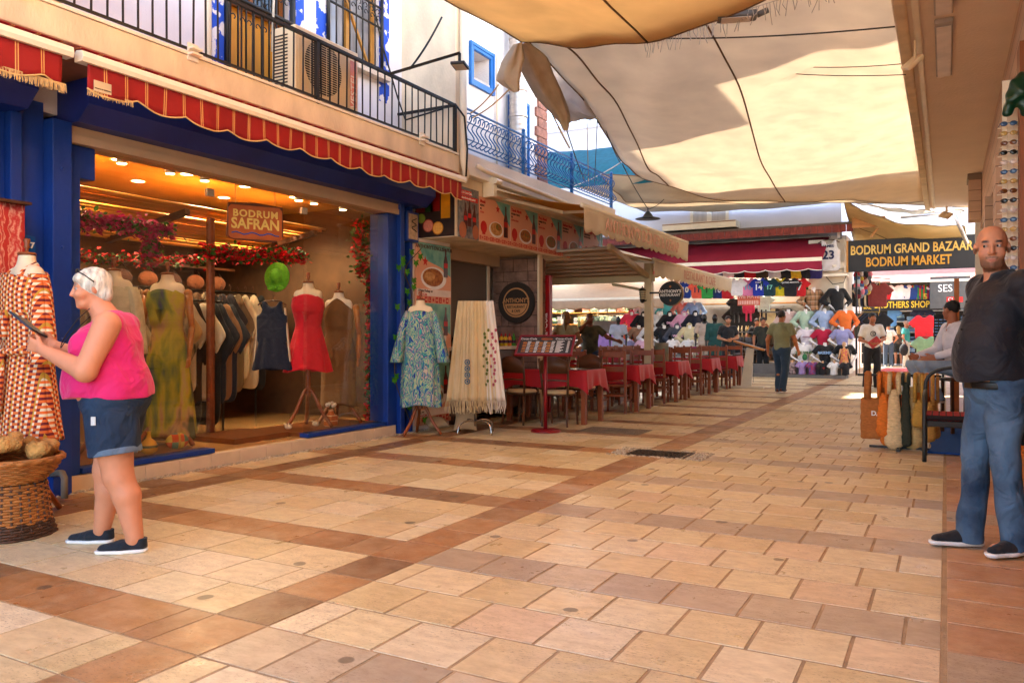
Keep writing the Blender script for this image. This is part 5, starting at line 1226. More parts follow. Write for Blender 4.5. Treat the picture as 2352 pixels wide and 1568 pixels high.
# flat hanging shirt
def _jersey():
    S = SDF(); S.bx(vec(0, 0, -.30), vec(.20, .09, .29), .06, .03).cone(vec(.13, 0, -.06), vec(.30, 0, -.24), .075, .085, .03, 1).cone(vec(-.13, 0, -.06), vec(-.30, 0, -.24), .075, .085, .03, 1)
    S.ell(vec(0, -.02, .0), (.075, .2, .055), .01, '-'); f = folds(4, .008, 20, 10)
    V, Fq = S.mesh(.014, f); V = V*vec(1, .32, 1); a = mesh_obj('jersey', V, Fq, FAB('#ffffff')); me = a.data; bpy.data.objects.remove(a)
    S = SDF(); S.bx(vec(0, 0, -.30), vec(.20, .09, .29), .06, .03).ell(vec(.19, 0, -.08), (.06, .2, .12), .02, '-').ell(vec(-.19, 0, -.08), (.06, .2, .12), .02, '-').ell(vec(0, -.02, .0), (.09, .2, .10), .01, '-')
    V, Fq = S.mesh(.014, f); V = V*vec(1, .32, 1); a = mesh_obj('vest', V, Fq, FAB('#ffffff')); m2 = a.data; bpy.data.objects.remove(a)
    h = MB().tube([(0, 0, .06), (.012, 0, .075), (.03, 0, .06), (.02, 0, .04), (0, 0, .03), (0, 0, 0)], .004, 5).tube([(-.19, 0, -.06), (-.1, 0, -.01), (0, 0, 0), (.1, 0, -.01), (.19, 0, -.06)], .010, 6).build('hanger', M('dark_wood'), smooth=True); hm = h.data; bpy.data.objects.remove(h)
    return me, m2, hm
JM, VM, HM_ = _jersey()
def hung(label, loc, col, s=1., rz=0, num=None, nc='#f0ece4', cat='jersey', name='jersey', vest=False, group=None, text2=None, sleeve=None, hang=True, band=None, nsize=.22):
    t = thing(name, label, cat, loc, rz, group, s)
    o = bpy.data.objects.new('fabric', VM if vest else JM); COL.objects.link(o); o.parent = t; o.material_slots[0].link = 'OBJECT'; o.material_slots[0].material = FAB(col) if isinstance(col, str) else col
    if hang: o = bpy.data.objects.new('hanger', HM_); COL.objects.link(o); o.parent = t; o.location = (0, 0, -.0)
    if num: text(num, nsize, (0, -.045, -.30), FY, FAB(nc), t, name='number', ext=.006, bold=.006)
    if text2: text(text2, .07, (0, -.045, -.13), FY, FAB(nc), t, name='lettering', ext=.006, bold=.001)
    if band: MB().box((-.2, -.042, band[1]-band[2]), (.2, .042, band[1]+band[2])).build('stripe', FAB(band[0]), t, bevel=.01)
    return t
# folded pile
def _fold():
    m = MB().box((-.15, -.12, 0), (.15, .12, .04)); o = m.build('folded_garment', FAB('#ffffff'), bevel=.014)
    for p in o.data.polygons: p.use_smooth = True
    return o
_fo = _fold(); FOLD = _fo.data; bpy.data.objects.remove(_fo)
def pile(label, loc, cols, n, rg_, s=1., group='folded clothes piled on the shop shelves', rz=0):
    t = thing('folded_pile', label, 'folded clothes', loc, rz, group, s)
    for i in range(n):
        o = bpy.data.objects.new('folded_garment', FOLD); COL.objects.link(o); o.parent = t; o.location = (rg_.uniform(-.012, .012), rg_.uniform(-.01, .01), i*.041); o.rotation_euler = (0, 0, rg_.uniform(-.05, .05))
        o.material_slots[0].link = 'OBJECT'; o.material_slots[0].material = FAB(rg_.choice(cols))
    return t
# ================================================================== FAR SPORTSWEAR SHOP (faces down the street)
FS = thing('sportswear_shop', 'white sportswear shop building with maroon awning and clothes spilling out in front', 'building', (-8, 29, 0))
def fp(name, a, b, m, **k): return box1(name, a, b, m, FS, **k)
LAV = M('far_white', '#d6d4dc', .85, .05, .8, .15, 30); MAR = M('maroon_fabric', '#9c2440', .8, .12, 2.5, .1, 60, trans=.3); SHELF = M('shelf_wood', '#b87c34', .5, .15, 5)
fp('shop_rear_wall', (-18, 29.5, 0), (-3.2, 29.7, 4.3), M('shop_inner', '#a8a098', .7, .1)); fp('shop_floor', (-18, 26.0, .004), (-3.2, 29.5, .05), M('shop_floor2', '#8c8278', .5))
fp('upper_wall', (-18, 27.6, 4.35), (-2.95, 34, 9.0), LAV); fp('flat_roof', (-18, 27.5, 9.0), (-2.9, 34, 9.2), LAV); fp('ceiling_slab', (-18, 26.6, 4.2), (-2.7, 34, 4.349), STUCCO)
fp('corner_pier', (-3.75, 26.2, 0), (-2.72, 28.8, 4.2), M('pier_plaster', '#dcd0bc', .85, .08, 1.5, .3, 50)); fp('side_wall', (-3.2, 28.8, 0), (-2.9, 34, 4.2), STUCCO)
t_ = W(1593, 460, Y=27.6); u_ = W(1668, 516, Y=27.6)
fp('window_glass', (t_.x, 27.56, u_.z), (u_.x, 27.6, t_.z+.9), M('curtain_glass', '#b0a498', .3, .15, 1.5, stretch=(5, 1, .5)))
for a, b in (((t_.x-.1, u_.z-.05), (t_.x, t_.z+1)), ((u_.x, u_.z-.05), (u_.x+.1, t_.z+1)), (((t_.x+u_.x)/2-.08, u_.z), ((t_.x+u_.x)/2+.08, t_.z+1)), ((t_.x, u_.z-.1), (u_.x, u_.z))): fp('window_frame', (a[0], 27.5, a[1]), (b[0], 27.559, b[1]), WHITEP)
q = W(1521, 530, Y=26.9); r_ = W(1690, 520, Y=26.9); t = thing('planter_ledge', 'long white planter ledge under the far window', 'ledge', (q.x, 27, q.z))
MB().box((q.x, 26.9, q.z-.02), (r_.x, 27.55, q.z+.22)).build('trough', WHITEP, t, True, bevel=.01); MB().box((q.x, 26.88, q.z+.17), (r_.x, 26.899, q.z+.2)).build('trim', M('ledge_trim', '#8c5c3c', .5), t, True)
t = thing('red_flag', 'red flag with a white crescent hanging on the far white wall', 'flag', (W(1565, 458, Y=27.4).x, 27.4, W(1565, 458, Y=27.4).z))
MB().grid([[(-.42+.84*i/8, .02*math.sin(i), -.16+.9*j-.03*math.sin(i*1.3)*(1-j)) for j in (0, 1)] for i in range(9)]).build('cloth', FAB('#b01c1c'), t, solid=.004)
m = MB(); disc(m, 0, .02, .13, -.03, 20, ax=1, th=.004); m.build('crescent', WHT, t)
# eave with hanging shingles
t = thing('tiled_eave', 'maroon shingled eave strip above the far shop awning', 'eave', (-8, 25.8, 4.5)); SH = M('shingle', '#6e2a22', .7, .3, 8, .3, 40)
MB().prism([(25.6, 4.62), (27.6, 4.9), (27.6, 4.83), (25.6, 4.55)], 0, -15.5, -2.45).build('sheet', M('eave_dark', '#54463e', .7), t, True)
m = MB(); x = -15.4
while x < -2.5: m.box((x, 25.6, 4.33), (x+.19, 25.62, 4.56)); x += .2
m.build('shingles', SH, t, True)
t = thing('wooden_eave', 'bare timber eave box at the corner of the far shop', 'eave', (-2.2, 26, 4.3))
MB().box((-2.44, 25.55, 4.42), (-1.55, 25.62, 4.72)).box((-2.44, 25.63, 4.66), (-1.55, 28, 4.72)).build('fascia', M('plywood', '#b07840', .6, .25, 3, stretch=(1, 1, 4)), t, True)
for x in (-2.4, -2.0, -1.6): MB().bar((x, 25.7, 4.62), (x, 28, 4.62), .07).build('rafter', M('plywood'), t, True)
MB().bar((-1.95, 25.8, 4.15), (-1.6, 25.8, 4.6), .06).build('brace', M('plywood'), t, True)
# maroon awning
t = thing('maroon_awning', 'big maroon awning with a white edge over the sportswear shop', 'awning', (-8, 25, 3.5)); xa, xb = -10.4, -3.2
P = [[(xa+(xb-xa)*i/60, 26.6-1.6*j/8, 4.33-.85*j/8-.04*math.sin(math.pi*j/8)+.006*math.sin(i*.9)) for j in range(9)] for i in range(61)]
MB().grid(P).build('canopy_fabric', MAR, t, True, smooth=True, solid=.004); MB().bar((xa, 24.98, 3.50), (xb, 24.98, 3.50), .05, .11).build('front_bar', WHITEP, t, True)
V = []; n = 240
for i in range(n+1):
    x = xa+(xb-xa)*i/n; s = abs(math.sin(math.pi*(x-xa)/.62))**.7*.06; V.append([(x, 24.96-.012*math.sin(x*8)*j/4, 3.45-(.22+s)*j/4) for j in range(5)])
MB().grid(V).build('valance', MAR, t, True, smooth=True, solid=.004); MB().tube([r[-1] for r in V], .012, 5).build('piping', WHT, t, True, smooth=True)
for x in (-9.9, -6.5, -3.5): MB().bar((x, 26.5, 4.15), (x+.25, 25.7, 3.75), .05).bar((x+.25, 25.7, 3.75), (x, 25.0, 3.46), .045).build('folding_arm', WHITEP, t, True)
# beige awning further left
t = thing('beige_awning', 'beige awning with a wavy valance at the left end of the sportswear shop', 'awning', (-10, 24, 2.4)); xa, xb = W(1150, 700, Y=24.0).x, W(1524, 700, Y=24.0).x; zt = W(1400, 688, Y=24.0).z
V = []
for i in range(161):
    x = xa+(xb-xa)*i/160; s = abs(math.sin(math.pi*(x-xa)/.5))**.7*.05; V.append([(x, 24.0-.02*math.sin(x*6)*j/4, zt-(.26+s)*j/4) for j in range(5)])
MB().grid(V).build('valance', M('beige_fab', '#a88a6e', .8, .08), t, True, smooth=True, solid=.004); MB().bar((xa, 24.02, zt+.03), (xb, 24.02, zt+.03), .05, .07).build('front_bar', WHITEP, t, True)
MB().grid([[(x, 26.4-2.4*j/4, zt+.75-.7*j/4) for j in range(5)] for x in np.linspace(xa, xb, 12)]).build('canopy_fabric', M('beige_fab'), t, True, solid=.004)
# things on the pier
flood_ = thing('floodlight', 'narrow floodlight on the white pier beside the timber eave', 'floodlight', (W(1930, 532, Y=26).x, 26.05, W(1930, 532, Y=26).z), -.4)
MB().box((-.06, -.1, -.22), (.06, .0, .22)).build('housing', M('lamp_grey2'), flood_, bevel=.02); MB().box((-.045, -.105, -.2), (.045, -.101, .2)).build('lens', M('diffuser_off'), flood_); MB().bar((0, 0, 0), (0, .14, .05), .03).build('bracket', M('lamp_grey2'), flood_)
t = thing('security_camera', 'small white security camera on the pier under the JAMES vest', 'camera', (W(1925, 609, Y=26.1).x, 26.1, W(1925, 609, Y=26.1).z))
MB().cyl((-.15, -.12, -.04), (.05, 0, .0), .045).build('barrel', WHITEP, t); MB().box((.0, -.02, -.1), (.16, .09, .1)).build('mount', WHITEP, t, bevel=.01)
t = thing('awning_gearbox', 'white metal shelf with cables below the JAMES vest', 'ledge', (W(1925, 625, Y=26.1).x, 26, W(1925, 632, Y=26.1).z))
MB().box((-.35, -.5, -.06), (.3, .2, .0)).build('plate', WHITEP, t); MB().tube([(-.3, -.3, -.06), (-.1, -.35, -.3), (.2, -.3, -.25), (.25, -.2, -.06)], .012, 5).build('cable', IRON, t)
hung('white basketball vest with JAMES 23 hanging on the white pier', (W(1903, 556, Y=26).x, 26.05, W(1903, 550, Y=26).z), '#d8d4d4', 1.62, num='23', nc='#1c2450', vest=True, text2='JAMES')
# far bazaar sign
t = thing('bazaar_sign', 'wide black sign reading BODRUM GRAND BAZAAR BODRUM MARKET in gold letters', 'sign', (-.7, 26, 3.6))
a = W(1948, 553, Y=25.9); b = W(1948, 625, Y=25.9); MB().box((a.x, 25.9, b.z), (1.2, 26.0, a.z)).build('board', M('sign_charcoal', '#1c1917', .5, .1), t, True, bevel=.01); MB().box((a.x-.05, 25.89, b.z), (a.x-.002, 26.02, a.z)).build('frame_edge', M('shelf_wood'), t, True)
GOLD = M('gold_letter', '#c9952c', .4, .1, 2, col2='#d8b860')
c = W(2080, 571, Y=25.88); text('BODRUM GRAND BAZAAR', .375, (W(1953, 571, Y=25.88).x, 25.88, c.z), FY, GOLD, t, world=True, bold=.008, align='LEFT', ext=.008, sx=.70)
c = W(2077, 600, Y=25.88); text('BODRUM MARKET', .375, (W(1988, 601, Y=25.88).x, 25.88, c.z), FY, M('gold_letter2', '#c98e1c', .4, .1), t, world=True, bold=.008, align='LEFT', ext=.008, sx=.72)
# --- shop interior: shelving with folded piles
rg = random.Random(21)
t = thing('wall_shelving', 'tall shelving unit with wooden boards inside the sportswear shop', 'shelving', (-8, 29, 0))
for z in (.35, .8, 1.25, 1.7, 2.15, 2.6, 3.05): MB().box((-17, 28.7, z-.03), (-3.9, 29.45, z)).build('board', SHELF, t, True)
for x in np.arange(-16.5, -4, 1.55): MB().box((x-.02, 28.72, 0.05), (x+.02, 29.45, 3.4)).build('upright', M('grey_metal', '#8c8880', .5), t, True)
pal = dict(pastel=['#c8b894', '#a8b49c', '#7c8a70', '#b8a88c', '#d0c0a8', '#6a7c64'], grey=['#6c6c70', '#8a8a8c', '#4a4a50', '#a8a4a0', '#7c7468'], dark=['#1c1c24', '#2a2a34', '#3c3c48', '#26222c', '#8a8a90'], warm=['#c86c50', '#b89070', '#d8a88c', '#a85848', '#c8b090'], green=['#4a6a50', '#8ca078', '#c8c8a0', '#2c4434'])
cnt = 0; names_ = list(pal)
ordw = ['first', 'second', 'third', 'fourth', 'fifth', 'sixth', 'seventh', 'eighth', 'ninth', 'tenth', 'eleventh', 'twelfth', 'thirteenth', 'fourteenth', 'fifteenth', 'sixteenth', 'seventeenth', 'eighteenth', 'nineteenth', 'twentieth', 'twenty-first', 'twenty-second', 'twenty-third', 'twenty-fourth', 'twenty-fifth', 'twenty-sixth', 'twenty-seventh', 'twenty-eighth', 'twenty-ninth', 'thirtieth', 'thirty-first', 'thirty-second', 'thirty-third', 'thirty-fourth', 'thirty-fifth', 'thirty-sixth', 'thirty-seventh', 'thirty-eighth', 'thirty-ninth', 'fortieth']
shn = {.8: 'lowest', 1.25: 'second', 1.7: 'third', 2.15: 'fourth', 2.6: 'top'}
for z in shn:
    k = 0; x = -15.6
    while x < -6.9:
        nm = rg.choice(names_); dk = x > -7.2
        if rg.random() < .93: pile(f'{nm} toned folded pile on the {shn[z]} shelf of the sportswear shop, {ordw[k]} from the left', (x, 28.85, z), pal['dark'] if z < 1 else pal[nm], rg.choice((6, 7, 8)), rg); 
        k += 1; x += .36
# low dark piles right of the doorway
t = thing('low_rack', 'low dark rack of folded trousers behind the man in the black t-shirt', 'shelving', (-6, 27.3, 0))
for z in (.3, .62, .94): MB().box((-7.1, 26.9, z-.03), (-5.0, 27.4, z)).build('board', M('dark_wood'), t, True)
for z, nm in ((.3, 'bottom'), (.62, 'middle'), (.94, 'top')):
    for k in range(5): pile(f'dark folded trousers pile on the {nm} board of the low rack, {ordw[k]} from the left', (-6.9+k*.4, 27.1, z), pal['dark'], 6, rg, group='folded trousers on the low rack')
def rail(label, x0, x1, y, z, cols, n, gname, s=.75, side=True, rz=0, long=False):
    t = thing('clothes_rail', label, 'clothes rail', ((x0+x1)/2, y, z)); MB().cyl((x0, y, z), (x1, y, z), .012).build('bar', M('brass', '#a8823c', .3, .1, metal=.8), t, True)
    for x in (x0, x1): MB().cyl((x, y, 0), (x, y, z), .012).build('post', M('brass'), t, True)
    for i in range(n):
        c = rg.choice(cols); x = x0+(x1-x0)*(i+.5)/n
        hung(f'{CN.get(c, "coloured")} garment on the {gname}, {ordw[i]} from the left', (x, y, z-.05), c, s, rz if rz else R(90)+rg.uniform(-.2, .2), cat='garment', name='hanging_garment', group='garments on the '+gname)
CN = {'#1a1a1e': 'black', '#c8b48c': 'tan', '#b8904c': 'ochre', '#d8ccb0': 'cream', '#3c4a3c': 'dark green', '#6a7c8c': 'grey blue', '#8c3c3c': 'brick red', '#e0dcd4': 'white', '#2a3450': 'navy', '#a87c5c': 'brown', '#7c8c6c': 'sage', '#d87c4c': 'orange', '#9cb0c8': 'pale blue'}
rail('brass rail of tan and black shirts in the sportswear shop doorway', -7.3, -4.5, 28.2, W(1800, 743, Y=28.2).z, ['#1a1a1e', '#c8b48c', '#b8904c', '#d8ccb0'], 24, 'brass rail in the sportswear shop')
rail('brass rail of pale garments at the left of the sportswear shop', -12.2, -10.4, 27.6, 2.0, ['#c8b48c', '#d8ccb0', '#3c4a3c', '#7c8c6c'], 14, 'left brass rail of the sportswear shop')
# back lit shop lamps seen in the shop
for x in (-13, -9.5, -6):
    t = thing('shop_tube_lamp', f'lit tube lamp on the sportswear shop ceiling {"at its left end" if x < -12 else "in its middle" if x < -8 else "above the shelf of baby clothes"}', 'ceiling lamp', (x, 27.9, 4.1)); MB().box((-.6, -.05, -.05), (.6, .05, 0)).build('tube', M('tube_lit', '#fff2dc', emit=5), t)
    l = bpy.data.lights.new('shop_lamp', 'AREA'); l.energy = 60; l.size = 1.2; l.color = (1, .9, .75); o = bpy.data.objects.new('shop_lamp', l); COL.objects.link(o); o.location = (x, 27.9, 4.0)
# shelf and three t-shirts, baby outfits
z_ = W(1760, 695, Y=27.9).z; t = thing('display_shelf', 'narrow wooden display shelf under the hanging jerseys', 'shelf', (-6, 28, z_)); MB().box((-7.6, 27.9, z_-.03), (-4.3, 28.3, z_)).build('board', SHELF, t, True); MB().box((-9.2, 28.35, 1.3), (-4.2, 28.4, 3.2)).build('back_panel', M('panel_grey', '#8c8884', .5), t, True)
Z7 = lambda x, y: (1493+.3113*x, 430.6+.3113*y)
for x, c, lab in ((638, '#141416', 'black t-shirt with a red collar on a gold hanger in the sportswear shop'), (745, '#18181a', 'black t-shirt with pale sleeves on a gold hanger in the sportswear shop'), (866, '#bcae88', 'beige t-shirt on a gold hanger in the sportswear shop'), (980, '#1a1a1c', 'black t-shirt on a gold hanger behind the walking man')):
    p_ = W(*Z7(x, 897), Y=28.1); hung(lab, p_, c, 1.5, cat='t-shirt', name='t_shirt')
for x, y, c, lab in ((635, 812, '#16181e', 'black baby outfit hanging above the display shelf'), (727, 800, '#c03060', 'pink baby outfit hanging above the display shelf'), (840, 790, '#b8d0d8', 'pale blue patterned baby jacket hanging above the display shelf')):
    p_ = W(*Z7(x, y), Y=27.5); t = hung(lab, p_, c, 1.0, cat='baby clothes', name='baby_outfit')
    MB().bar((-.07, 0, -.5), (-.075, 0, -.86), .11, .05).bar((.07, 0, -.5), (.075, 0, -.86), .11, .05).build('baby_trousers', FAB('#16181e' if x != 727 else '#c03060'), t, bevel=.02)
p_ = W(*Z7(728, 820), Y=26.6); t = thing('we_have_sign', 'small coral card reading WE HAVE under the pink jersey', 'sign', p_); MB().box((-.36, 0, -.22), (.36, .01, .2)).build('card', M('coral_card', '#c87c64', .6), t); text('WE HAVE', .16, (0, -.006, .06), FY, WHT, t, ext=.002, bold=.003)
m = MB()
for i in range(12): m.box((-.33+i*.055, -.004, -.18), (-.30+i*.055, -.001, -.06))
m.build('small_marks', WHT, t)
# row of kids jerseys
jj = [(215, '#b81c20', None, '#fff', 'red child jersey partly hidden by the restaurant sign'), (262, '#1c3c8c', '10', '#e8e0c0', 'blue child jersey with red sleeve at the left of the jersey row'), (348, '#d8563c', '11', '#14203c', 'coral child jersey with number 11'), (420, '#2a8c3c', '1', '#12301c', 'green child jersey with number 1'), (500, '#16306c', '10', '#d8e0e8', 'dark blue child jersey with number 10'), (574, '#b0161c', None, '#fff', 'plain red child jersey beside the white one'), (640, '#dcd8d8', None, '#b01c1c', 'white child jersey with red trim'), (722, '#d87ca4', '10', '#70a8c8', 'pink and pale blue child jersey with number 10'), (802, '#1c34a0', '14', '#f0f0f0', 'blue child jersey reading DOUÉ 14'), (880, '#12363c', '17', '#7cc0b0', 'dark teal child jersey with small number 17'), (962, '#dcc41c', '8', '#1c6c4c', 'yellow child jersey reading KAKA 8'), (1036, '#1a181c', None, '#fff', 'black child jersey reading QATAR AIRWAYS'), (1103, '#c0141c', '7', '#f0f0f0', 'red child jersey with white sleeves reading SAKA 7')]
tx = {'14': 'DOUÉ', '8': 'KAKA', '7': 'SAKA'}
for x, c, num, nc, lab in jj:
    dz = 0 if x > 600 else 22
    p_ = W(*Z7(x, 672+dz), Y=25.6+.1*(x % 3)); hung(lab, p_, c, .93, rg.uniform(-.15, .15), num, nc, group='child jerseys hung under the maroon awning', text2=tx.get(num) or ('QATAR AIRWAYS' if x == 1036 else None), nsize=.27 if num not in ('17', '8') else .2)
MB()
for k, (x, c, lab) in enumerate(((498, '#6c6478', 'grey purple'), (580, '#d8d4d4', 'white'), (655, '#16161a', 'black'), (740, '#b0141a', 'red'), (822, '#4a3a1c', 'black and gold'), (925, '#d4d0d0', 'second white'), (1000, '#16161a', 'second black'), (1075, '#d0a81c', 'yellow'), (1142, '#18181c', 'third black'), (1215, '#28205c', 'purple'))):
    p_ = W(*Z7(x, 520), Y=25.9); hung(lab+' vest hem showing below the maroon valance, in the upper jersey row', p_, c, 1.08, vest=True, group='vests hung right under the maroon awning', cat='vest', name='vest')
t = thing('green_fascia_sign', 'dark green fascia strip behind the row of child jerseys', 'sign', (-8, 26.9, 3)); a = W(1545, 672, Y=26.5); b = W(1860, 666, Y=26.5)
MB().box((-9.3, 26.5, a.z-.1), (-3.8, 26.56, a.z+.1)).build('strip', M('dark_green', '#2c5c1c', .5), t, True)
for q in range(5): text('HALIKARNAS MODE', .16, (-8.6+q*1.1, 26.49, a.z), FY, M('green_ink', '#16240e', .5), t, world=True) if q % 2 == 0 else None
t = thing('glass_counter', 'glass display front of the sportswear shop with a chrome edge', 'display case', (-7, 26.6, 1.6)); MB().box((-10.6, 26.42, .9), (-7.6, 26.43, 2.75)).build('glass', glass_mat('far_glass', (.95, .95, .95), 1.5, .04), t, True); MB().box((-10.6, 26.4, 2.75), (-4.2, 26.46, 2.80)).build('edge', M('steel'), t, True)
# mannequin stand (stepped) so that the busts rest on something
ST = M('step_grey', '#6c6864', .6)
t = thing('display_steps', 'stepped display stand carrying the shirt mannequins beside the white pier', 'display stand', (-4, 26, 0))
rowY = [26.0, 25.72, 25.4, 25.05, 24.7]
def stand(Y, v, x0, x1, tt): z = W(1860, v, Y=Y).z; MB().box((x0, Y-.16, 0 if z < .7 else z-.06), (x1, Y+.14, z-.021)).build('step', ST, tt, True); return z
zr = [stand(y_, 430.6+.3113*v_, a_, -2.5, t) for y_, v_, a_ in zip(rowY, (905, 1055, 1185, 1300, 1375), (-5.1, -6.3, -6.1, -6.1, -5.8))]
for x in (-6.35, -4.6, -2.9): MB().box((x, 25.9, 0), (x+.05, 26.1, zr[0 if x > -5 else 1]-.09)).build('support', ST, t, True)
PL = stripes('plaid_tan', '#a87c54', [(0, .11, .012, 0, '#1c1412'), (0, .11, .006, .02, '#1c1412'), (2, .14, .012, 0, '#1c1412'), (0, .22, .006, .06, '#8c1c1c'), (2, .14, .006, .05, '#d8ccc0')], .8)
def tor(x, r, kind, c, lab, s=1., body=None, arms='hips', rz=None, pname=None, mark=None, mc_='#f0ece4'):
    u, v = Z7(x, 800); p_ = W(u, v, Y=rowY[r]); t = bust_thing(kind, arms, lab, (p_.x, rowY[r], zr[r]), R(28) if rz is None else rz, c, s, body, 'shirt mannequins stacked beside the white pier', pname=pname)
    if mark: text(mark, .11, (0, -.15, .33), FY, FAB(mc_), t, ext=.01, bold=.003)
    return t
tor(1205, 0, 'shirt', PL, 'mannequin in a tan plaid jacket, top row beside the pier', 1.12, pname='jacket'); tor(1378, 0, 'shirt', '#121214', 'mannequin in a black jacket marked MONCLER, top row beside the pier', 1.15, pname='jacket')
for x, c, n_ in ((1020, '#c0a49c', 'pinkish grey'), (1147, '#a4bca4', 'mint'), (1287, '#94a8c8', 'light blue'), (1440, '#dc6c28', 'orange')): tor(x, 1, 'shirt', c, f'mannequin in a {n_} long sleeved shirt, second row', 1.05)
for x, k_, c, n_ in ((1155, 'tee', '#d0c8d0', 'white t-shirt with a thin chest stripe'), (1275, 'tee', '#a80c34', 'crimson polo shirt'), (1417, 'tee', '#8c8cb8', 'lavender polo shirt')):
    t = tor(x, 2, k_, c, f'mannequin in a {n_}, third row')
    if x == 1155: MB().box((-.17, -.145, .33), (.17, -.10, .338)).box((-.17, -.145, .345), (.17, -.10, .349)).build('chest_stripe', FAB('#8c1c3c'), t)
for x, c, n_, mk, mcc in ((1130, '#d8d4d0', 'white t-shirt with a green print', 'THE WHITE', '#2c6c3c'), (1290, '#141416', 'black t-shirt with a pale blue print', 'BASEMENT', '#8cb0d8'), (1437, '#161618', 'black t-shirt with a dim brown print', None, None)):
    t = tor(x, 3, 'tee', c, f'mannequin in a {n_}, fourth row', mark=mk, mc_=mcc or '#fff')
    if x == 1130: MB().ball((.0, -.135, .2), (.08, .03, .1), 6).build('printed_blob', FAB('#3c7c4c'), t, smooth=True)
    if x == 1437: MB().ball((.02, -.125, .27), (.1, .02, .035), 6).build('printed_shape', FAB('#4c3428'), t, smooth=True)
for x, c, n_ in ((1048, '#1c1c20', 'black printed'), (1122, '#9c84b8', 'lilac'), (1197, '#a8141c', 'red and blue printed'), (1274, '#161618', 'black with a red mark'), (1357, '#dcdad8', 'white polo'), (1443, '#1a1a1e', 'black polo with orange collar')):
    mt = M('redblue_print', '#a8141c', .8, col2='#3c5c9c', scale=12) if x == 1197 else M('bw_print', '#1a1a1c', .8, col2='#b8a0a0', scale=9) if x == 1048 else c
    t = tor(x, 4, 'tee', mt, f'child mannequin in a {n_} t-shirt, bottom row', .62, MANT, 'none')
    if x == 1274: MB().ball((0, -.125, .3), (.035, .02, .07), 5).ball((.0, -.125, .31), (.08, .02, .02), 5).build('red_mark', FAB('#b81c1c'), t)
t = thing('child_mannequin', 'child mannequin in a bright flowered dress at the right end of the display', 'mannequin', (W(1960, 860, Z=0).x, 24.8, 0), R(20), s=.62)
S = SDF(); S.cone(vec(-.07, 0, .1), vec(-.07, 0, .8), .045, .06, .03).cone(vec(.07, 0, .1), vec(.07, 0, .8), .045, .06, .03).ell(vec(0, 0, 1.1), (.14, .1, .3), .04).cone(vec(-.08, -.05, .03), vec(-.07, .02, .06), .035, .04, .02).cone(vec(.08, -.05, .03), vec(.07, .02, .06), .035, .04, .02).cone(vec(.15, 0, 1.35), vec(.25, -.05, .95), .04, .03, .03).cone(vec(-.15, 0, 1.35), vec(-.25, -.05, .95), .04, .03, .03).cone(vec(0, 0, 1.3), vec(0, 0, 1.5), .05, .045, .02).ell(vec(0, 0, 1.6), (.09, .1, .12), .02)
v, q = S.mesh(.014); mesh_obj('figure', v, q, MANT, t); S = SDF().ell(vec(0, 0, 1.2), (.155, .12, .22), .04).cone(vec(0, 0, 1.1), vec(0, 0, .6), .14, .23, .05, 1); v, q = S.mesh(.014, folds(3, .01, 40)); mesh_obj('dress', v, q, M('flower_dress', '#b82c5c', .8, col2='#d8a83c', scale=14), t)
# left group of mannequins
Z6 = lambda x, y: (1263+.3663*x, 402+.3663*y)
t = thing('display_steps', 'stepped display stand carrying the hoodie mannequins behind the terrace tables', 'display stand', (-8.5, 25, 0))
lz = []
for Y, v in ((26.2, 402+.3663*905), (25.8, 402+.3663*985), (25.3, 402+.3663*1070), (24.8, 402+.3663*1120)):
    z = W(1600, v, Y=Y).z; lz.append((Y, z)); MB().box((-10.9, Y-.2, 0), (-7.35, Y+.22, z-.021)).build('step', ST, t, True)
def tol(x, r, kind, c, lab, s=1., rz=.42, mark=None, mcc='#e8b0c8', pname=None):
    u, v = Z6(x, 900); Y, z = lz[r]; p_ = W(u, v, Y=Y); t = bust_thing(kind, 'hips', lab, (p_.x, Y, z), rz, c, s, None, 'hoodie and shirt mannequins behind the terrace', pname=pname)
    if mark: text(mark, .1, (0, -.165, .30), FY, FAB(mcc), t, ext=.012, bold=.003)
    return t
for x, c, n_ in ((590, '#d8d8dc', 'white'), (668, '#dcdce0', 'second white'), (740, '#4cb4bc', 'turquoise'), (830, '#c87868', 'salmon pink'), (905, '#7c98bc', 'denim blue')): tol(x, 0, 'shirt', c, f'mannequin in a {n_} long sleeved shirt, back row of the left group', 1.0)
for x, c, n_, mk in ((588, '#14161e', 'black zip jacket', None), (685, '#d8dadc', 'white puffer jacket', None), (752, '#16141a', 'black hoodie with letters', 'DIOR'), (842, '#d49ab4', 'pink hoodie', None), (912, '#181c2c', 'navy hoodie', None)): tol(x, 1, 'hood', c, f'mannequin in a {n_}, second row of the left group', 1.02, mark=mk)
tol(512, 1, 'hood', '#dc3c5c', 'mannequin in a hot pink hoodie above the orange one', 1.1)
for x, k_, c, n_, mk in ((473, 'hood', '#e8663c', 'bright orange hoodie', None), (558, 'tee', '#8c6c54', 'brown t-shirt', None), (630, 'shirt', '#d8d8dc', 'white shirt right beside the terrace post', None), (717, 'tee', '#15151b', 'black polo with red collar', None), (798, 'hood', '#3c404c', 'grey hoodie with pink letters', 'WHITE'), (876, 'hood', '#c8bc94', 'cream hoodie', None)): tol(x, 2, k_, c, f'mannequin in a {n_}, third row of the left group', 1.05, mark=mk)
for x, c, n_ in ((487, '#8c8cb4', 'lilac printed'), (582, '#c89cac', 'pale pink'), (772, '#d8d4d4', 'white printed'), (870, '#dcdad8', 'white flowered')): tol(x, 3, 'tee', c, f'mannequin in a {n_} t-shirt, front row of the left group', .75)
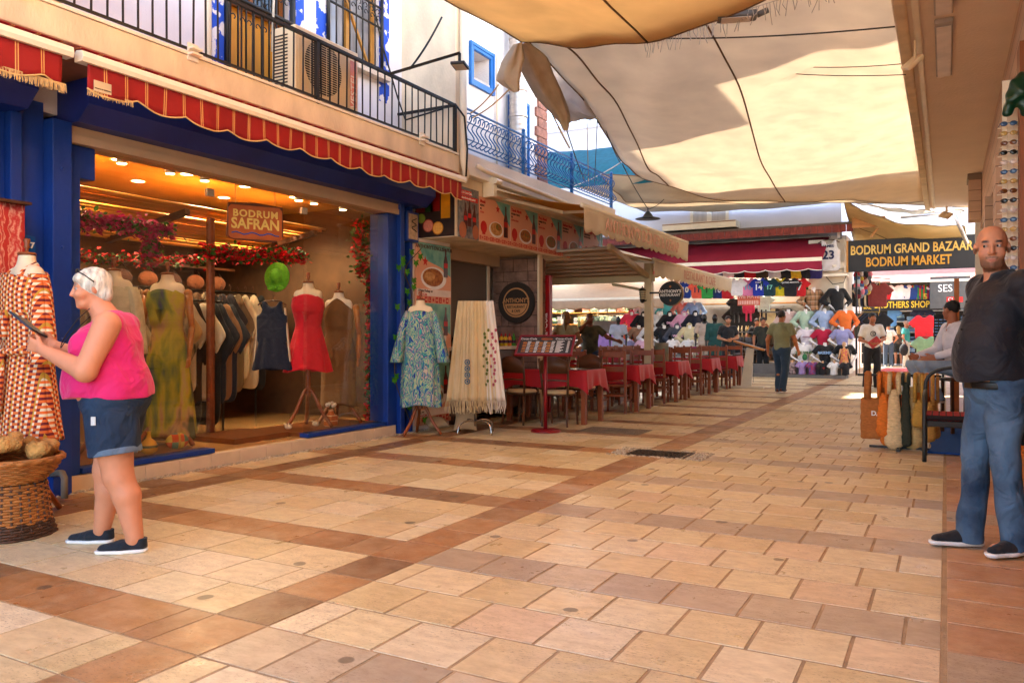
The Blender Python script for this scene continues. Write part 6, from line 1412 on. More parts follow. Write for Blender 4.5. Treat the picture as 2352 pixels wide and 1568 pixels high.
# full mannequins with glossy black heads
GB = M('gloss_black', '#0c0c0e', .12)
def full_man(x, c, lab, kind='tee', c2=None, h0=872, Y=24.6):
    u, v = Z6(x, h0); p_ = W(u, v, Y=Y); s = (p_.z)/1.74
    t = thing('full_mannequin', lab, 'mannequin', (p_.x, Y, 0), .3, 'full mannequins with glossy black heads', s)
    S = SDF()
    S.ell(vec(0, -.01, 1.63), (.075, .095, .115), .02).cone(vec(0, 0, 1.4), vec(0, 0, 1.58), .055, .05, .02).ell(vec(0, 0, 1.2), (.15, .1, .3), .04).cone(vec(-.09, 0, .9), vec(-.1, 0, .08), .08, .04, .03).cone(vec(.09, 0, .9), vec(.1, 0, .08), .08, .04, .03)
    for s_ in (-1, 1): S.cone(vec(s_*.18, 0, 1.42), vec(s_*.25, 0, 1.12), .045, .038, .03).cone(vec(s_*.25, 0, 1.12), vec(s_*.24, -.06, .86), .036, .025, .02); add_hand(S, vec(s_*.24, -.06, .86), vec(0, -.1, -1), s_, vec(-s_, 0, 0), 1, .3, .009); S.cone(vec(s_*.1, .02, .05), vec(s_*.11, -.12, .035), .04, .03, .02)
    v_, q_ = S.mesh(.014); mesh_obj('figure', v_, q_, GB, t)
    me = BUST[('tee', 'hips')][1] if False else None
    S = SDF().ell(vec(0, 0, 1.0), (.17, .12, .2), .05).ell(vec(0, 0, 1.27), (.18, .13, .2), .05).cone(vec(-.15, 0, 1.42), vec(.15, 0, 1.42), .07, .07, .05)
    for s_ in (-1, 1): S.cone(vec(s_*.18, 0, 1.42), vec(s_*.23, 0, 1.2 if kind == 'tee' else 1.0), .07, .07, .03, 1)
    v_, q_ = S.mesh(.014, folds(x, .006), lambda X, Y_, Z: .9-Z); mesh_obj('shirt', v_, q_, FAB(c), t)
    S = SDF().ell(vec(0, 0, .92), (.17, .125, .12), .05).cone(vec(-.09, 0, .9), vec(-.1, 0, .15), .105, .07, .03, 1).cone(vec(.09, 0, .9), vec(.1, 0, .15), .105, .07, .03, 1); v_, q_ = S.mesh(.014, folds(x+1, .006)); mesh_obj('trousers', v_, q_, FAB(c2 or c), t)
full_man(968, '#a89484', 'full mannequin in a taupe shirt and matching trousers with a glossy black head'); full_man(1034, '#10403c', 'full mannequin in a green zip tracksuit with a glossy black head', 'long'); full_man(428, '#8c8c94', 'full mannequin in a loose grey t-shirt with a glossy black head', h0=885, Y=24.3)
p_ = W(*Z6(372, 985), Y=25); hung('lilac jacket on a hanger beside the brown mannequin head', (p_.x, p_.y, p_.z), '#9c78b8', 1.7, cat='jacket', name='jacket')
# mirror / grey panel and cupboard glass
t = thing('fitting_mirror', 'tall grey mirror panel among the shelves of the sportswear shop', 'mirror', (-10.4, 26.5, 1.5)); MB().box((W(1443, 700, Y=26.45).x, 26.45, 1.0), (W(1492, 700, Y=26.45).x, 26.5, 2.5)).build('glass', M('mirror', '#6a7078', .08, .1, metal=.9), t, True)
m = MB()
# ---- Brothers shop at the end of the alley
ZA = lambda x, y: (1866+.2563*x, 488+.2563*y)
BS = thing('alley_shop', 'clothing shop at the end of the alley under a faded red awning', 'building', (0, 37, 0)); YB = 36.
def ap(name, a, b, m, **k): return box1(name, a, b, m, BS, **k)
ap('shop_rear_wall', (-5, 38.5, 0), (5, 38.7, 5), M('dark_inner', '#3a3430', .8)); ap('ceiling', (-5, 36.6, 3.9), (5, 38.5, 4.1), STUCCO); ap('upper_wall', (-5, 36.6, 4.1), (5, 36.9, 5.6), M('cream_cloth', '#d8c8a4', .9)); ap('shop_floor', (-4.5, 36, .004), (5, 38.5, .03), M('shop_floor2')); ap('fascia', (-2.6, 36.5, W(2000, 650, Y=36.5).z), (4, 36.6, W(2000, 690, Y=36.5).z+1.1), M('white_board', '#c8c8cc', .6))
t = thing('alley_awning', 'faded red awning with a white bar over the shop at the end of the alley', 'awning', (0, 35, 3.4)); a = W(1998, 630, Y=35); b = W(2195, 650, Y=35); za = W(2060, 647, Y=35).z
MB().grid([[(x, 36.8-1.8*j/6, za+.62-.6*j/6) for j in range(7)] for x in np.linspace(W(1990, 640, Y=36).x, b.x+1.2, 20)]).build('canopy_fabric', M('faded_red', '#84382c', .8, .3, 3), t, True, smooth=True, solid=.004); MB().bar((W(2045, 648, Y=35).x, 35, za), (b.x+1.2, 35, za), .06, .09).build('front_bar', WHITEP, t, True)
aj = [(572, '#d8d0c4', '15', '#2c2420', 'white vest with number 15 in the alley shop', 1), (648, '#b8141c', None, '#fff', 'red vest in the alley shop', 1), (748, '#dcd8d4', None, '#8c8c8c', 'white shirt with grey crest in the alley shop', 0), (815, '#d4d0cc', None, '#fff', 'white and red striped edge shirt in the alley shop', 0), (878, '#1c3c7c', None, '#fff', 'blue shirt in the alley shop', 0), (958, stripes('green_red', '#2c7c34', [(0, .09, .035, 0, '#b82c24')]), None, '#fff', 'green and red striped shirt in the alley shop', 0), (1012, stripes('blue_claret', '#7c1434', [(0, .09, .045, 0, '#1c2c7c')]), '5', '#d8c040', 'claret and blue striped shirt in the alley shop', 0), (1052, '#d8d4d4', '11', '#b02c3c', 'white shirt with number 11 in the alley shop', 0), (1137, '#141c38', '10', '#e8e4dc', 'navy shirt with number 10 in the alley shop', 0)]
for x, c, n_, nc, lab, vst in aj: p_ = W(*ZA(x, 655), Y=35.6); hung(lab, p_, c, 1.5, num=n_, nc=nc, vest=bool(vst), group='shirts hung across the alley shop')
t = thing('brothers_sign', "black sign with yellow lettering BROTHERS' SHOP over the alley shop", 'sign', W(*ZA(798, 828), Y=35.5)); MB().box((-1.45, 0, -.22), (1.45, .06, .22)).build('board', M('sign_charcoal'), t); text('BROTHERS SHOP', .36, (.0, -.01, 0), FY, M('sign_yellow', '#d8b428', .5, emit=.0), t, ext=.006, bold=.006, sx=.72)
for x in (-1.25, 1.25): text('5XL', .17, (x, -.01, .09), FY, M('sign_yellow'), t, ext=.006); text('6XL', .17, (x, -.01, -.09), FY, M('sign_yellow'), t, ext=.006)
p_ = W(*ZA(1215, 715), Y=35); t = thing('blackboard', 'grey blackboard with SES chalk letters and a red tag at the alley shop', 'sign', p_); MB().box((-.62, 0, -.62), (.75, .05, .62)).build('board', M('board_grey', '#4a4a48', .7), t); text('SES', .4, (-.1, -.01, .15), FY, WHT, t, ext=.004, sx=.9); MB().box((-.05, -.012, -.38), (.5, -.002, -.18)).build('red_tag', RED, t); text('CL', .18, (.1, -.016, -.28), FY, WHT, t)
t = thing('alley_shelving', 'shelves of folded jeans in the alley shop', 'shelving', (-.5, 38, 0))
for z in (.5, .95, 1.4, 1.85, 2.3): MB().box((-3.2, 37.6, z-.03), (2.6, 38.2, z)).build('board', M('shelf_white', '#b8b4ac', .6), t, True)
nmz = {.5: 'lowest', .95: 'second', 1.4: 'third', 1.85: 'fourth', 2.3: 'top'}
for z in nmz:
    for k in range(14): pile(f'folded pile on the {nmz[z]} shelf of the alley shop, {ordw[k]} from the left', (-2.9+k*.4, 37.75, z), ['#3c5c84', '#6c8cac', '#28384c', '#a8b8c0', '#7c9c9c'], rg.choice((5, 6, 7)), rg, group='folded jeans in the alley shop')
rail('rail of mixed shirts at the right of the alley shop', 1.0, 2.3, 35.9, 2.2, ['#d87c4c', '#9cb0c8', '#e0dcd4', '#7c8c6c', '#1a1a1e'], 14, 'upper rail of the alley shop', 1.35)
rail('lower rail of dark shirts at the alley shop', .2, 2.2, 35.3, 1.35, ['#1a1a1e', '#3c4a3c', '#e0dcd4', '#2a3450', '#7c8c6c'], 16, 'lower rail of the alley shop', 1.2)
for x, y, c, lab, yy in ((1000, 925, '#b8101c', 'red polo shirt hanging at the front of the alley shop', 34.6), (1015, 1115, '#5c7c5c', 'sage green polo shirt hanging at the front of the alley shop', 34.4)): p_ = W(*ZA(x, y), Y=yy); hung(lab, p_, c, 1.55, cat='polo shirt', name='polo_shirt')
for k, (x, y) in enumerate(((560, 840), (620, 840), (690, 850), (985, 850))): p_ = W(*ZA(x, y), Y=35.8); hung(('dark green', 'black', 'blue', 'navy')[k]+' shirt hanging below the jersey row of the alley shop', p_, ('#16302c', '#14161a', '#4c7cac', '#141c34')[k], 1.3, cat='shirt', name='shirt')
# column of caps / bags / scarves left of the alley shop
t = thing('alley_side_rack', 'dark rack of dangling bags and scarves beside the corner pier', 'rack', (-2.4, 27.5, 0)); MB().cyl((-2.45, 27, 0), (-2.45, 27, 3.2), .03).cyl((-2.45, 27, 3.1), (-1.6, 29, 3.1), .02).build('frame', IRON, t, True)
bagc = ['#a81c34', '#c8b4a8', '#2c2c34', '#d87c8c', '#3c5c8c', '#c8a83c', '#6c1c24', '#7c7c84', '#b8c8d0']; bn = ['crimson', 'beige', 'black', 'pink', 'blue', 'mustard', 'dark red', 'grey', 'pale blue']
for k in range(26):
    x = 400+(k % 4)*34+rg.uniform(-8, 8); y = 560+(k//4)*30+rg.uniform(-6, 6); p_ = W(*ZA(x, y), Y=27.2+.15*(k % 4)); i = k % 9
    t = thing('hanging_bag', f'{bn[i]} bag in the {ordw[k//4]} tier of bags hung by the corner pier, {ordw[k%4]} across', 'bag', p_, rg.uniform(-.5, .5), 'small bags hung by the corner pier'); MB().ball((0, 0, 0), (.10, .06, .12), 6).build('pouch', FAB(bagc[i]), t, smooth=True); MB().tube([(-.06, 0, .08), (-.03, 0, .22), (.03, 0, .22), (.06, 0, .08)], .008, 5).build('strap', FAB(bagc[i]), t)
rail('rail of dark jackets running back along the alley', -2.55, -1.9, 28.2, 2.0, ['#1a1a1e', '#2a3450', '#3c4a3c', '#a87c5c', '#8c3c3c'], 12, 'alley side rail', 1.35, rz=.3)
rail('upper rail of jackets along the alley', -2.5, -1.9, 28.6, 3.0, ['#1a1a1e', '#2a3450', '#d8ccb0', '#8c3c3c'], 10, 'upper alley side rail', 1.3, rz=.25)
# alley right side, red carpet, back walls
t = thing('alley_wall', 'cream wall closing the right side of the alley', 'wall', (3, 28, 0)); MB().box((1.55, 20.5, 0), (1.7, 36, 4.2)).build('face', STUCCO, t, True)
t = thing('timber_post', 'orange timber post just behind the dark shirted man', 'post', W(2197, 800, Y=12)); t.location.z = 0; MB().box((-.03, -.03, 0), (.03, .03, W(2197, 640, Y=12).z)).build('shaft', M('orange_wood', '#b4641c', .5, .15, 6), t)
p0 = W(1990, 848, Z=0); c = MB().box((-2.05, 30.2, .004), (-.95, 34, .012)).build('red_carpet', FAB('#a80c10')); tag(c, 'red carpet laid in the alley in front of the shop', 'carpet')
for k, (x0, x1, y, s) in enumerate(((-30, -14, 33, 9), (5, 22, 42, 8))): pass
far = thing('distant_building', 'pale building with blue glass behind the alley sails', 'building', (2, 60, 0)); MB().box((-12, 58, 0), (14, 62, 13)).build('wall', M('pale_far', '#d4d0cc', .8), far, True)
for i in range(7): MB().box((-8+i*3, 57.9, 10), (-5.6+i*3, 57.99, 12)).build('window', M('blue_glass', '#5c8ca8', .1), far, True)
t = thing('sail_strut', 'grey steel strut holding the alley sails', 'strut', (0, 24, 4)); MB().cyl(p(2185, 478, 22), p(2222, 560, 22), .045).build('tube', M('galvanised'), t, True, smooth=True); MB().cyl(p(2068, 500, 23), p(2190, 488, 23), .03).build('crossbar', M('galvanised'), t, True, smooth=True)
# ================================================================== PEOPLE
def place(u, v): q = W(u, v, Z=0); return (q.x, q.y, 0)
# 1. the man on the right, dark shirt, jeans, hands behind his back, looking over his shoulder to the left of the view
DENIM = M('denim_blue', '#1c3048', .85, .3, 4, .3, 200, col2='#5a7690', fold=.7); DENIM2 = M('denim_dark', '#142236', .85, .3, 6, .2, 260, col2='#20344c', fold=.6)
SHIRT = M('shirt_navy', '#0f0d16', .7, .2, 5, .12, 200, sheen=.1, fold=.45)
Jm = dict(pel=(0, .01, .97), ch=(0, .03, 1.27), nk=(0, .02, 1.49), hd=(-.00, -.02, 1.645), shL=(.19, .04, 1.43), shR=(-.19, .04, 1.43), elL=(.27, .13, 1.15), elR=(-.27, .13, 1.15), wrL=(.17, .20, .93), wrR=(-.13, .20, .93), hiL=(.085, 0, .93), hiR=(-.085, 0, .93), knL=(.085, -.01, .50), knR=(-.09, -.05, .50), anL=(.09, .06, .10), anR=(-.10, -.08, .10), footL=(.35, -1, 0), footR=(-.1, -1, 0))
loc = place(2268, 1266); loc = (loc[0]+.04, loc[1]+.03, 0)
t, I = person('bald man in dark navy shirt and blue jeans with hands behind his back', loc, R(-60), 1.83, Jm, '#b87f60', ('shirt', SHIRT), ('trousers', DENIM), '#17161a', ('crop', '#5a3c2c'), 1.0, '#17100c', head=(R(58), R(4), 0), chest=1.05, belly=1.34, hips=.98, arm=1.12, leg=.88, h=.0068, hand=(.8, .8), hem=.925, trunk2=[((0, .02, .92), (.162, .148, .13)), ((0, -.03, 1.09), (.160, .160, .19)), ((0, .015, 1.30), (.18, .14, .18))], eyes=-1., topdisp=.010, legdisp=.011)
# receding hair: thin cap painted low; belt and details
for o in list(t.children):
    if o.name.startswith('hair'): bpy.data.objects.remove(o)
S = SDF().ell(vec(0, .015, .94), (.178, .165, .3), .02); v, q = S.mesh(.007, None, lambda X, Y, Z: np.maximum(Z-.925, .885-Z)); mesh_obj('belt', v, q, M('belt_leather', '#15110f', .4, .2, 20), t)
MB().box((-.03, -.157, .885), (.03, -.147, .925)).build('buckle', M('buckle', '#4a3a2a', .4, metal=.5), t, bevel=.004)
m = MB()
for i in range(6): m.ball((0, (-.198, -.206, -.202, -.188, -.175, -.16)[i], .98+i*.075), .007, 5)
m.build('buttons', M('button_dark', '#2a2420', .3), t, smooth=True)
MB().tube([(.19*math.cos(a)*.0+.135+.0*a, .235, .985) for a in (0, 1)], .001, 4)
MB().lathe([(.036, -.01), (.040, -.008), (.040, .008), (.036, .01)], (.14, .237, 1.0), 16, cap=False).build('wristwatch', M('steel'), t)
m = MB().tube([(.12, .115, .93), (.12, .122, .82), (.06, .135, .79), (.02, .128, .83), (.02, .122, .93)], .0025, 4).tube([(-.12, .115, .93), (-.12, .122, .82), (-.06, .135, .79), (-.02, .128, .83), (-.02, .122, .93)], .0025, 4).tube([(.135, -.07, .955), (.125, -.095, .915), (.07, -.125, .90)], .0025, 4)
m.build('stitching', M('denim_thread', '#8c9cb0', .8), t, smooth=True)
# 2. the woman on the left
PINK = M('pink_jersey', '#cf1060', .75, .1, 6, .15, 200, sheen=.2, fold=.6)
Jw = dict(pel=(0, .03, .93), ch=(0, -.02, 1.24), nk=(0, -.03, 1.44), hd=(0, -.125, 1.59), shL=(.19, .03, 1.37), shR=(-.19, .03, 1.37), elL=(.28, -.06, 1.10), elR=(-.27, -.10, 1.12), wrL=(.12, -.35, 1.22), wrR=(-.12, -.37, 1.24), hiL=(.10, .02, .86), hiR=(-.10, .02, .86), knL=(.12, .07, .46), knR=(-.11, -.06, .46), anL=(.14, .17, .09), anR=(-.13, -.10, .09), footL=(.08, -1, 0), footR=(-.1, -1, 0))
p0 = place(258, 1256)
tw, I = person('woman with short white hair in pink tank top and denim shorts holding a dark notebook', p0, R(-52), 1.64, Jw, '#cc8662', ('tank', PINK), ('shorts', DENIM2), '#101620', ('bob', '#cfc4b2'), 0, '#8c7464', head=(R(24), R(6), 0), chest=1.24, belly=1.62, hips=1.42, arm=1.5, leg=1.5, h=.0068, hand=(.9, .9), hem=.93, trunk2=[((0, .02, .92), (.215, .195, .14)), ((0, -.035, 1.07), (.215, .228, .19)), ((0, -.02, 1.25), (.20, .175, .16))], shortf=.66, fem=True, fat=.014, sock='#d8d4d0', topdisp=.009, hn=((-.9, 0, .3), (.9, 0, .3)), armhole=.085, hk=1.0, neckr=.065, hd_dir=((-.3, -1, .45), (.3, -1, .45)))
hw = MB().box((-.11, -.006, -.08), (.11, .006, .08)).build('notebook', M('notebook_navy', '#141a30', .4, .05), None, bevel=.004); hw.rotation_euler = (R(50), R(-12), R(-52)); hl = Matrix.Rotation(R(-52), 4, 'Z') @ Vector((0, -.445, 1.285)); hw.location = (p0[0]+hl.x, p0[1]+hl.y, hl.z); tag(hw, 'dark navy notebook case held up by the woman in pink', 'notebook')
sg = MB(); hc = I['hc']
for s in (-1, 1): sg.ball(hc+vec(s*.036, -.062, .108), (.028, .012, .018), 6)
sg.build('sunglasses', M('sunglass', '#120c1c', .1), tw, smooth=True)
sg = MB()
for s in (-1, 1): sg.tube([hc+vec(s*.06, -.055, .105), hc+vec(s*.09, -.01, .085), hc+vec(s*.09, .05, .04)], .0035, 5)
sg.build('sunglasses_temple', M('sunglass'), tw, smooth=True)
m = MB().tube(catmull([hc+vec(.075, .02, -.12), hc+vec(.07, -.06, -.20), hc+vec(.03, -.14, -.30), hc+vec(0, -.17, -.36), hc+vec(-.03, -.14, -.30), hc+vec(-.07, -.06, -.20), hc+vec(-.075, .02, -.12)], 4), .003, 5); m.build('neck_cord', M('cord_black', '#1c1414', .7), tw, smooth=True)
MB().box((.244, -.04, .78), (.251, -.015, .83)).build('label_patch', FAB('#c8c8c4'), tw)
# 3. walking man seen from behind
Jb = dict(elL=(.27, .07, 1.14), elR=(-.27, -.02, 1.14), wrL=(.30, -.02, .90), wrR=(-.30, -.14, .92), knL=(.09, -.12, .52), knR=(-.08, .02, .50), anL=(.06, .02, .10), anR=(-.05, .12, .12))
person('man walking away in olive polo shirt and dark blue jeans', place(1795, 903), R(180-8), 1.76, Jb, '#a8643c', ('polo', '#7c7a58'), ('trousers', '#243a50'), '#6c3820', ('short', '#2a1c14'), 0, chest=1.08, belly=1.12, arm=1.1, h=.011, sleeve=.66, hem=.90, eyes=False)
# 4. man in white t-shirt with a red clutch
Jc = dict(elL=(.26, -.02, 1.15), elR=(-.27, .0, 1.13), wrL=(.05, -.22, 1.06), wrR=(-.14, -.20, 1.06), knL=(.10, -.04, .5), knR=(-.10, .03, .5), anR=(-.12, .08, .1))
tc, I = person('young man in white t-shirt with a ring emblem holding a coral clutch bag', place(2003, 892), R(22), 1.76, Jc, '#a8684a', ('tee', '#dcd8d4'), ('trousers', '#1c1a20'), '#1c1c24', ('full', '#15100c'), .5, h=.011, hem=.80, sleeve=.75, chest=1.0, belly=1.02)
m = MB().tube([(.055*math.cos(a)-.02, -.135-.01*math.cos(a), 1.27+.055*math.sin(a)) for a in np.linspace(0, 6.28, 18)], .007, 5).tube([(.03*math.cos(a), -.138, 1.27+.03*math.sin(a)) for a in np.linspace(0, 6.28, 12)], .006, 5); m.build('ring_emblem', FAB('#2a2a2e'), tc, smooth=True)
q = tc.location; cl = MB().box((-.13, -.015, -.09), (.13, .015, .09)).build('clutch_bag', M('coral_weave', '#b83c40', .6, .3, 40, .5, 60), None, bevel=.01); cl.rotation_euler = (0, R(-38), R(22)); hl = Matrix.Rotation(R(22), 4, 'Z') @ Vector((-.03, -.26, 1.08)); cl.location = (q.x+hl.x, q.y+hl.y, hl.z); tag(cl, 'coral woven clutch bag held by the young man in the white t-shirt', 'bag')
# 5. men in front of the sportswear shop
Jd = dict(elL=(.26, .02, 1.14), elR=(-.26, .02, 1.14), wrL=(.08, -.22, 1.10), wrR=(-.06, -.23, 1.07))
person('bearded man in black t-shirt standing behind the farthest red table', (lambda q: (q.x, q.y, 0))(W(1672, 868, Z=0)), R(20), 1.80, Jd, '#b07856', ('tee', '#101012'), ('trousers', '#16161a'), '#1a1a1c', ('full', '#120c0a'), .9, h=.011, sleeve=.7, chest=1.05, belly=1.08)
Je = dict(elL=(.28, -.14, 1.30), wrL=(.10, -.22, 1.50), elR=(-.26, .03, 1.14), wrR=(-.27, -.03, .92))
person('man in dark green t-shirt with one hand raised to his mouth beside the menu stand', place(1752, 862), R(22), 1.80, Je, '#a86c4c', ('tee', '#262820'), ('trousers', '#17161a'), '#d8d4d0', ('full', '#140e0c'), .3, h=.011, sleeve=.7, hand=(.9, .3))
Jf = dict(elL=(.30, .05, 1.18), elR=(-.32, .03, 1.18), wrL=(.18, -.05, 1.0), wrR=(-.18, -.05, 1.0))
q = W(1735, 858, Z=0); person('young man in dark t-shirt half hidden behind the man in dark green', (q.x-.1, q.y+.7, 0), R(15), 1.80, Jf, '#a86c4c', ('tee', '#1a1618'), ('trousers', '#17161a'), '#1a1a1c', ('full', '#140e0c'), .3, h=.014)
# 6. people on the terrace
q = W(1300, 740, Y=14.4); Jg = dict(elL=(.30, .10, 1.16), elR=(-.30, .04, 1.16), wrL=(.19, -.03, 1.0), wrR=(-.16, .02, 1.02))
person('woman with a blond ponytail and cream top on the terrace', (q.x, 14.4, 0), R(200), 1.70, Jg, '#b07852', ('tee', '#c8bf98'), ('trousers', '#c0b898'), '#d8d0c4', ('pony', '#9c6c38'), 0, h=.011, hips=1.1, fem=True, sleeve=.35)
q = W(1355, 740, Y=14.8); Jh = dict(elL=(.36, -.02, 1.25), elR=(-.30, -.16, 1.33), wrL=(.55, -.10, 1.18), wrR=(-.10, -.26, 1.52))
person('man in khaki t-shirt with dark camouflage print gesturing on the terrace', (q.x, 14.8, 0), R(25), 1.68, Jh, '#8c4c30', ('tee', M('camo_shirt', '#6a5c3c', .8, col2='#2a2418', scale=5)), ('trousers', '#2c3c54'), '#2c2c30', ('crop', '#2a1c14'), .4, h=.011, chest=1.08, belly=1.1, sleeve=.7)
q = W(1048, 690, X=-6.9); Ji = {}
person('cook with dark moustache looking sideways inside the kitchen window', (q.x, q.y, 0), R(100), 1.76, Ji, '#b07a58', ('tee', '#1c1a1e'), ('trousers', '#1c1a1e'), '#1c1a1e', ('full', '#120e0c'), .35, h=.011, collar=True)
# 7. seated man in white shirt and pale jeans
Jk = dict(pel=(0, .05, .58), ch=(0, .0, .88), nk=(0, -.02, 1.10), hd=(.01, -.05, 1.27), shL=(.18, -.01, 1.05), shR=(-.18, -.01, 1.05), elL=(.26, -.06, .78), elR=(-.27, -.10, .78), wrL=(.12, -.30, .70), wrR=(-.14, -.40, .70), hiL=(.09, .03, .56), hiR=(-.09, .03, .56), knL=(.10, -.44, .62), knR=(-.09, -.47, .60), anL=(.06, -.22, .22), anR=(-.08, -.26, .22))
for k_ in Jk: Jk[k_] = (Jk[k_][0], Jk[k_][1], Jk[k_][2]+.26)
SL = (.10, 11.4, 0)
person('seated man in white shirt and pale jeans looking away down the alley', SL, R(-66), 1.76, Jk, '#a8684a', ('shirt', '#d0ccd4'), ('trousers', '#8c9cac'), '#1c1a1c', ('short', '#15100e'), .4, head=(R(-70), 0, 0), h=.010, hem=.82, eyes=False)
t = thing('wooden_stool', 'wooden stool under the seated man in the white shirt', 'stool', SL, R(-66)); MB().box((-.17, -.12, .66), (.17, .22, .70)).build('seat', M('dark_wood'), t, bevel=.01)
for x in (-.14, .14):
    for y in (-.09, .19): MB().bar((x, y, 0), (x*.9, y, .66), .035).build('leg', M('dark_wood'), t)
# 8. people in the alley
al = [(2040, 843, 'person with arms on hips in cream t-shirt and grey jeans in the alley', 180, '#c8bcac', '#2c3c50', 'short', '#1c1410', 'trousers', 1.72), (2081, 843, 'older man in teal t-shirt and pale trousers standing in the alley', 75, '#3c9c8c', '#c8c0b0', 'short', '#8c7460', 'trousers', 1.82), (2063, 839, 'blond woman in black shorts and brown top in the alley', 190, '#4a3a30', '#141414', 'long', '#b08c54', 'shorts', 1.64), (2103, 826, 'man in cream shirt and khaki trousers raising a hand to his face', 20, '#c8bca8', '#8c7454', 'short', '#15100c', 'trousers', 1.74), (2026, 838, 'person half hidden behind the one in cream t-shirt in the alley', 200, '#b8a890', '#7c5c48', 'short', '#2c1c14', 'shorts', 1.6)]
for u, v, lab, rz, c1, c2, hh_, hcx, bk, Hh in al:
    J_ = dict(elL=(.33, .05, 1.17), elR=(-.33, .05, 1.17), wrL=(.20, -.02, 1.0), wrR=(-.20, -.02, 1.0)) if 'arms on hips' in lab else dict(elL=(.2, -.18, 1.22), wrL=(.06, -.2, 1.48)) if 'raising' in lab else None
    person(lab, place(u, v), R(rz), Hh, J_, '#a86c4c', ('tee' if 'shirt and khaki' not in lab else 'shirt', c1), (bk, c2), '#d0ccc8', (hh_, hcx), .2, h=.016, eyes=False)
q = W(2076, 803, Y=W(2081, 843, Z=0).y-.3); t = thing('backpack', 'black backpack hanging from the hand of the man in teal', 'bag', q); MB().ball((0, 0, 0), (.16, .1, .24), 8).build('pouch', FAB('#141214'), t, smooth=True); MB().tube([(-.1, 0, .15), (0, 0, .4), (.1, 0, .15)], .015, 5).build('strap', FAB('#141214'), t)

# ================================================================== TERRACE TABLES AND CHAIRS
WOOD = M('chair_wood', '#84421f', .4, .25, 6, .15, 40, stretch=(1, 1, .2)); TABC = M('cloth_red', '#b0101c', .7, .1, 5, .1, 90, sheen=.2); SEAT = M('seat_cream', '#c8a878', .6, .08); CUSH = M('cushion_red', '#8c1018', .8)
def make_table(label, loc, lx=1.25, ly=.68):
    t = thing('dining_table', label, 'table', loc, 0, 'terrace tables under red cloths')
    for x in (-lx/2+.04, lx/2-.04):
        for y in (-ly/2+.04, ly/2-.04): MB().bar((x, y, 0), (x, y, .72), .065).build('leg', WOOD, t, bevel=.004)
    MB().box((-lx/2, -ly/2, .715), (lx/2, ly/2, .745)).build('tabletop', WOOD, t, bevel=.004); MB().box((-lx/2+.03, -ly/2+.03, .62), (lx/2-.03, ly/2-.03, .714)).build('apron', WOOD, t); return t
def make_cloth(label, loc, lx, ly, seed):
    rg_ = np.random.RandomState(seed); z = .752; g = []; hx, hy = lx/2+.012, ly/2+.012; n = 72; per = []
    for i in range(n):
        s = i/n*4; k = int(s); f = (s-k)*2-1
        per.append(((f*hx, -hy), (hx, f*hy), (-f*hx, hy), (-hx, -f*hy))[k])
    a1, a2, a3 = rg_.uniform(0, 6, 3)
    for r in range(9):
        row = []
        for i, (x, y) in enumerate(per):
            if r == 0: row.append((x*.97, y*.97, z)); continue
            d = (r-1)/7; c = abs(x/hx)**8*abs(y/hy)**8; drop = .24+.10*c+.02*math.sin(i*.5+a1)
            ph = math.sin(i*1.05+a1)*.6+math.sin(i*.55+a2)*.4; out = (.012+.022*ph+.05*c)*d
            l = math.hypot(x/hx, y/hy); row.append((x+out*x/hx/l*1.3, y+out*y/hy/l*1.3, z-drop*d if r > 1 else z))
        row.append(row[0]); g.append(row)
    m = MB().grid(g); m.add([(x*.972, y*.972, z) for x, y in per], [tuple(range(n))]); o = m.build('tablecloth', TABC, smooth=True); o.location = loc; tag(o, label, 'tablecloth', 'red cloths on the terrace tables')
    b = MB().box((-lx/2+.02, -ly/2+.03, .754), (lx/2-.02, ly/2-.03, .760)).build('glass_top', M('tinted_glass', '#3a2420', .12, .1), o); return o
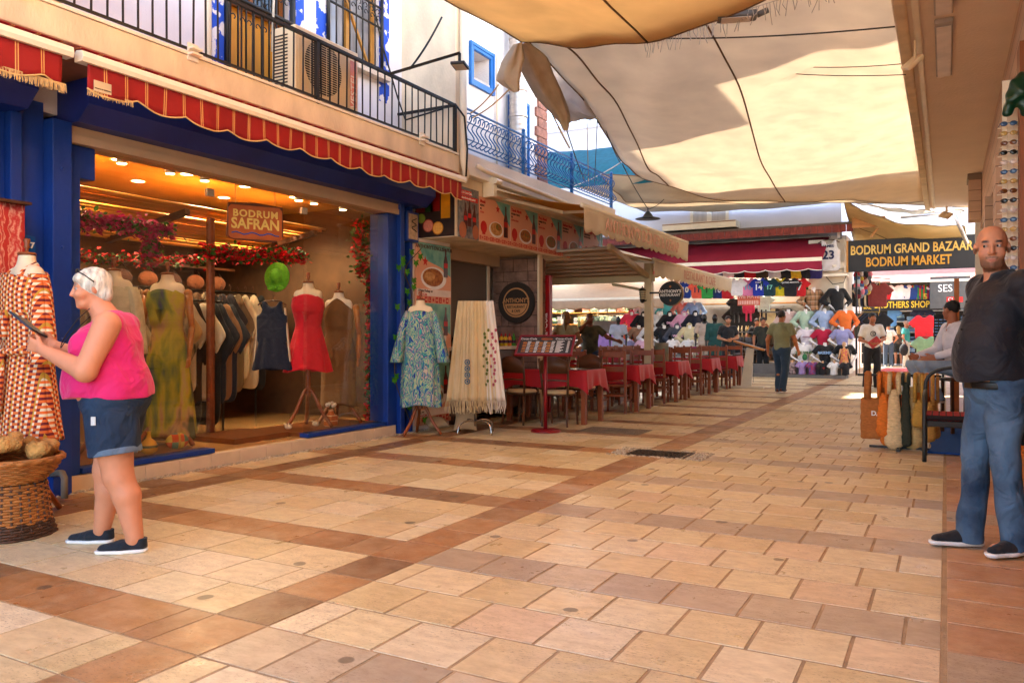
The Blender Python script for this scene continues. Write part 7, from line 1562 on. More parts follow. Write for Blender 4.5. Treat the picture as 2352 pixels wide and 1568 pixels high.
def make_chair(label, loc, rz, kind=0, group='wooden terrace chairs'):
    t = thing('dining_chair', label, 'chair', loc, rz, group)
    w_ = .21
    if kind == 0:      # ladder back
        for s in (-1, 1):
            MB().bar((s*(w_-.02), -.19, 0), (s*(w_-.02), -.19, .44), .04).build('leg', WOOD, t, bevel=.003); MB().bar((s*(w_-.02), .19, 0), (s*(w_-.02), .19, .45), .04).build('leg', WOOD, t, bevel=.003)
            MB().bar((s*(w_-.02), .19, .45), (s*(w_-.02), .24, 1.0), .04).build('back_post', WOOD, t, bevel=.003); MB().bar((s*(w_-.02), -.17, .2), (s*(w_-.02), .17, .2), .02, .035).build('stretcher', WOOD, t)
        for z, hgt in ((.93, .09), (.70, .08)): MB().bar((-w_+.04, .19+(z-.45)*.094, z), (w_-.04, .19+(z-.45)*.094, z), .02, hgt).build('back_slat', WOOD, t, bevel=.003)
        MB().bar((-w_+.04, -.19, .28), (w_-.04, -.19, .28), .02, .03).bar((-w_+.04, .19, .28), (w_-.04, .19, .28), .02, .03).build('stretcher', WOOD, t)
        MB().box((-w_, -.21, .425), (w_, .21, .455)).build('seat', WOOD, t, bevel=.004); MB().box((-w_+.015, -.2, .456), (w_-.015, .185, .49)).build('cushion', CUSH, t, bevel=.012)
    else:              # curved solid back, cream seat
        D2 = M('chair_dark', '#5c3822', .4, .2, 6)
        for s in (-1, 1):
            MB().tube([(s*.17, -.17, .42), (s*.19, -.2, 0)], [.02, .015], 6).build('leg', D2, t); MB().tube([(s*.16, .17, .42), (s*.18, .22, 0)], [.02, .015], 6).build('leg', D2, t)
            MB().tube([(s*.17, .18, .40), (s*.19, .21, .65), (s*.205, .27, .92)], .017, 6).build('back_post', D2, t, smooth=True)
        g = [];
        for i in range(11):
            f = i/10*2-1; zt = .925+.035*math.cos(f*2.6)-.01; g.append([(f*.2, .262+.03*(1-f*f)-.0, zt), (f*.2, .235+.03*(1-f*f), .72)])
        MB().grid(g).build('back_panel', D2, t, smooth=True, solid=.018)
        MB().tube([(-.19, .21, .62), (0, .235, .63), (.19, .21, .62)], .011, 6).build('back_rail', D2, t)
        MB().lathe([(.19, .41), (.2, .42), (.2, .44), (.12, .40)][:3], n=22).build('seat_frame', D2, t, smooth=True); MB().lathe([(.205, .441), (.212, .455), (.19, .48), (.05, .488)], n=22).build('seat', SEAT, t, smooth=True)
    return t
XR = -4.34
tabs = []
ys = [10.12, 12.3, 14.45, 16.75, 19.0]
ordn = ['nearest', 'second nearest', 'third', 'fourth', 'farthest']
for k, y in enumerate(ys):
    lx = 1.25; loc = (XR-lx/2, y+.30, 0)
    if k == 1 or k == 2: loc = (XR-.02-lx/2, y+.30, 0)
    make_table(f'dining table under a red cloth in the street row, {ordn[k]} to the camera', loc); make_cloth(f'red cloth with a glass top on the {ordn[k]} street table', loc, 1.25, .68, k)
    tabs.append(loc)
cn = ['at the street corner of', 'on the inner side of']
for k, (x, y, z) in enumerate(tabs):
    if k == 0:
        make_chair('dark curved back chair with cream seat in front of the nearest table, left one', (x-.25, y-.55, 0), R(172), 1, 'dark curved back chairs'); make_chair('dark curved back chair with cream seat before the nearest table, right one', (x+.32, y-.52, 0), R(186), 1, 'dark curved back chairs'); 
        make_chair('dark curved back chair behind the nearest table, left one', (x-.35, y+.6, 0), R(5), 1, 'dark curved back chairs'); make_chair('dark curved back chair behind the nearest table, right one', (x+.15, y+.62, 0), R(-4), 1, 'dark curved back chairs')
    else:
        for q, dx in enumerate((.32, -.3)):
            make_chair(f'ladder back chair before the {ordn[k]} street table, {("street side", "inner side")[q]}', (x+dx+rg.uniform(-.04, .04), y-.58+rg.uniform(-.06, .03), 0), R(180)+rg.uniform(-.14, .14)); make_chair(f'ladder back chair behind the {ordn[k]} street table, {("street side", "inner side")[q]}', (x+dx, y+.56, 0), rg.uniform(-.14, .14))
for k, (x, y) in enumerate(((-6.9, 12.8), (-6.9, 14.7), (-6.9, 16.8), (-6.9, 18.9))):
    make_table(f'dining table under a red cloth in the inner terrace row, {ordn[k]} to the camera', (x, y, 0)); make_cloth(f'red cloth on the {ordn[k]} inner terrace table', (x, y, 0), 1.25, .68, 20+k)
    for q, dx in enumerate((.32, -.3)):
        make_chair(f'ladder back chair before the {ordn[k]} inner table, {("right", "left")[q]} one', (x+dx, y-.58, 0), R(180)); make_chair(f'ladder back chair behind the {ordn[k]} inner table, {("right", "left")[q]} one', (x+dx, y+.56, 0), 0)
def holder(loc, lab):
    t = thing('napkin_holder', lab, 'napkin holder', loc); MB().box((-.06, -.03, 0), (.06, .03, .1)).build('body', M('clear_plastic', '#c8c0b8', .15), t, bevel=.006); MB().box((-.05, -.018, .1), (.05, .018, .125)).build('napkins', M('napkin', '#e8e4dc', .8), t)
for k, (x, y, z) in enumerate(tabs[:4]): holder((x-.05-.2*k, y, .762), f'napkin holder on the {ordn[k]} street table')
def flowers(loc, lab, c, r=.07):
    t = thing('flower_pot', lab, 'plant', loc); MB().lathe([(.03, 0), (.04, .06)], n=12).build('pot', WHITEP, t); m = MB(); rq = random.Random(int(loc[1]*10))
    for _ in range(50): a, b = rq.uniform(0, 6.3), rq.uniform(0, 1.5); R_ = r*rq.uniform(.6, 1); c0 = Vector((R_*math.cos(a)*math.sin(b), R_*math.sin(a)*math.sin(b), .08+R_*math.cos(b))); s = .016; m.quad(c0+Vector((s, 0, 0)), c0+Vector((0, s, s)), c0+Vector((-s, 0, .005)), c0+Vector((0, -s, -s)))
    m.build('blossoms', FAB(c), t)
flowers((-6.6, 12.8, .76), 'small plant with yellow flowers on the nearest inner table', '#c8a83c'); flowers((-6.6, 14.7, .76), 'small green plant on the second inner table', '#4c6c2c'); flowers((tabs[3][0]-.5, tabs[3][1], .762), 'yellow flowers on the fourth street table', '#d8a01c', .09)
q = W(1552, 806, Y=tabs[4][1]); flowers((tabs[3][0]+.15, tabs[3][1]+.1, .762), 'big purple flower head on the fourth street table', '#9c1c7c', .15)
t = thing('tea_glass', 'small tea glass on a saucer on the farthest table', 'glass', (tabs[4][0]+.4, tabs[4][1], .762)); MB().lathe([(.07, 0), (.08, .01)], n=14).build('saucer', WHITEP, t); MB().lathe([(.025, .012), (.02, .05), (.03, .1)], n=12).build('cup', M('tea', '#a86c3c', .1), t)
# red menu stand
q = W(1253, 991, Z=0); t = thing('menu_stand', 'red pedestal menu stand with a tilted dark menu in front of the nearest table', 'menu stand', (q.x, q.y, 0)); RS = M('stand_red', '#7c1018', .35, .08)
MB().lathe([(.19, 0), (.19, .02), (.17, .035), (.03, .04)], n=30).build('base', RS, t, smooth=False); MB().cyl((0, 0, .03), (0, 0, 1.02), .024, n=14).build('pole', RS, t, smooth=True)
hd_ = thing('tmp', None, None)
def tilt(o): o.parent = t; o.location = (0, 0, 1.10); o.rotation_euler = (R(-52+90-90), 0, R(24)); return o
m = MB()
for a, b in (((-.37, -.20), (.37, -.175)), ((-.37, .175), (.37, .20)), ((-.37, -.175), (-.345, .175)), ((.345, -.175), (.37, .175))): m.box((a[0], a[1], -.012), (b[0], b[1], .018))
TR = (R(38), 0, R(14))
def tl(o): o.location = (0, 0, 1.10); o.rotation_euler = TR; return o
tl(m.build('frame', RS, t)); pn = tl(MB().box((-.345, -.175, -.008), (.345, .175, .006)).build('menu_sheet', M('menu_dark', '#2a221e', .3, .1), t))
m = MB()
for i in range(4):
    for k in range(4): m.box((-.30+i*.105, -.14+k*.055, .006), (-.25+i*.105, -.10+k*.055, .008))
m.build('printed_dishes', FOOD, pn); m = MB()
for i in range(4):
    for k in range(9): m.box((-.242+i*.105, -.14+k*.026, .006), (-.205+i*.105+.004*(k % 3), -.132+k*.026, .008))
for k in range(12): m.box((.14, -.14+k*.02, .006), (.20+.02*(k % 3), -.134+k*.02, .008)); m.box((.28, -.14+k*.02, .006), (.31, -.134+k*.02, .008))
m.build('printed_lines', WHT, pn); m = MB(); disc(m, 0, .13, .08, .006, 20, .35, ax=2); m.build('printed_badge', M('badge_orange', '#c8642c', .5), pn)
text('Coca-Cola', .05, (-.24, .13, .008), (0, 0, 0), WHT, pn, ext=.001); text('Coca-Cola', .05, (.22, .13, .008), (0, 0, 0), WHT, pn, ext=.001)
bpy.data.objects.remove(hd_)
# white and wood menu stand
q = W(1718, 891, Z=0); t = thing('menu_lectern', 'white pedestal lectern with a sloping wooden menu frame beside the walking man', 'menu stand', (q.x, q.y, 0), R(8)); LW = M('lectern_white', '#cfc4b0', .5, .08, 3)
MB().box((-.36, -.16, 0), (.36, .16, .05)).build('base', LW, t, bevel=.008)
m = MB().prism([(-.16, .05), (.08, .05), (.13, .92), (-.03, .96)], 1, -.1, .1); m.build('column', LW, t); o = MB().box((-.36, -.24, -.02), (.36, .24, .02)).build('frame', M('lectern_wood', '#b8742c', .45, .15, 5), t, bevel=.008); o.location = (.03, 0, 1.0); o.rotation_euler = (0, R(17), 0)
o2 = MB().box((-.31, -.19, .02), (.31, .19, .024)).build('menu_sheet', M('menu_light', '#a8a49c', .3, .3, 8), o); MB().tube([(.13, -.105, .15), (.14, -.11, .45), (.11, -.105, .6)], .004, 4).build('cable', IRON, t)
t = thing('menu_card', 'upright green and tan menu card beside the terrace post', 'menu card', W(1519, 796, Y=14.2)); MB().box((-.13, 0, -.17), (.13, .02, .17)).build('card', M('card_print', '#5c7c6c', .5, col2='#b08c6c', scale=4), t); t.location.z = .93
# cardboard boxes
for k, (x, y) in enumerate(((1125, 1340), (1200, 1340), (1165, 1230))):
    pass
ZB = lambda x, y: (1550.+x*.1831, 602.9+y*.1831)
for k, (u, v, s, lab) in enumerate(((1762, 862, .34, 'white printed box on the ground at the feet of the man in dark green'), (1778, 862, .3, 'second white printed box on the ground behind the walking man'))): q = W(u, v, Z=0); t = thing('cardboard_box', lab, 'box', (q.x+.1*k, q.y+.3, 0), .1); MB().box((-s/2, -s/2, 0), (s/2, s/2, .42)).build('carton', M('box_print', '#d0c8c0', .7, col2='#4a4448', scale=7), t, bevel=.006)
# ================================================================== DRESS FORMS AND GARMENTS
BUSTM = M('bust_cream', '#dcc8a8', .7, .04); TURN = M('turned_wood', '#7c3e18', .4, .2, 10)
def checker(name, c1, c2, c3, s=26.):
    if name in MATS: return MATS[name]
    m = M(name, c1, .85, var=.1, bump=.1, bscale=200); N, L = nodes(m); cur = base_socket(m).links[0].from_socket; co = coord(m)
    a = mathn(m, 'FLOOR', mathn(m, 'MULTIPLY', co[0], s)); b = mathn(m, 'FLOOR', mathn(m, 'MULTIPLY', co[2], s*.8)); k = mathn(m, 'MODULO', mathn(m, 'ADD', mathn(m, 'ADD', a, mathn(m, 'MULTIPLY', b, 2.)), 400.), 4.)
    cur = mixcol(m, mathn(m, 'LESS_THAN', k, .5), cur, srgb(c2)); k2 = mathn(m, 'GREATER_THAN', k, 2.5); cur = mixcol(m, k2, cur, srgb(c3))
    f = mathn(m, 'LESS_THAN', mathn(m, 'MODULO', mathn(m, 'ADD', mathn(m, 'MULTIPLY', co[0], s), 100.), 4.), .4); cur = mixcol(m, f, cur, srgb('#b88a2c')); L.new(cur, base_socket(m)); return m
def swirl(name, cols, scale=7., dist=6., rough=.8, noise=False):
    """printed fabric: a colour ramp over a distorted wave"""
    m = M(name, cols[0], rough, bump=.1, bscale=200); N, L = nodes(m); tc = N.new("ShaderNodeTexCoord")
    wv = N.new("ShaderNodeTexNoise" if noise else "ShaderNodeTexWave"); wv.inputs['Scale'].default_value = scale
    if noise: wv.inputs['Detail'].default_value = 3; wv.inputs['Distortion'].default_value = dist
    else: wv.inputs['Distortion'].default_value = dist; wv.inputs['Detail'].default_value = 3; wv.inputs['Detail Scale'].default_value = 1.6
    mp = N.new("ShaderNodeMapping"); mp.inputs['Scale'].default_value = (1.6, 1.6, .6) if noise else (1, 1, .8); L.new(tc.outputs['Object'], mp.inputs[0]); L.new(mp.outputs[0], wv.inputs['Vector'])
    r = N.new("ShaderNodeValToRGB"); el = r.color_ramp.elements; k = len(cols); lo, hi = (.32, .68) if noise else (0, 1)
    while len(el) < k: el.new(.5)
    for i in range(k): el[i].position = lo+(hi-lo)*i/(k-1); el[i].color = (*srgb(cols[i]), 1)
    L.new(wv.outputs['Fac'], r.inputs[0]); L.new(r.outputs[0], base_socket(m)); return m
def gown(name, label, loc, rz, prof, mat, foldn=9, amp=.02, sleeves=None, neck=True, legs=0, vneck=.12, bustcol=None, flat=.62, group=None, arms=None, cat='dress form', seed=1, lace=True, dressname='dress', necklace=None, h=1.0, straps=False):
    """prof: list of (z, radius) from shoulder to hem"""
    t = thing(name, label, cat, loc, rz, group); zt = prof[0][0]; n = 72; rg_ = np.random.RandomState(seed); ph = rg_.uniform(0, 6, 4)
    zs = np.linspace(zt, prof[-1][0], 46); zz = [p_[0] for p_ in prof][::-1]; rr = [p_[1] for p_ in prof][::-1]; g = []
    for i, z in enumerate(zs):
        r = np.interp(z, zz, rr); d = max(0, (zt-.38-z)/(zt-prof[-1][0]))**.8; row = []
        for j in range(n+1):
            a = 2*math.pi*j/n; w1 = math.sin(foldn*a+ph[0]+.8*math.sin(z*5))*.7+math.sin((foldn*2+3)*a+ph[1])*.3
            q = r*(1+amp/r*d*w1); zd = z+(.018*math.sin(3*a+ph[2]) if i > 42 else 0)-.07*math.cos(a)**2*max(0, 1-i/7)
            dip = (max(0, 1-abs(math.atan2(math.sin(a+math.pi/2), math.cos(a+math.pi/2)))/.75) if i < 1 else 0)
            row.append((q*math.cos(a), q*flat*math.sin(a)-(.02 if i < 12 else 0), zd-dip*vneck))
        g.append(row)
    MB().grid(g).build(dressname, mat, t, smooth=True, solid=.004)
    S = SDF().ell(vec(0, -.002, zt-.13), (prof[1][1]*.86, prof[1][1]*.80*flat, .16), .04).cone(vec(-.10, 0, zt-.02), vec(.10, 0, zt-.02), .05, .05, .05).cone(vec(0, .0, zt-.02), vec(0, 0, zt+.105), .062, .052, .04, 1)
    v, q = S.mesh(.012); mesh_obj('bust_form', v, q, bustcol or BUSTM, t)
    if neck: MB().lathe([(.055, zt+.105), (.058, zt+.112), (.05, zt+.122), (.012, zt+.126), (.010, zt+.145), (.022, zt+.16), (.014, zt+.175), (.022, zt+.20), (.018, zt+.215), (.001, zt+.218)], n=18).build('turned_finial', TURN, t, smooth=True)
    if straps:
        for s in (-1, 1): MB().tube([(s*.11, -.075, zt-.14), (s*.105, -.05, zt+.02), (s*.10, .06, zt-.05)], [.03, .022, .02], 8).build('strap', mat, t, smooth=True)
    if sleeves:
        for s in (-1, 1):
            L_ = sleeves; pts = [vec(s*.15, 0, zt-.03), vec(s*.20, -.01, zt-.18), vec(s*(.19+L_[1]), -.04, zt-L_[0])]; c_ = catmull(pts, 8); g = []
            for i, p_ in enumerate(c_):
                f = i/(len(c_)-1); r = .062+L_[2]*f**2; g.append([(p_[0]+r*.62*math.cos(a), p_[1]+r*(1+.1*math.sin(5*a))*math.sin(a), p_[2]+r*.35*math.cos(a)*s*-1*0) for a in np.linspace(0, 6.2832, 25)])
            MB().grid(g).build('sleeve', mat, t, smooth=True, solid=.004)
    if arms:
        for s in (-1, 1):
            sh = vec(s*.19, 0, zt-.06); el = vec(s*.225, -.01, zt-.36); wr = vec(s*.225, -.06, zt-.62); m = MB().ball(sh, .038, 6).tube([sh, sh*.5+el*.5, el], [.034, .03, .024], 10).ball(el, .027, 6).tube([el, el*.5+wr*.5, wr], [.026, .027, .017], 10).ball(wr, .018, 5)
            for k in range(4): m.tube([wr+vec((k-1.5)*.004, (k-1.5)*.012, -.01), wr+vec((k-1.5)*.004, (k-1.5)*.014-.01, -.06), wr+vec(0, (k-1.5)*.013-.03, -.09)], .006, 5)
            m.ball(wr+vec(0, 0, -.03), (.012, .026, .028), 6); m.build('jointed_wooden_arm', M('arm_wood', '#a8662c', .35, .2, 12), t, smooth=True)
    if necklace: MB().tube(catmull([(-.065, .02, zt+.03), (-.06, -.06, zt-.04), (0, -.095, zt-.12), (.06, -.06, zt-.04), (.065, .02, zt+.03)], 5), .006, 6).ball((0, -.10, zt-.135), .014, 5).build('necklace', FAB(necklace), t, smooth=True)
    if legs:
        for k in range(3):
            a = R(90+120*k)+.3; MB().tube(catmull([(0, 0, .42), (.06*math.cos(a), .06*math.sin(a), .36), (.15*math.cos(a), .15*math.sin(a), .18), (.27*math.cos(a), .27*math.sin(a), .015)], 4), .02, 8).build('leg', TURN, t, smooth=True)
        MB().cyl((0, 0, .33), (0, 0, zt-.3), .028).build('stand_pole', TURN, t)
    return t
def P2(u, X, z=0): q = W(u, 800, X=X); return (q.x, q.y, z)
# robe on the far left
ROBE = checker('robe_checks', '#d8682a', '#dcccac', '#6c1a20', 70.)
t = gown('dress_form', 'dress form in a long multicoloured checked robe behind the basket of sponges', P2(62, -5.42), R(-60+90-34), [(1.66, .19), (1.5, .215), (1.15, .20), (.9, .235), (.52, .285)], ROBE, 5, .02, (.62, .10, .03), legs=1, vneck=.42, flat=.66, dressname='robe')
MB().tube([(.21*math.cos(a), -.02+.145*math.sin(a), 1.12) for a in np.linspace(0, 6.28, 24)], .024, 7).tube([(.03, -.17, 1.12), (.06, -.19, .95), (.05, -.20, .72)], .02, 6).tube([(0, -.17, 1.12), (.0, -.19, .9), (.03, -.2, .66)], .02, 6).build('belt', ROBE, t, smooth=True)
for s in (-1, 1): MB().tube(catmull([(s*.07, .03, 1.70), (s*.085, -.08, 1.62), (s*.05, -.145, 1.42), (s*.01, -.155, 1.20)], 5), .022, 7).build('lapel', ROBE, t, smooth=True)
t = thing('hanging_cloth', 'red cloth with white wave pattern hanging at the left edge', 'cloth', P2(4, -5.75, 0)); MB().grid([[(.0+.02*math.sin(j), -.14+.05*j, 2.15-.12*i) for j in range(7)] for i in range(6)]).build('fabric', swirl('wave_print', ['#b8302c', '#b8302c', '#dc9c84', '#b8302c'], 12, 4), t, smooth=True, solid=.01); MB().box((-.04, -.17, 2.15), (.05, .18, 2.17)).build('rail', M('dark_wood'), t)
# kaftan
KAF = swirl('kaftan_print', ['#1c2c84', '#24409c', '#1c8c8c', '#b8b890', '#2ca090', '#1c2c84', '#c8c0a0', '#243c94', '#30a8a0'], 6., 2.6, noise=True)
t = gown('dress_form', 'dress form in a loose blue and teal printed kaftan beside the blue pier', P2(966, -5.70), R(28), [(1.56, .17), (1.42, .19), (1.15, .20), (.8, .225), (.36, .25)], KAF, 8, .03, (.66, .10, .07), legs=1, vneck=.26, necklace='#4c2410', dressname='kaftan')
# shop window forms
gown('dress_form', 'dress form with wooden arms in a green and yellow tie dyed dress', P2(385, -6.62, .16), R(24), [(1.40, .165), (1.27, .18), (1.05, .135), (.98, .14), (.75, .19), (.08, .25)], swirl('tie_dye', ['#2c3454', '#4c5c34', '#7c7c1c', '#a89420', '#a87c4c', '#3c4424'], 3.5, .5, noise=True), 8, .028, None, arms=1, vneck=.34, legs=1, necklace='#6c5424')
gown('dress_form', 'dress form in a cream knitted top and grey trousers behind the woman in pink', P2(262, -6.66, .16), R(24), [(1.40, .17), (1.25, .19), (1.0, .185), (.86, .20), (.80, .19), (.3, .2)], M('cream_knit', '#c8bc98', .9, .12, 20, .3, 90), 4, .008, (.58, .06, .02), vneck=.04, legs=1, necklace='#8c4c1c', dressname='knitted_top')
gown('dress_form', 'dress form in a red tiered mini dress behind the right glass', P2(708, -6.5, .16), R(30), [(1.42, .16), (1.28, .172), (1.08, .13), (1.04, .14), (.80, .20), (.60, .25)], FAB('#c00c20'), 9, .03, None, arms=None, vneck=.30, legs=1, necklace='#8c6c34', bustcol=BUSTM)
gown('dress_form', 'dress form with wooden arms in a long brown slip dress behind the right glass', P2(778, -6.5, .16), R(30), [(1.34, .14), (1.22, .17), (1.0, .14), (.85, .175), (.2, .20)], FAB('#6c4a24'), 6, .018, None, arms=1, vneck=-.04, legs=1, bustcol=M('bust_white', '#e0d8cc', .7))
for o in bpy.data.objects:
    if o.name.startswith('dress_form') and o.location.x < -6.4: o.scale = (1.1,)*3
# dress on hanger, hat
q = W(625, 690, X=-6.75); t = hung('navy sleeveless dress with cream trim on a hanger in the shop doorway', (q.x, q.y, q.z), '#12182c', .85, R(30), cat='dress', name='hanging_dress', vest=True)
g = []
for i in range(12):
    z = -.5-.42*i/11; r = .17+.10*i/11; g.append([(r*math.cos(a), .06*math.sin(a)*(1+.25*math.sin(9*a)), z+.02*math.sin(3*a)*(i == 11)) for a in np.linspace(0, 6.2832, 41)])
MB().grid(g).build('skirt', FAB('#12182c'), t, smooth=True)
for s in (-1, 1): MB().bar((s*.17, .01, -.1), (s*.24, .01, -.82), .05, .02).build('cream_panel', FAB('#c8b89c'), t, bevel=.006)
q = W(636, 636, X=-6.72); t = thing('sun_hat', 'wide brimmed lime green straw hat with a bow hung in the shop doorway', 'hat', q, R(30)); HG = M('hat_green', '#5c9c14', .8, .2, 30, .4, 140)
o = MB().lathe([(.175, -.01), (.17, .0), (.10, .012), (.085, .03), (.08, .08), (.06, .105), (.001, .112)], n=32, sx=.82).build('straw', HG, t, smooth=True); o.rotation_euler = (R(80), 0, 0)
MB().ball((-.05, -.06, -.13), (.045, .02, .03), 6).ball((.05, -.06, -.13), (.045, .02, .03), 6).ball((0, -.07, -.13), .018, 5).build('bow', HG, t, smooth=True)
# hanging wooden shop sign
q = W(587, 512, X=-6.22); t = thing('shop_sign', 'orange painted wooden sign reading BODRUM SAFRAN hanging in the clothing shop doorway', 'sign', q, R(62)); 
P_ = [(.30*math.cos(a)**1, .20*math.sin(a)+.015*math.sin(3*a)) for a in np.linspace(0, 6.2832*23/24, 24)]; P_ = [(max(-.27, min(.27, x*1.15)), max(-.17, min(.17, z*1.2))) for x, z in P_]
MB().prism([(-.29, -.15), (-.27, .19), (0, .205), (.28, .18), (.29, -.12), (.2, -.19), (-.2, -.185)], 1, .0, .03).build('rough_board', M('sign_wood', '#5c2c10', .6, .3, 8), t); MB().prism(P_, 1, -.006, -.0001).build('painted_face', M('sign_face', '#a8501c', .5, .2, 6), t); YL = M('sign_cream', '#d8b45c', .6)
text('BODRUM', .10, (0, -.009, .085), FY, YL, t, bold=.003, spacing=1.15); text('SAFRAN', .15, (0, -.009, -.02), FY, YL, t, bold=.004, sx=.9); MB().tube([(-.24+.04*i, -.01, -.115+.012*math.sin(i*1.5)) for i in range(13)], .007, 5).build('painted_wave', M('sign_blue', '#1c4c9c', .5), t)
for s in (-1, 1): MB().tube([(s*.2, 0, .19), (s*.2, 0, .45)], .004, 4).build('cord', RP, t)
# foliage
def leaves(name, label, cat, boxes, n, cols, size, seed, group=None, kind=None):
    """boxes: list of (centre, radii); cols: list of (material, share)"""
    rg_ = random.Random(seed); t = thing(name, label, cat, boxes[0][0], 0, group); ms = {k: MB() for k, _ in cols}
    for _ in range(n):
        c, r = rg_.choice(boxes); p_ = Vector(c)+Vector((rg_.gauss(0, .5)*r[0], rg_.gauss(0, .5)*r[1], rg_.gauss(0, .5)*r[2])); k = rg_.choices([a for a, _ in cols], [b for _, b in cols])[0]
        e = Euler((rg_.uniform(-1, 1), rg_.uniform(-1, 1), rg_.uniform(0, 6.28))); s = size*rg_.uniform(.7, 1.3); M3 = e.to_matrix()
        ms[k].quad(*[p_+M3@Vector(q)*s for q in ((0, -1, 0), (.55, -.2, .12), (.45, .5, .1), (0, 1, -.1), (-.45, .5, .1), (-.55, -.2, .12))])
    for (k, _), nm in zip(cols, ('blossoms', 'leaves') if len(cols) > 1 else ('leaves',)): ms[k].build(nm, k, t, True)
    return t
LG = M('leaf_green', '#2c5c1c', .5, .3, 12, trans=.2); MG = M('magenta_bract', '#a81450', .6, .25, 20, trans=.2); RD = M('red_blossom', '#c00c1c', .6, .25, 20, trans=.2); IV = M('ivy_green', '#3c8418', .45, .3, 10, trans=.25)
def line(a, b, n): return [a.lerp(b, i/(n-1)) for i in range(n)]
leaves('bougainvillea_garland', 'magenta bougainvillea garland along the top of the left glass pane', 'garland', [(tuple(c), (.06, .10, .07)) for c in line(W(185, 505, X=-6.3), W(380, 530, X=-6.35), 9)]+[(tuple(W(345, 570, X=-6.4)), (.06, .08, .14))]*2, 1900, [(MG, .72), (LG, .28)], .028, 1)
leaves('bougainvillea_garland', 'red bougainvillea garland above the doorway rack below the bamboo', 'garland', [(tuple(c), (.06, .12, .08)) for c in line(W(485, 580, X=-6.9), W(690, 590, X=-6.9), 9)], 1700, [(RD, .62), (LG, .38)], .028, 2)
leaves('bougainvillea_garland', 'dim red garland at the back left under the bamboo canopy', 'garland', [(tuple(c), (.06, .12, .07)) for c in line(W(180, 590, X=-7.2), W(470, 600, X=-7.2), 9)], 700, [(RD, .5), (LG, .5)], .024, 3)
leaves('bougainvillea_column', 'red flowering vine hanging down the right end of the shop window', 'plant', [(tuple(c), (.10, .12, .12)) for c in line(W(828, 525, X=-6.45), W(832, 620, X=-6.45), 4)]+[(tuple(c), (.05, .06, .12)) for c in line(W(852, 640, X=-6.4), W(850, 960, X=-6.4), 10)], 2000, [(RD, .5), (LG, .5)], .03, 4)
rg2 = random.Random(12)
t = thing('climbing_ivy', 'climbing plant with broad green leaves on the blue pier beside the kaftan', 'plant', tuple(P2(930, -5.9))); m = MB(); st = MB(); prev = None
for (u, v) in ((965, 585), (945, 575), (925, 590), (915, 610), (935, 620), (950, 640), (935, 665), (925, 600), (955, 600), (940, 690), (908, 770), (915, 800), (910, 860), (905, 868), (950, 655), (975, 960), (940, 930), (912, 700)):
    c = W(u, v, X=-5.88+rg2.uniform(-.04, .06))
    for k in range(5):
        a = R(-90+(k-2)*48)+rg2.uniform(-.1, .1); d = Vector((.1, math.cos(a)*.9, math.sin(a))).normalized(); s = Vector((.3, -d.z, d.y)).normalized(); l = .085*(1-.12*abs(k-2)); m.quad(c, c+d*l*.45+s*l*.25, c+d*l, c+d*l*.45-s*l*.25)
m.build('leaves', IV, t, True)
st.tube(catmull([W(968, 570, X=-5.9), W(930, 620, X=-5.9), W(945, 680, X=-5.92), W(915, 760, X=-5.92), W(908, 870, X=-5.92), W(945, 975, X=-5.92)], 5), .006, 5).build('stem', M('vine_stem', '#4a3c1c', .8), t, True, smooth=True)
# clothes racks inside the shop
for nm, x0, y0, y1, z, n, cols in (('rear rack of the blue shop', -8.3, 3.9, 7.9, 1.8, 30, ['#141416', '#a8906c', '#3c2c20', '#c8b898', '#5c4028', '#242028', '#6c5840']), ('front rack of the blue shop', -7.35, 4.7, 6.5, 1.62, 22, ['#141418', '#b08c5c', '#7c5430', '#1c1c20', '#c8bca4'])):
    t = thing('clothes_rail', 'long clothes rail, '+nm, 'clothes rail', (x0, y0, 0)); MB().cyl((x0, y0, z), (x0, y1, z), .012).build('bar', IRON, t, True)
    for y in (y0, y1): MB().cyl((x0, y, .13), (x0, y, z), .014).build('post', IRON, t, True)
    for i in range(n):
        c = rg2.choice(cols); ln = rg2.uniform(1.0, 1.6); o = hung(f'garment on the {nm}, {ordw[i] if i < 30 else ordw[i]} from the left', (x0, y0+(y1-y0)*(i+.5)/n, z-.06), M('printed_'+c[1:], c, .8, col2='#b8a888', scale=18) if i % 5 == 2 else c, 1.0, rg2.uniform(.3, .9), cat='garment', name='hanging_garment', group='garments on the '+nm); o.scale = (.95, .8, ln*1.5)
t = thing('bag_shelf', 'dark wooden shelves with handbags high in the clothing shop', 'shelving', (-8.9, 6, 0))
for z in (1.85, 2.15): MB().box((-9.2, 4.6, z-.03), (-8.7, 7.9, z)).build('board', M('dark_wood'), t, True)
for k in range(9):
    t = thing('handbag', f'brown or black handbag, {ordw[k]} from the left on the high shelf in the clothing shop', 'bag', (-8.8, 4.8+k*.36, 1.85), R(80), 'handbags on the high shelf'); MB().ball((0, 0, .09), (.13, .05, .10), 7).build('pouch', FAB(rg2.choice(['#3c1c10', '#1c1410', '#6c3818', '#4c1414'])), t, smooth=True); MB().tube([(-.09, 0, .14), (0, 0, .26), (.09, 0, .14)], .008, 5).build('handle', FAB('#2c180c'), t)
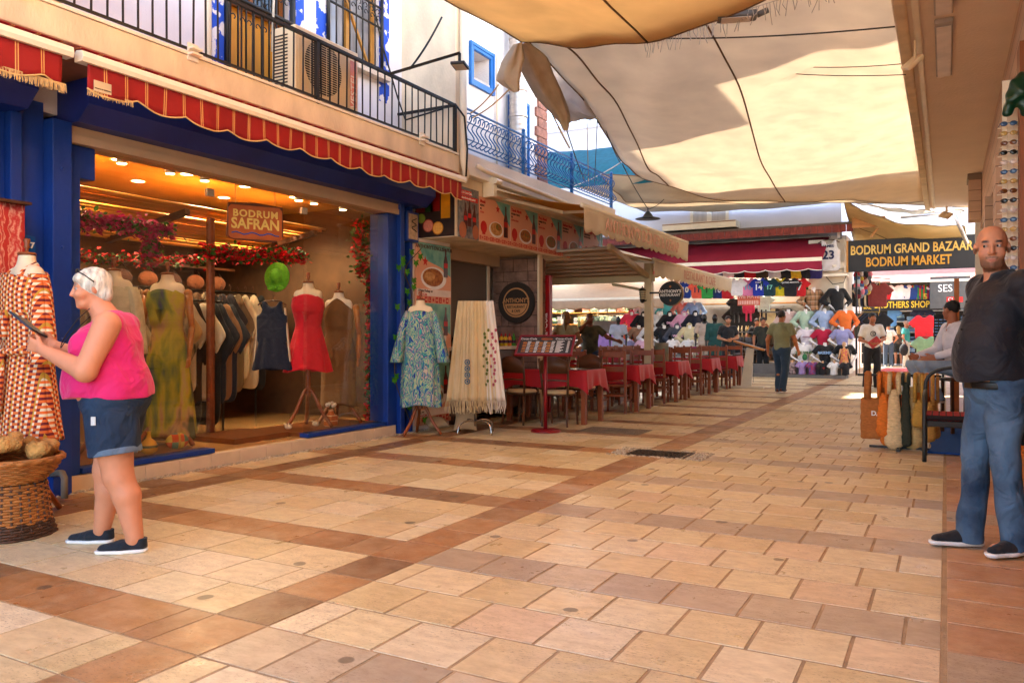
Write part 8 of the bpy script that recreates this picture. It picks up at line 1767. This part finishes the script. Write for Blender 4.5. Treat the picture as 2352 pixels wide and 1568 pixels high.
# small ornaments
t = thing('painted_gourd', 'yellow painted gourd vase with a green band behind the left glass', 'vase', P2(342, -6.25, .172)); MB().lathe([(.04, 0), (.072, .03), (.075, .07), (.055, .11), (.02, .14), (.014, .19), (.022, .2)], n=20).build('gourd', stripes('gourd_yellow', '#c89014', [(2, 1, .022, .944, '#3c4418')], .5), t, smooth=True)
t = thing('patchwork_pouch', 'orange patchwork felt pouch behind the left glass', 'pouch', P2(407, -6.28, .172), R(70)); MB().ball((0, 0, .075), (.105, .045, .075), 8).build('felt', checker('felt_patches', '#c84c1c', '#c8a83c', '#5c7c5c', 18), t, smooth=True)
t = thing('ceramic_jar', 'orange striped ceramic jar with white flowers behind the right glass', 'vase', P2(760, -6.3, .172)); MB().box((-.06, -.06, 0), (.06, .06, .13)).lathe([(.06, .13), (.03, .16), (.03, .2)], n=14).build('jar', stripes('jar_orange', '#b45a18', [(2, .06, .01, 0, '#d8b88c')], .4), t, smooth=False, bevel=.015); m = MB()
for k in range(8): m.ball((.045*math.cos(k), .045*math.sin(k), .24+.012*(k % 3)), .022, 4)
m.build('white_blossoms', FAB('#e0d4c0'), t, smooth=True); MB().tube([(0, 0, .15), (0, 0, .23)], .01, 4).build('stem', FAB('#3c4a1c'), t)
for u, lab in ((662, 'small spiky seashell on the wooden plinth'), (725, 'spiky seashell behind the right glass')):
    t = thing('seashell', lab, 'seashell', P2(u, -6.42, .185 if u < 700 else .176)); m = MB().ball((0, 0, .03), (.05, .035, .03), 6)
    for k in range(7): m.cyl((.03*math.cos(k), .02*math.sin(k), .04), (.06*math.cos(k), .045*math.sin(k), .07), .010, .002, 5)
    m.build('shell', M('shell', '#c8b090', .5, .2, 20), t, smooth=True)
# ================================================================== SCARVES, PILLOWS, BASKET
q = W(1092, 996, Z=0); SQ = (q.x, q.y, 0); t = thing('scarf_stand', 'chrome display stand with curved feet carrying cream fringed scarves', 'stand', SQ, R(28)); CHR = M('chrome', '#b8b0a8', .2, .1, metal=1)
MB().cyl((0, 0, .1), (0, 0, 1.62), .016).build('pole', CHR, t, smooth=True); MB().cyl((-.19, 0, 1.62), (.19, 0, 1.62), .012).build('crossbar', CHR, t)
for k in range(4): a = R(45+90*k); MB().tube(catmull([(0, 0, .16), (.14*math.cos(a), .14*math.sin(a), .17), (.26*math.cos(a), .26*math.sin(a), .13), (.30*math.cos(a), .30*math.sin(a), .01)], 4), .012, 7).build('foot', CHR, t, smooth=True)
SCF = M('scarf_cream', '#d0ba90', .9, .08, 5, .2, 160, trans=.15)
scl = [('plain cream fringed scarf at the left of the chrome stand', -.16, SCF), ('cream fringed scarf with blue ring embroidery', -.07, SCF), ('cream fringed scarf in the middle of the chrome stand', .02, M('scarf_tan', '#c8ac7c', .9, .08, 5, .2, 160)), ('cream fringed scarf with olive leaf embroidery', .10, SCF), ('white fringed scarf with pink flower embroidery at the right of the stand', .17, M('scarf_white', '#d8ccbc', .9, .06, 5, .2, 160))]
for k, (lab, x0, mt) in enumerate(scl):
    s = thing('fringed_scarf', lab, 'scarf', SQ, R(28), 'cream scarves on the chrome stand'); g = []
    for i in range(24):
        f = i/23; z = 1.66-1.24*f; w_ = .055+.06*f; c = x0*(1+.55*f); g.append([(c+w_*(j/8-.5)*2, -.03-.035*f-.02*math.sin(j*1.6+k)*(.4+f)-.012*math.sin(j*3.1+k*2)*f-(.01*k % .02), z+(.01*math.sin(j+k) if i else -.0)) for j in range(17)] if False else [(c+w_*(j/16-.5)*2, -.035-.035*f-.016*math.sin(j*.95+k)*(.4+f)-.008*math.sin(j*2.1+k*2)*f, z) for j in range(17)])
    MB().grid(g).build('cloth', mt, s, smooth=True, solid=.004); m = MB(); e = g[-1]
    for j in range(0, 17): a = Vector(e[j]); m.tube([a, a-Vector((rg2.uniform(-.01, .01), .003, .05)), a-Vector((rg2.uniform(-.02, .02), .0, rg2.uniform(.10, .17)))], .0045, 4)
    m.build('fringe', mt, s)
    if k == 1:
        m = MB()
        for z in (.66, .74, .82, .90): m.tube([(g[15][8][0]+.03*math.cos(a), g[15][8][1]-.03, z+.03*math.sin(a)) for a in np.linspace(0, 6.28, 12)], .006, 4); m.ball((g[15][8][0], g[15][8][1]-.028, z), (.014, .004, .014), 4)
        m.build('ring_embroidery', FAB('#2c6480'), s)
    if k in (3, 4):
        m = MB(); c0 = g[14][8]
        for i in range(16): z = .62+i*.045; m.ball((c0[0]+.03*math.sin(i*2.2), c0[1]-.032, z), (.016, .005, .022), 4)
        m.build('floral_embroidery', FAB('#5c6420' if k == 3 else '#a84c5c'), s)
def pillow(u, v, sx, sz, lab, rx, rz_):
    q = W(u, v, Z=0); n = 16; g1 = []; 
    for sg in (1, -1):
        g = [[((i/n-.5)*sx*(1-.10*math.sin(math.pi*j/n)), (j/n-.5)*sz*(1-.10*math.sin(math.pi*i/n)), sg*.075*(math.sin(math.pi*i/n)*math.sin(math.pi*j/n))**.45) for j in range(n+1)] for i in range(n+1)]; g1.append(g)
    m = MB().grid(g1[0]).grid([r[::-1] for r in g1[1]]); o = m.build('pillow', M('linen', '#a88c68', .9, .1, 8, .3, 120), smooth=True); o.location = (q.x, q.y, sz*.5*abs(math.sin(rx))+.07*abs(math.cos(rx))); o.rotation_euler = (rx, 0, rz_); tag(o, lab, 'pillow')
pillow(1070, 992, .30, .32, 'sand coloured linen pillow leaning upright against the chrome stand foot', R(62), R(24)); pillow(1002, 988, .30, .28, 'sand coloured linen pillow lying beside the dress form legs', R(14), R(50))
# wicker baskets
def weave(mb, prof, c, n, dz=.016, r=.009, amp=.006):
    zs = [p_[1] for p_ in prof]; rs = [p_[0] for p_ in prof]; z = zs[0]; k = 0
    while z < zs[-1]:
        rr_ = float(np.interp(z, zs, rs)); mb.tube([(c[0]+(rr_+amp*math.cos(n*a+math.pi*k))*math.cos(a), c[1]+(rr_+amp*math.cos(n*a+math.pi*k))*math.sin(a), c[2]+z) for a in np.linspace(0, 2*math.pi, n*4, endpoint=False)], r, 5, closed=True); z += dz; k += 1
WK = M('wicker', '#a8662c', .6, .35, 14, .3, 60); WK2 = M('wicker_dark', '#4c2c18', .6, .35, 14, .3, 60)
q = W(-15, 1236, Z=0); bq = (q.x-.02, q.y+.1, 0)
t = thing('wicker_basket', 'tall brown wicker basket standing upside down under the sponge tray', 'basket', bq); m = MB(); weave(m, [(.228, .09), (.20, .32)], (0, 0, 0), 14); m.build('woven_wall', WK, t, smooth=True); m = MB(); weave(m, [(.255, .0), (.228, .085)], (0, 0, .008), 14); m.build('dark_rim', WK2, t, smooth=True); m = MB(); weave(m, [(.2, .27), (.19, .31)], (0, 0, 0), 14, .014, .011); m.build('dark_band', WK2, t, smooth=True)
m = MB()
for k in range(28): a = 2*math.pi*k/28; m.cyl((.245*math.cos(a), .245*math.sin(a), .0), (.2*math.cos(a), .2*math.sin(a), .33), .007, n=5)
m.build('stakes', WK2, t); MB().lathe([(.001, .32), (.2, .325)], n=24).build('base_disc', WK2, t)
t = thing('wicker_tray', 'wide shallow wicker tray basket full of sea sponges', 'basket', (bq[0], bq[1], .325)); m = MB(); weave(m, [(.19, 0), (.25, .06), (.29, .13)], (0, 0, .01), 18, .014, .009, .007); m.build('woven_wall', WK, t, smooth=True); m = MB(); weave(m, [(.295, .13), (.29, .145)], (0, 0, .01), 22, .01, .013, .008); m.build('rim', WK, t, smooth=True); MB().lathe([(.001, .02), (.24, .05)], n=24).build('base_disc', WK2, t)
SPG = M('sponge', '#c8904c', .95, .35, 18, 1., 70); SPG2 = M('sponge_dark', '#a06428', .95, .35, 18, 1., 70)
for k in range(13):
    a = k*2.4; r_ = .07*math.sqrt(k); q = (bq[0]+r_*math.cos(a), bq[1]+r_*math.sin(a), .49+(.06 if k < 6 else .02)); S = SDF()
    for i in range(5): S.ell(vec(rg2.uniform(-.035, .035), rg2.uniform(-.035, .035), rg2.uniform(-.015, .03)), rg2.uniform(.03, .048), .02)
    v_, f_ = S.mesh(.008, folds(k, .006, 120, 120, 8)); o = mesh_obj('sea_sponge', v_, f_, SPG if k % 3 else SPG2); o.location = q; tag(o, f'{"dark" if k%3==0 else "golden"} brown natural sea sponge, {ordw[k]} outward from the middle of the wicker tray', 'sponge', 'sea sponges in the wicker tray')
rope([(-5.95, 3.62, .18), (-5.80, 3.62, .20), (-5.74, 3.6, .17), (-5.74, 3.6, .02)], .025, M('pvc_grey', '#7c7468', .5), 'grey pipe stub elbow at the foot of the blue pier', 'pipe', 'pipe')
# ================================================================== RIGHT HAND SIDE
q = W(2066, 1030, Z=0); RK = (q.x, q.y, 0); zb = W(2066, 862, Y=q.y).z; BM_ = M('rack_black', '#181412', .5); t = thing('bag_rack', 'low black metal rack hung with crochet bags', 'rack', RK)
MB().cyl((-.42, 0, zb), (.40, 0, zb), .013).build('bar', BM_, t); MB().cyl((0, 0, .03), (0, 0, zb), .014).build('post', BM_, t); MB().box((-.02, -.28, 0), (.02, .28, .03)).box((-.3, -.015, 0), (.3, .015, .025)).build('base', BM_, t)
bags = [(2008, 912, 1008, 46, '#b06c34', 'big brown straw tote with white letters at the left end of the crochet bag rack', 'box'), (2028, 905, 1003, 26, '#e07828', 'narrow orange crochet bag beside the brown tote', ''), (2040, 885, 1024, 30, '#e8802c', 'orange crochet bag with a wide strap on the rack', 'w'), (2053, 900, 1032, 34, '#dcc090', 'cream open mesh crochet bag left of the rust one', ''), (2068, 905, 1008, 34, '#d06034', 'rust red crochet bag in the middle of the rack', 'box'), (2080, 880, 1026, 22, '#34382c', 'dark green crochet bag on the rack', ''), (2095, 895, 1032, 40, '#d4ae70', 'cream mesh crochet bag right of the dark green one', ''), (2110, 920, 982, 26, '#b88c3c', 'small mustard crochet bag on the rack', ''), (2120, 918, 985, 28, '#e8802c', 'small orange crochet bag near the right end of the rack', ''), (2134, 925, 1015, 24, '#c89448', 'tan crochet bag near the right end of the rack', ''), (2147, 920, 1008, 20, '#b88040', 'brown crochet bag at the right end of the rack', '')]
for k, (u, v0, v1, w_, c, lab, kd) in enumerate(bags):
    y = RK[1]+(-.09 if k % 2 else .02); a = W(u, v0, Y=y); b = W(u, v1, Y=y); hw = w_*mpp(a)*.62; t = thing('crochet_bag', lab, 'bag', (a.x, y, b.z), 0, 'crochet bags on the low black rack'); H_ = a.z-b.z; S = SDF()
    mt = M('crochet'+c, c, .9, .18, 30, .6, 90, stretch=(1, 1, 2.2))
    if kd == 'box': S.bx(vec(0, 0, H_*.5), vec(hw, .035, H_*.5), .03, .02)
    else: S.cone(vec(0, 0, hw*.9), vec(0, 0, H_-.02), hw*.95, hw*.5, .02)
    v_, f_ = S.mesh(.009, folds(k, .006, 90, 90, 6)); v_ = v_*vec(1, .7, 1); mesh_obj('pouch', v_, f_, mt, t); top = zb-b.z
    for s in (-1, 1): MB().tube([(s*hw*.5, -.02, H_-.02), (s*hw*.45, -.03, top-.02), (s*hw*.45, RK[1]-y, top+.02), (s*hw*.45, .05, top-.1)], hw*.28 if kd != 'w' else hw*.42, 6).build('strap', mt, t, smooth=True)
    if k == 0: text('DA', .07, (.02, -.038, H_*.62), FY, WHT, t, ext=.006, bold=.002)
q = W(2123, 1060, Z=0); CQ = (q.x, q.y, 0); t = thing('garden_armchair', 'dark metal armchair with a red plaid cushion beside the man in jeans', 'armchair', CQ); CM = M('chair_metal', '#2a2826', .45, .1)
for x in (0, .56):
    MB().tube(catmull([(x, 0, 0), (x, 0, .40), (x, .03, .58), (x, .12, .65), (x, .30, .66), (x, .50, .66)], 4), .02, 8).build('arm_frame', CM, t, smooth=True); MB().tube([(x, .5, .66), (x, .5, 0)], .018, 8).build('leg', CM, t, smooth=True)
MB().box((.02, .02, .34), (.54, .5, .40)).build('wicker_seat', stripes('black_wicker', '#2c2824', [(2, .012, .004, 0, '#0c0a08')], .6), t, bevel=.01); MB().box((-.01, .0, .405), (.55, .5, .46)).build('cushion', stripes('red_plaid', '#a0141c', [(0, .06, .012, 0, '#1c0c0c'), (1, .06, .012, 0, '#1c0c0c')], .8), t, bevel=.02)
g = MB().tube(catmull([(0, .5, .45), (.02, .56, .8), (.28, .58, .9), (.54, .56, .8), (.56, .5, .45)], 5), .018, 8).build('back_frame', CM, t, smooth=True)
o = MB().grid([[(-.17+.03*math.sin(j*.7)+.62*i/8, 9.35+3.7*j/16, .012+.003*math.sin(i*j)) for j in range(17)] for i in range(9)]).build('blue_rug', M('rug_blue', '#0c4c9c', .95, .25, 40, .8, 120), solid=.012); tag(o, 'bright blue rug runner beside the shop wall behind the armchair', 'rug')
# eyewear rack
PX = W(2320, 500, Y=7.7).x; t = thing('eyewear_rack', 'tall white pegboard rack of sunglasses in a wooden frame on the right wall', 'rack', (PX, 7.7, 0)); OW = M('orange_wood', '#b4641c', .5, .15, 6)
MB().box((PX-.05, 7.8, .9), (PX+.09, 7.83, 3.35)).build('pegboard', WHITEP, t, True); MB().box((PX+.06, 7.6, .0), (PX+.25, 7.9, 3.6)).build('frame', M('rack_wood', '#8c4a1c', .45, .2, 6, stretch=(1, 1, .2)), t, True)
for x in (-.02, .02): MB().cyl((PX+x, 7.75, 1.0), (PX+x, 7.75, 3.2), .004, n=5).build('upright', WHITEP, t, True)
fc = [('#141210', 'black'), ('#6c3c18', 'tortoise'), ('#b89858', 'gold'), ('#3c5c84', 'blue'), ('#c8b8b0', 'clear pink')]
for k in range(24):
    z = 1.15+k*.079; c, nm = fc[k % 5]; s = thing('sunglasses', f'{nm} framed sunglasses on peg {ordw[k]} from the bottom of the eyewear rack', 'sunglasses', (PX-.01, 7.7, z), rg2.uniform(-.4, .1), 'sunglasses on the eyewear rack'); m = MB()
    for x in (-.033, .033): m.tube([(x+.024*math.cos(a), 0, .018*math.sin(a)) for a in np.linspace(0, 6.28, 11)], .0028, 4)
    m.tube([(-.06, 0, .008), (-.065, .1, 0)], .003, 4).tube([(.06, 0, .008), (.065, .1, 0)], .003, 4).tube([(-.01, 0, .004), (.01, 0, .004)], .003, 4); m.build('frame', FAB(c), s)
    m = MB().ball((-.033, 0, 0), (.023, .003, .017), 5).ball((.033, 0, 0), (.023, .003, .017), 5); m.build('lenses', M('lens'+nm, c, .08, .1), s, smooth=True); MB().bar((-.075, .06, -.02), (.075, .06, -.02), .006).build('peg', WHITEP, s)
q = W(2338, 222, Y=7.6); t = thing('green_jacket', 'dark green shiny jacket bundled at the top of the eyewear rack', 'jacket', q); S = SDF().ell(vec(.02, 0, .05), (.09, .08, .14), .03).cone(vec(0, 0, .05), vec(-.08, 0, -.12), .06, .04, .03).ell(vec(.06, 0, -.08), (.06, .05, .09), .03); v_, f_ = S.mesh(.008, folds(4, .012, 60, 40)); mesh_obj('fabric', v_, f_, M('green_nylon', '#0c3824', .3, .2), t)
t = thing('wooden_cabinet', 'orange wooden cabinet with an open shelf at the right edge behind the man in jeans', 'cabinet', (.7, 7, 0)); x0 = W(2322, 1050, Y=6.4).x
MB().box((x0, 6.4, 0), (1.1, 7.4, .42)).box((x0+.03, 6.45, .42), (1.1, 7.4, .44)).build('lower_body', OW, t, True, bevel=.006); MB().box((x0+.06, 6.75, .44), (1.1, 7.4, .72)).build('dark_recess', M('black'), t, True); MB().box((x0+.0, 6.7, .72), (1.1, 7.4, 1.15)).build('upper_body', OW, t, True, bevel=.006)
t = thing('metal_tin', 'round metal tin with a green label at the foot of the wooden cabinet', 'tin', (W(2346, 1140, Z=0).x, W(2346, 1140, Z=0).y, 0)); MB().lathe([(.07, 0), (.07, .2), (.074, .205), (.074, .215)], n=20).build('can', M('tin', '#9c8c5c', .35, .3, 8, metal=.6), t); MB().lathe([(.0705, .04), (.0705, .17)], n=20, cap=False).build('label', M('tin_label', '#4c6038', .5), t)
t = thing('sunglasses_spinner', 'rotating sunglasses display behind the seated man', 'display stand', (W(2166, 800, Y=22).x, 22, 0)); MB().box((-.2, -.02, .9), (.2, .02, 1.75)).build('panel', M('black'), t); MB().cyl((0, 0, 0), (0, 0, .9), .03).build('post', IRON, t); m = MB()
for i in range(4):
    for k in range(10): m.box((-.18+i*.095, -.06, .95+k*.073), (-.11+i*.095, -.02, .975+k*.073))
m.build('rows_of_sunglasses', M('mixed_lens', '#2c2c34', .1, col2='#4c7cc8', scale=20), t)
q = W(2290, 1000, Z=0)
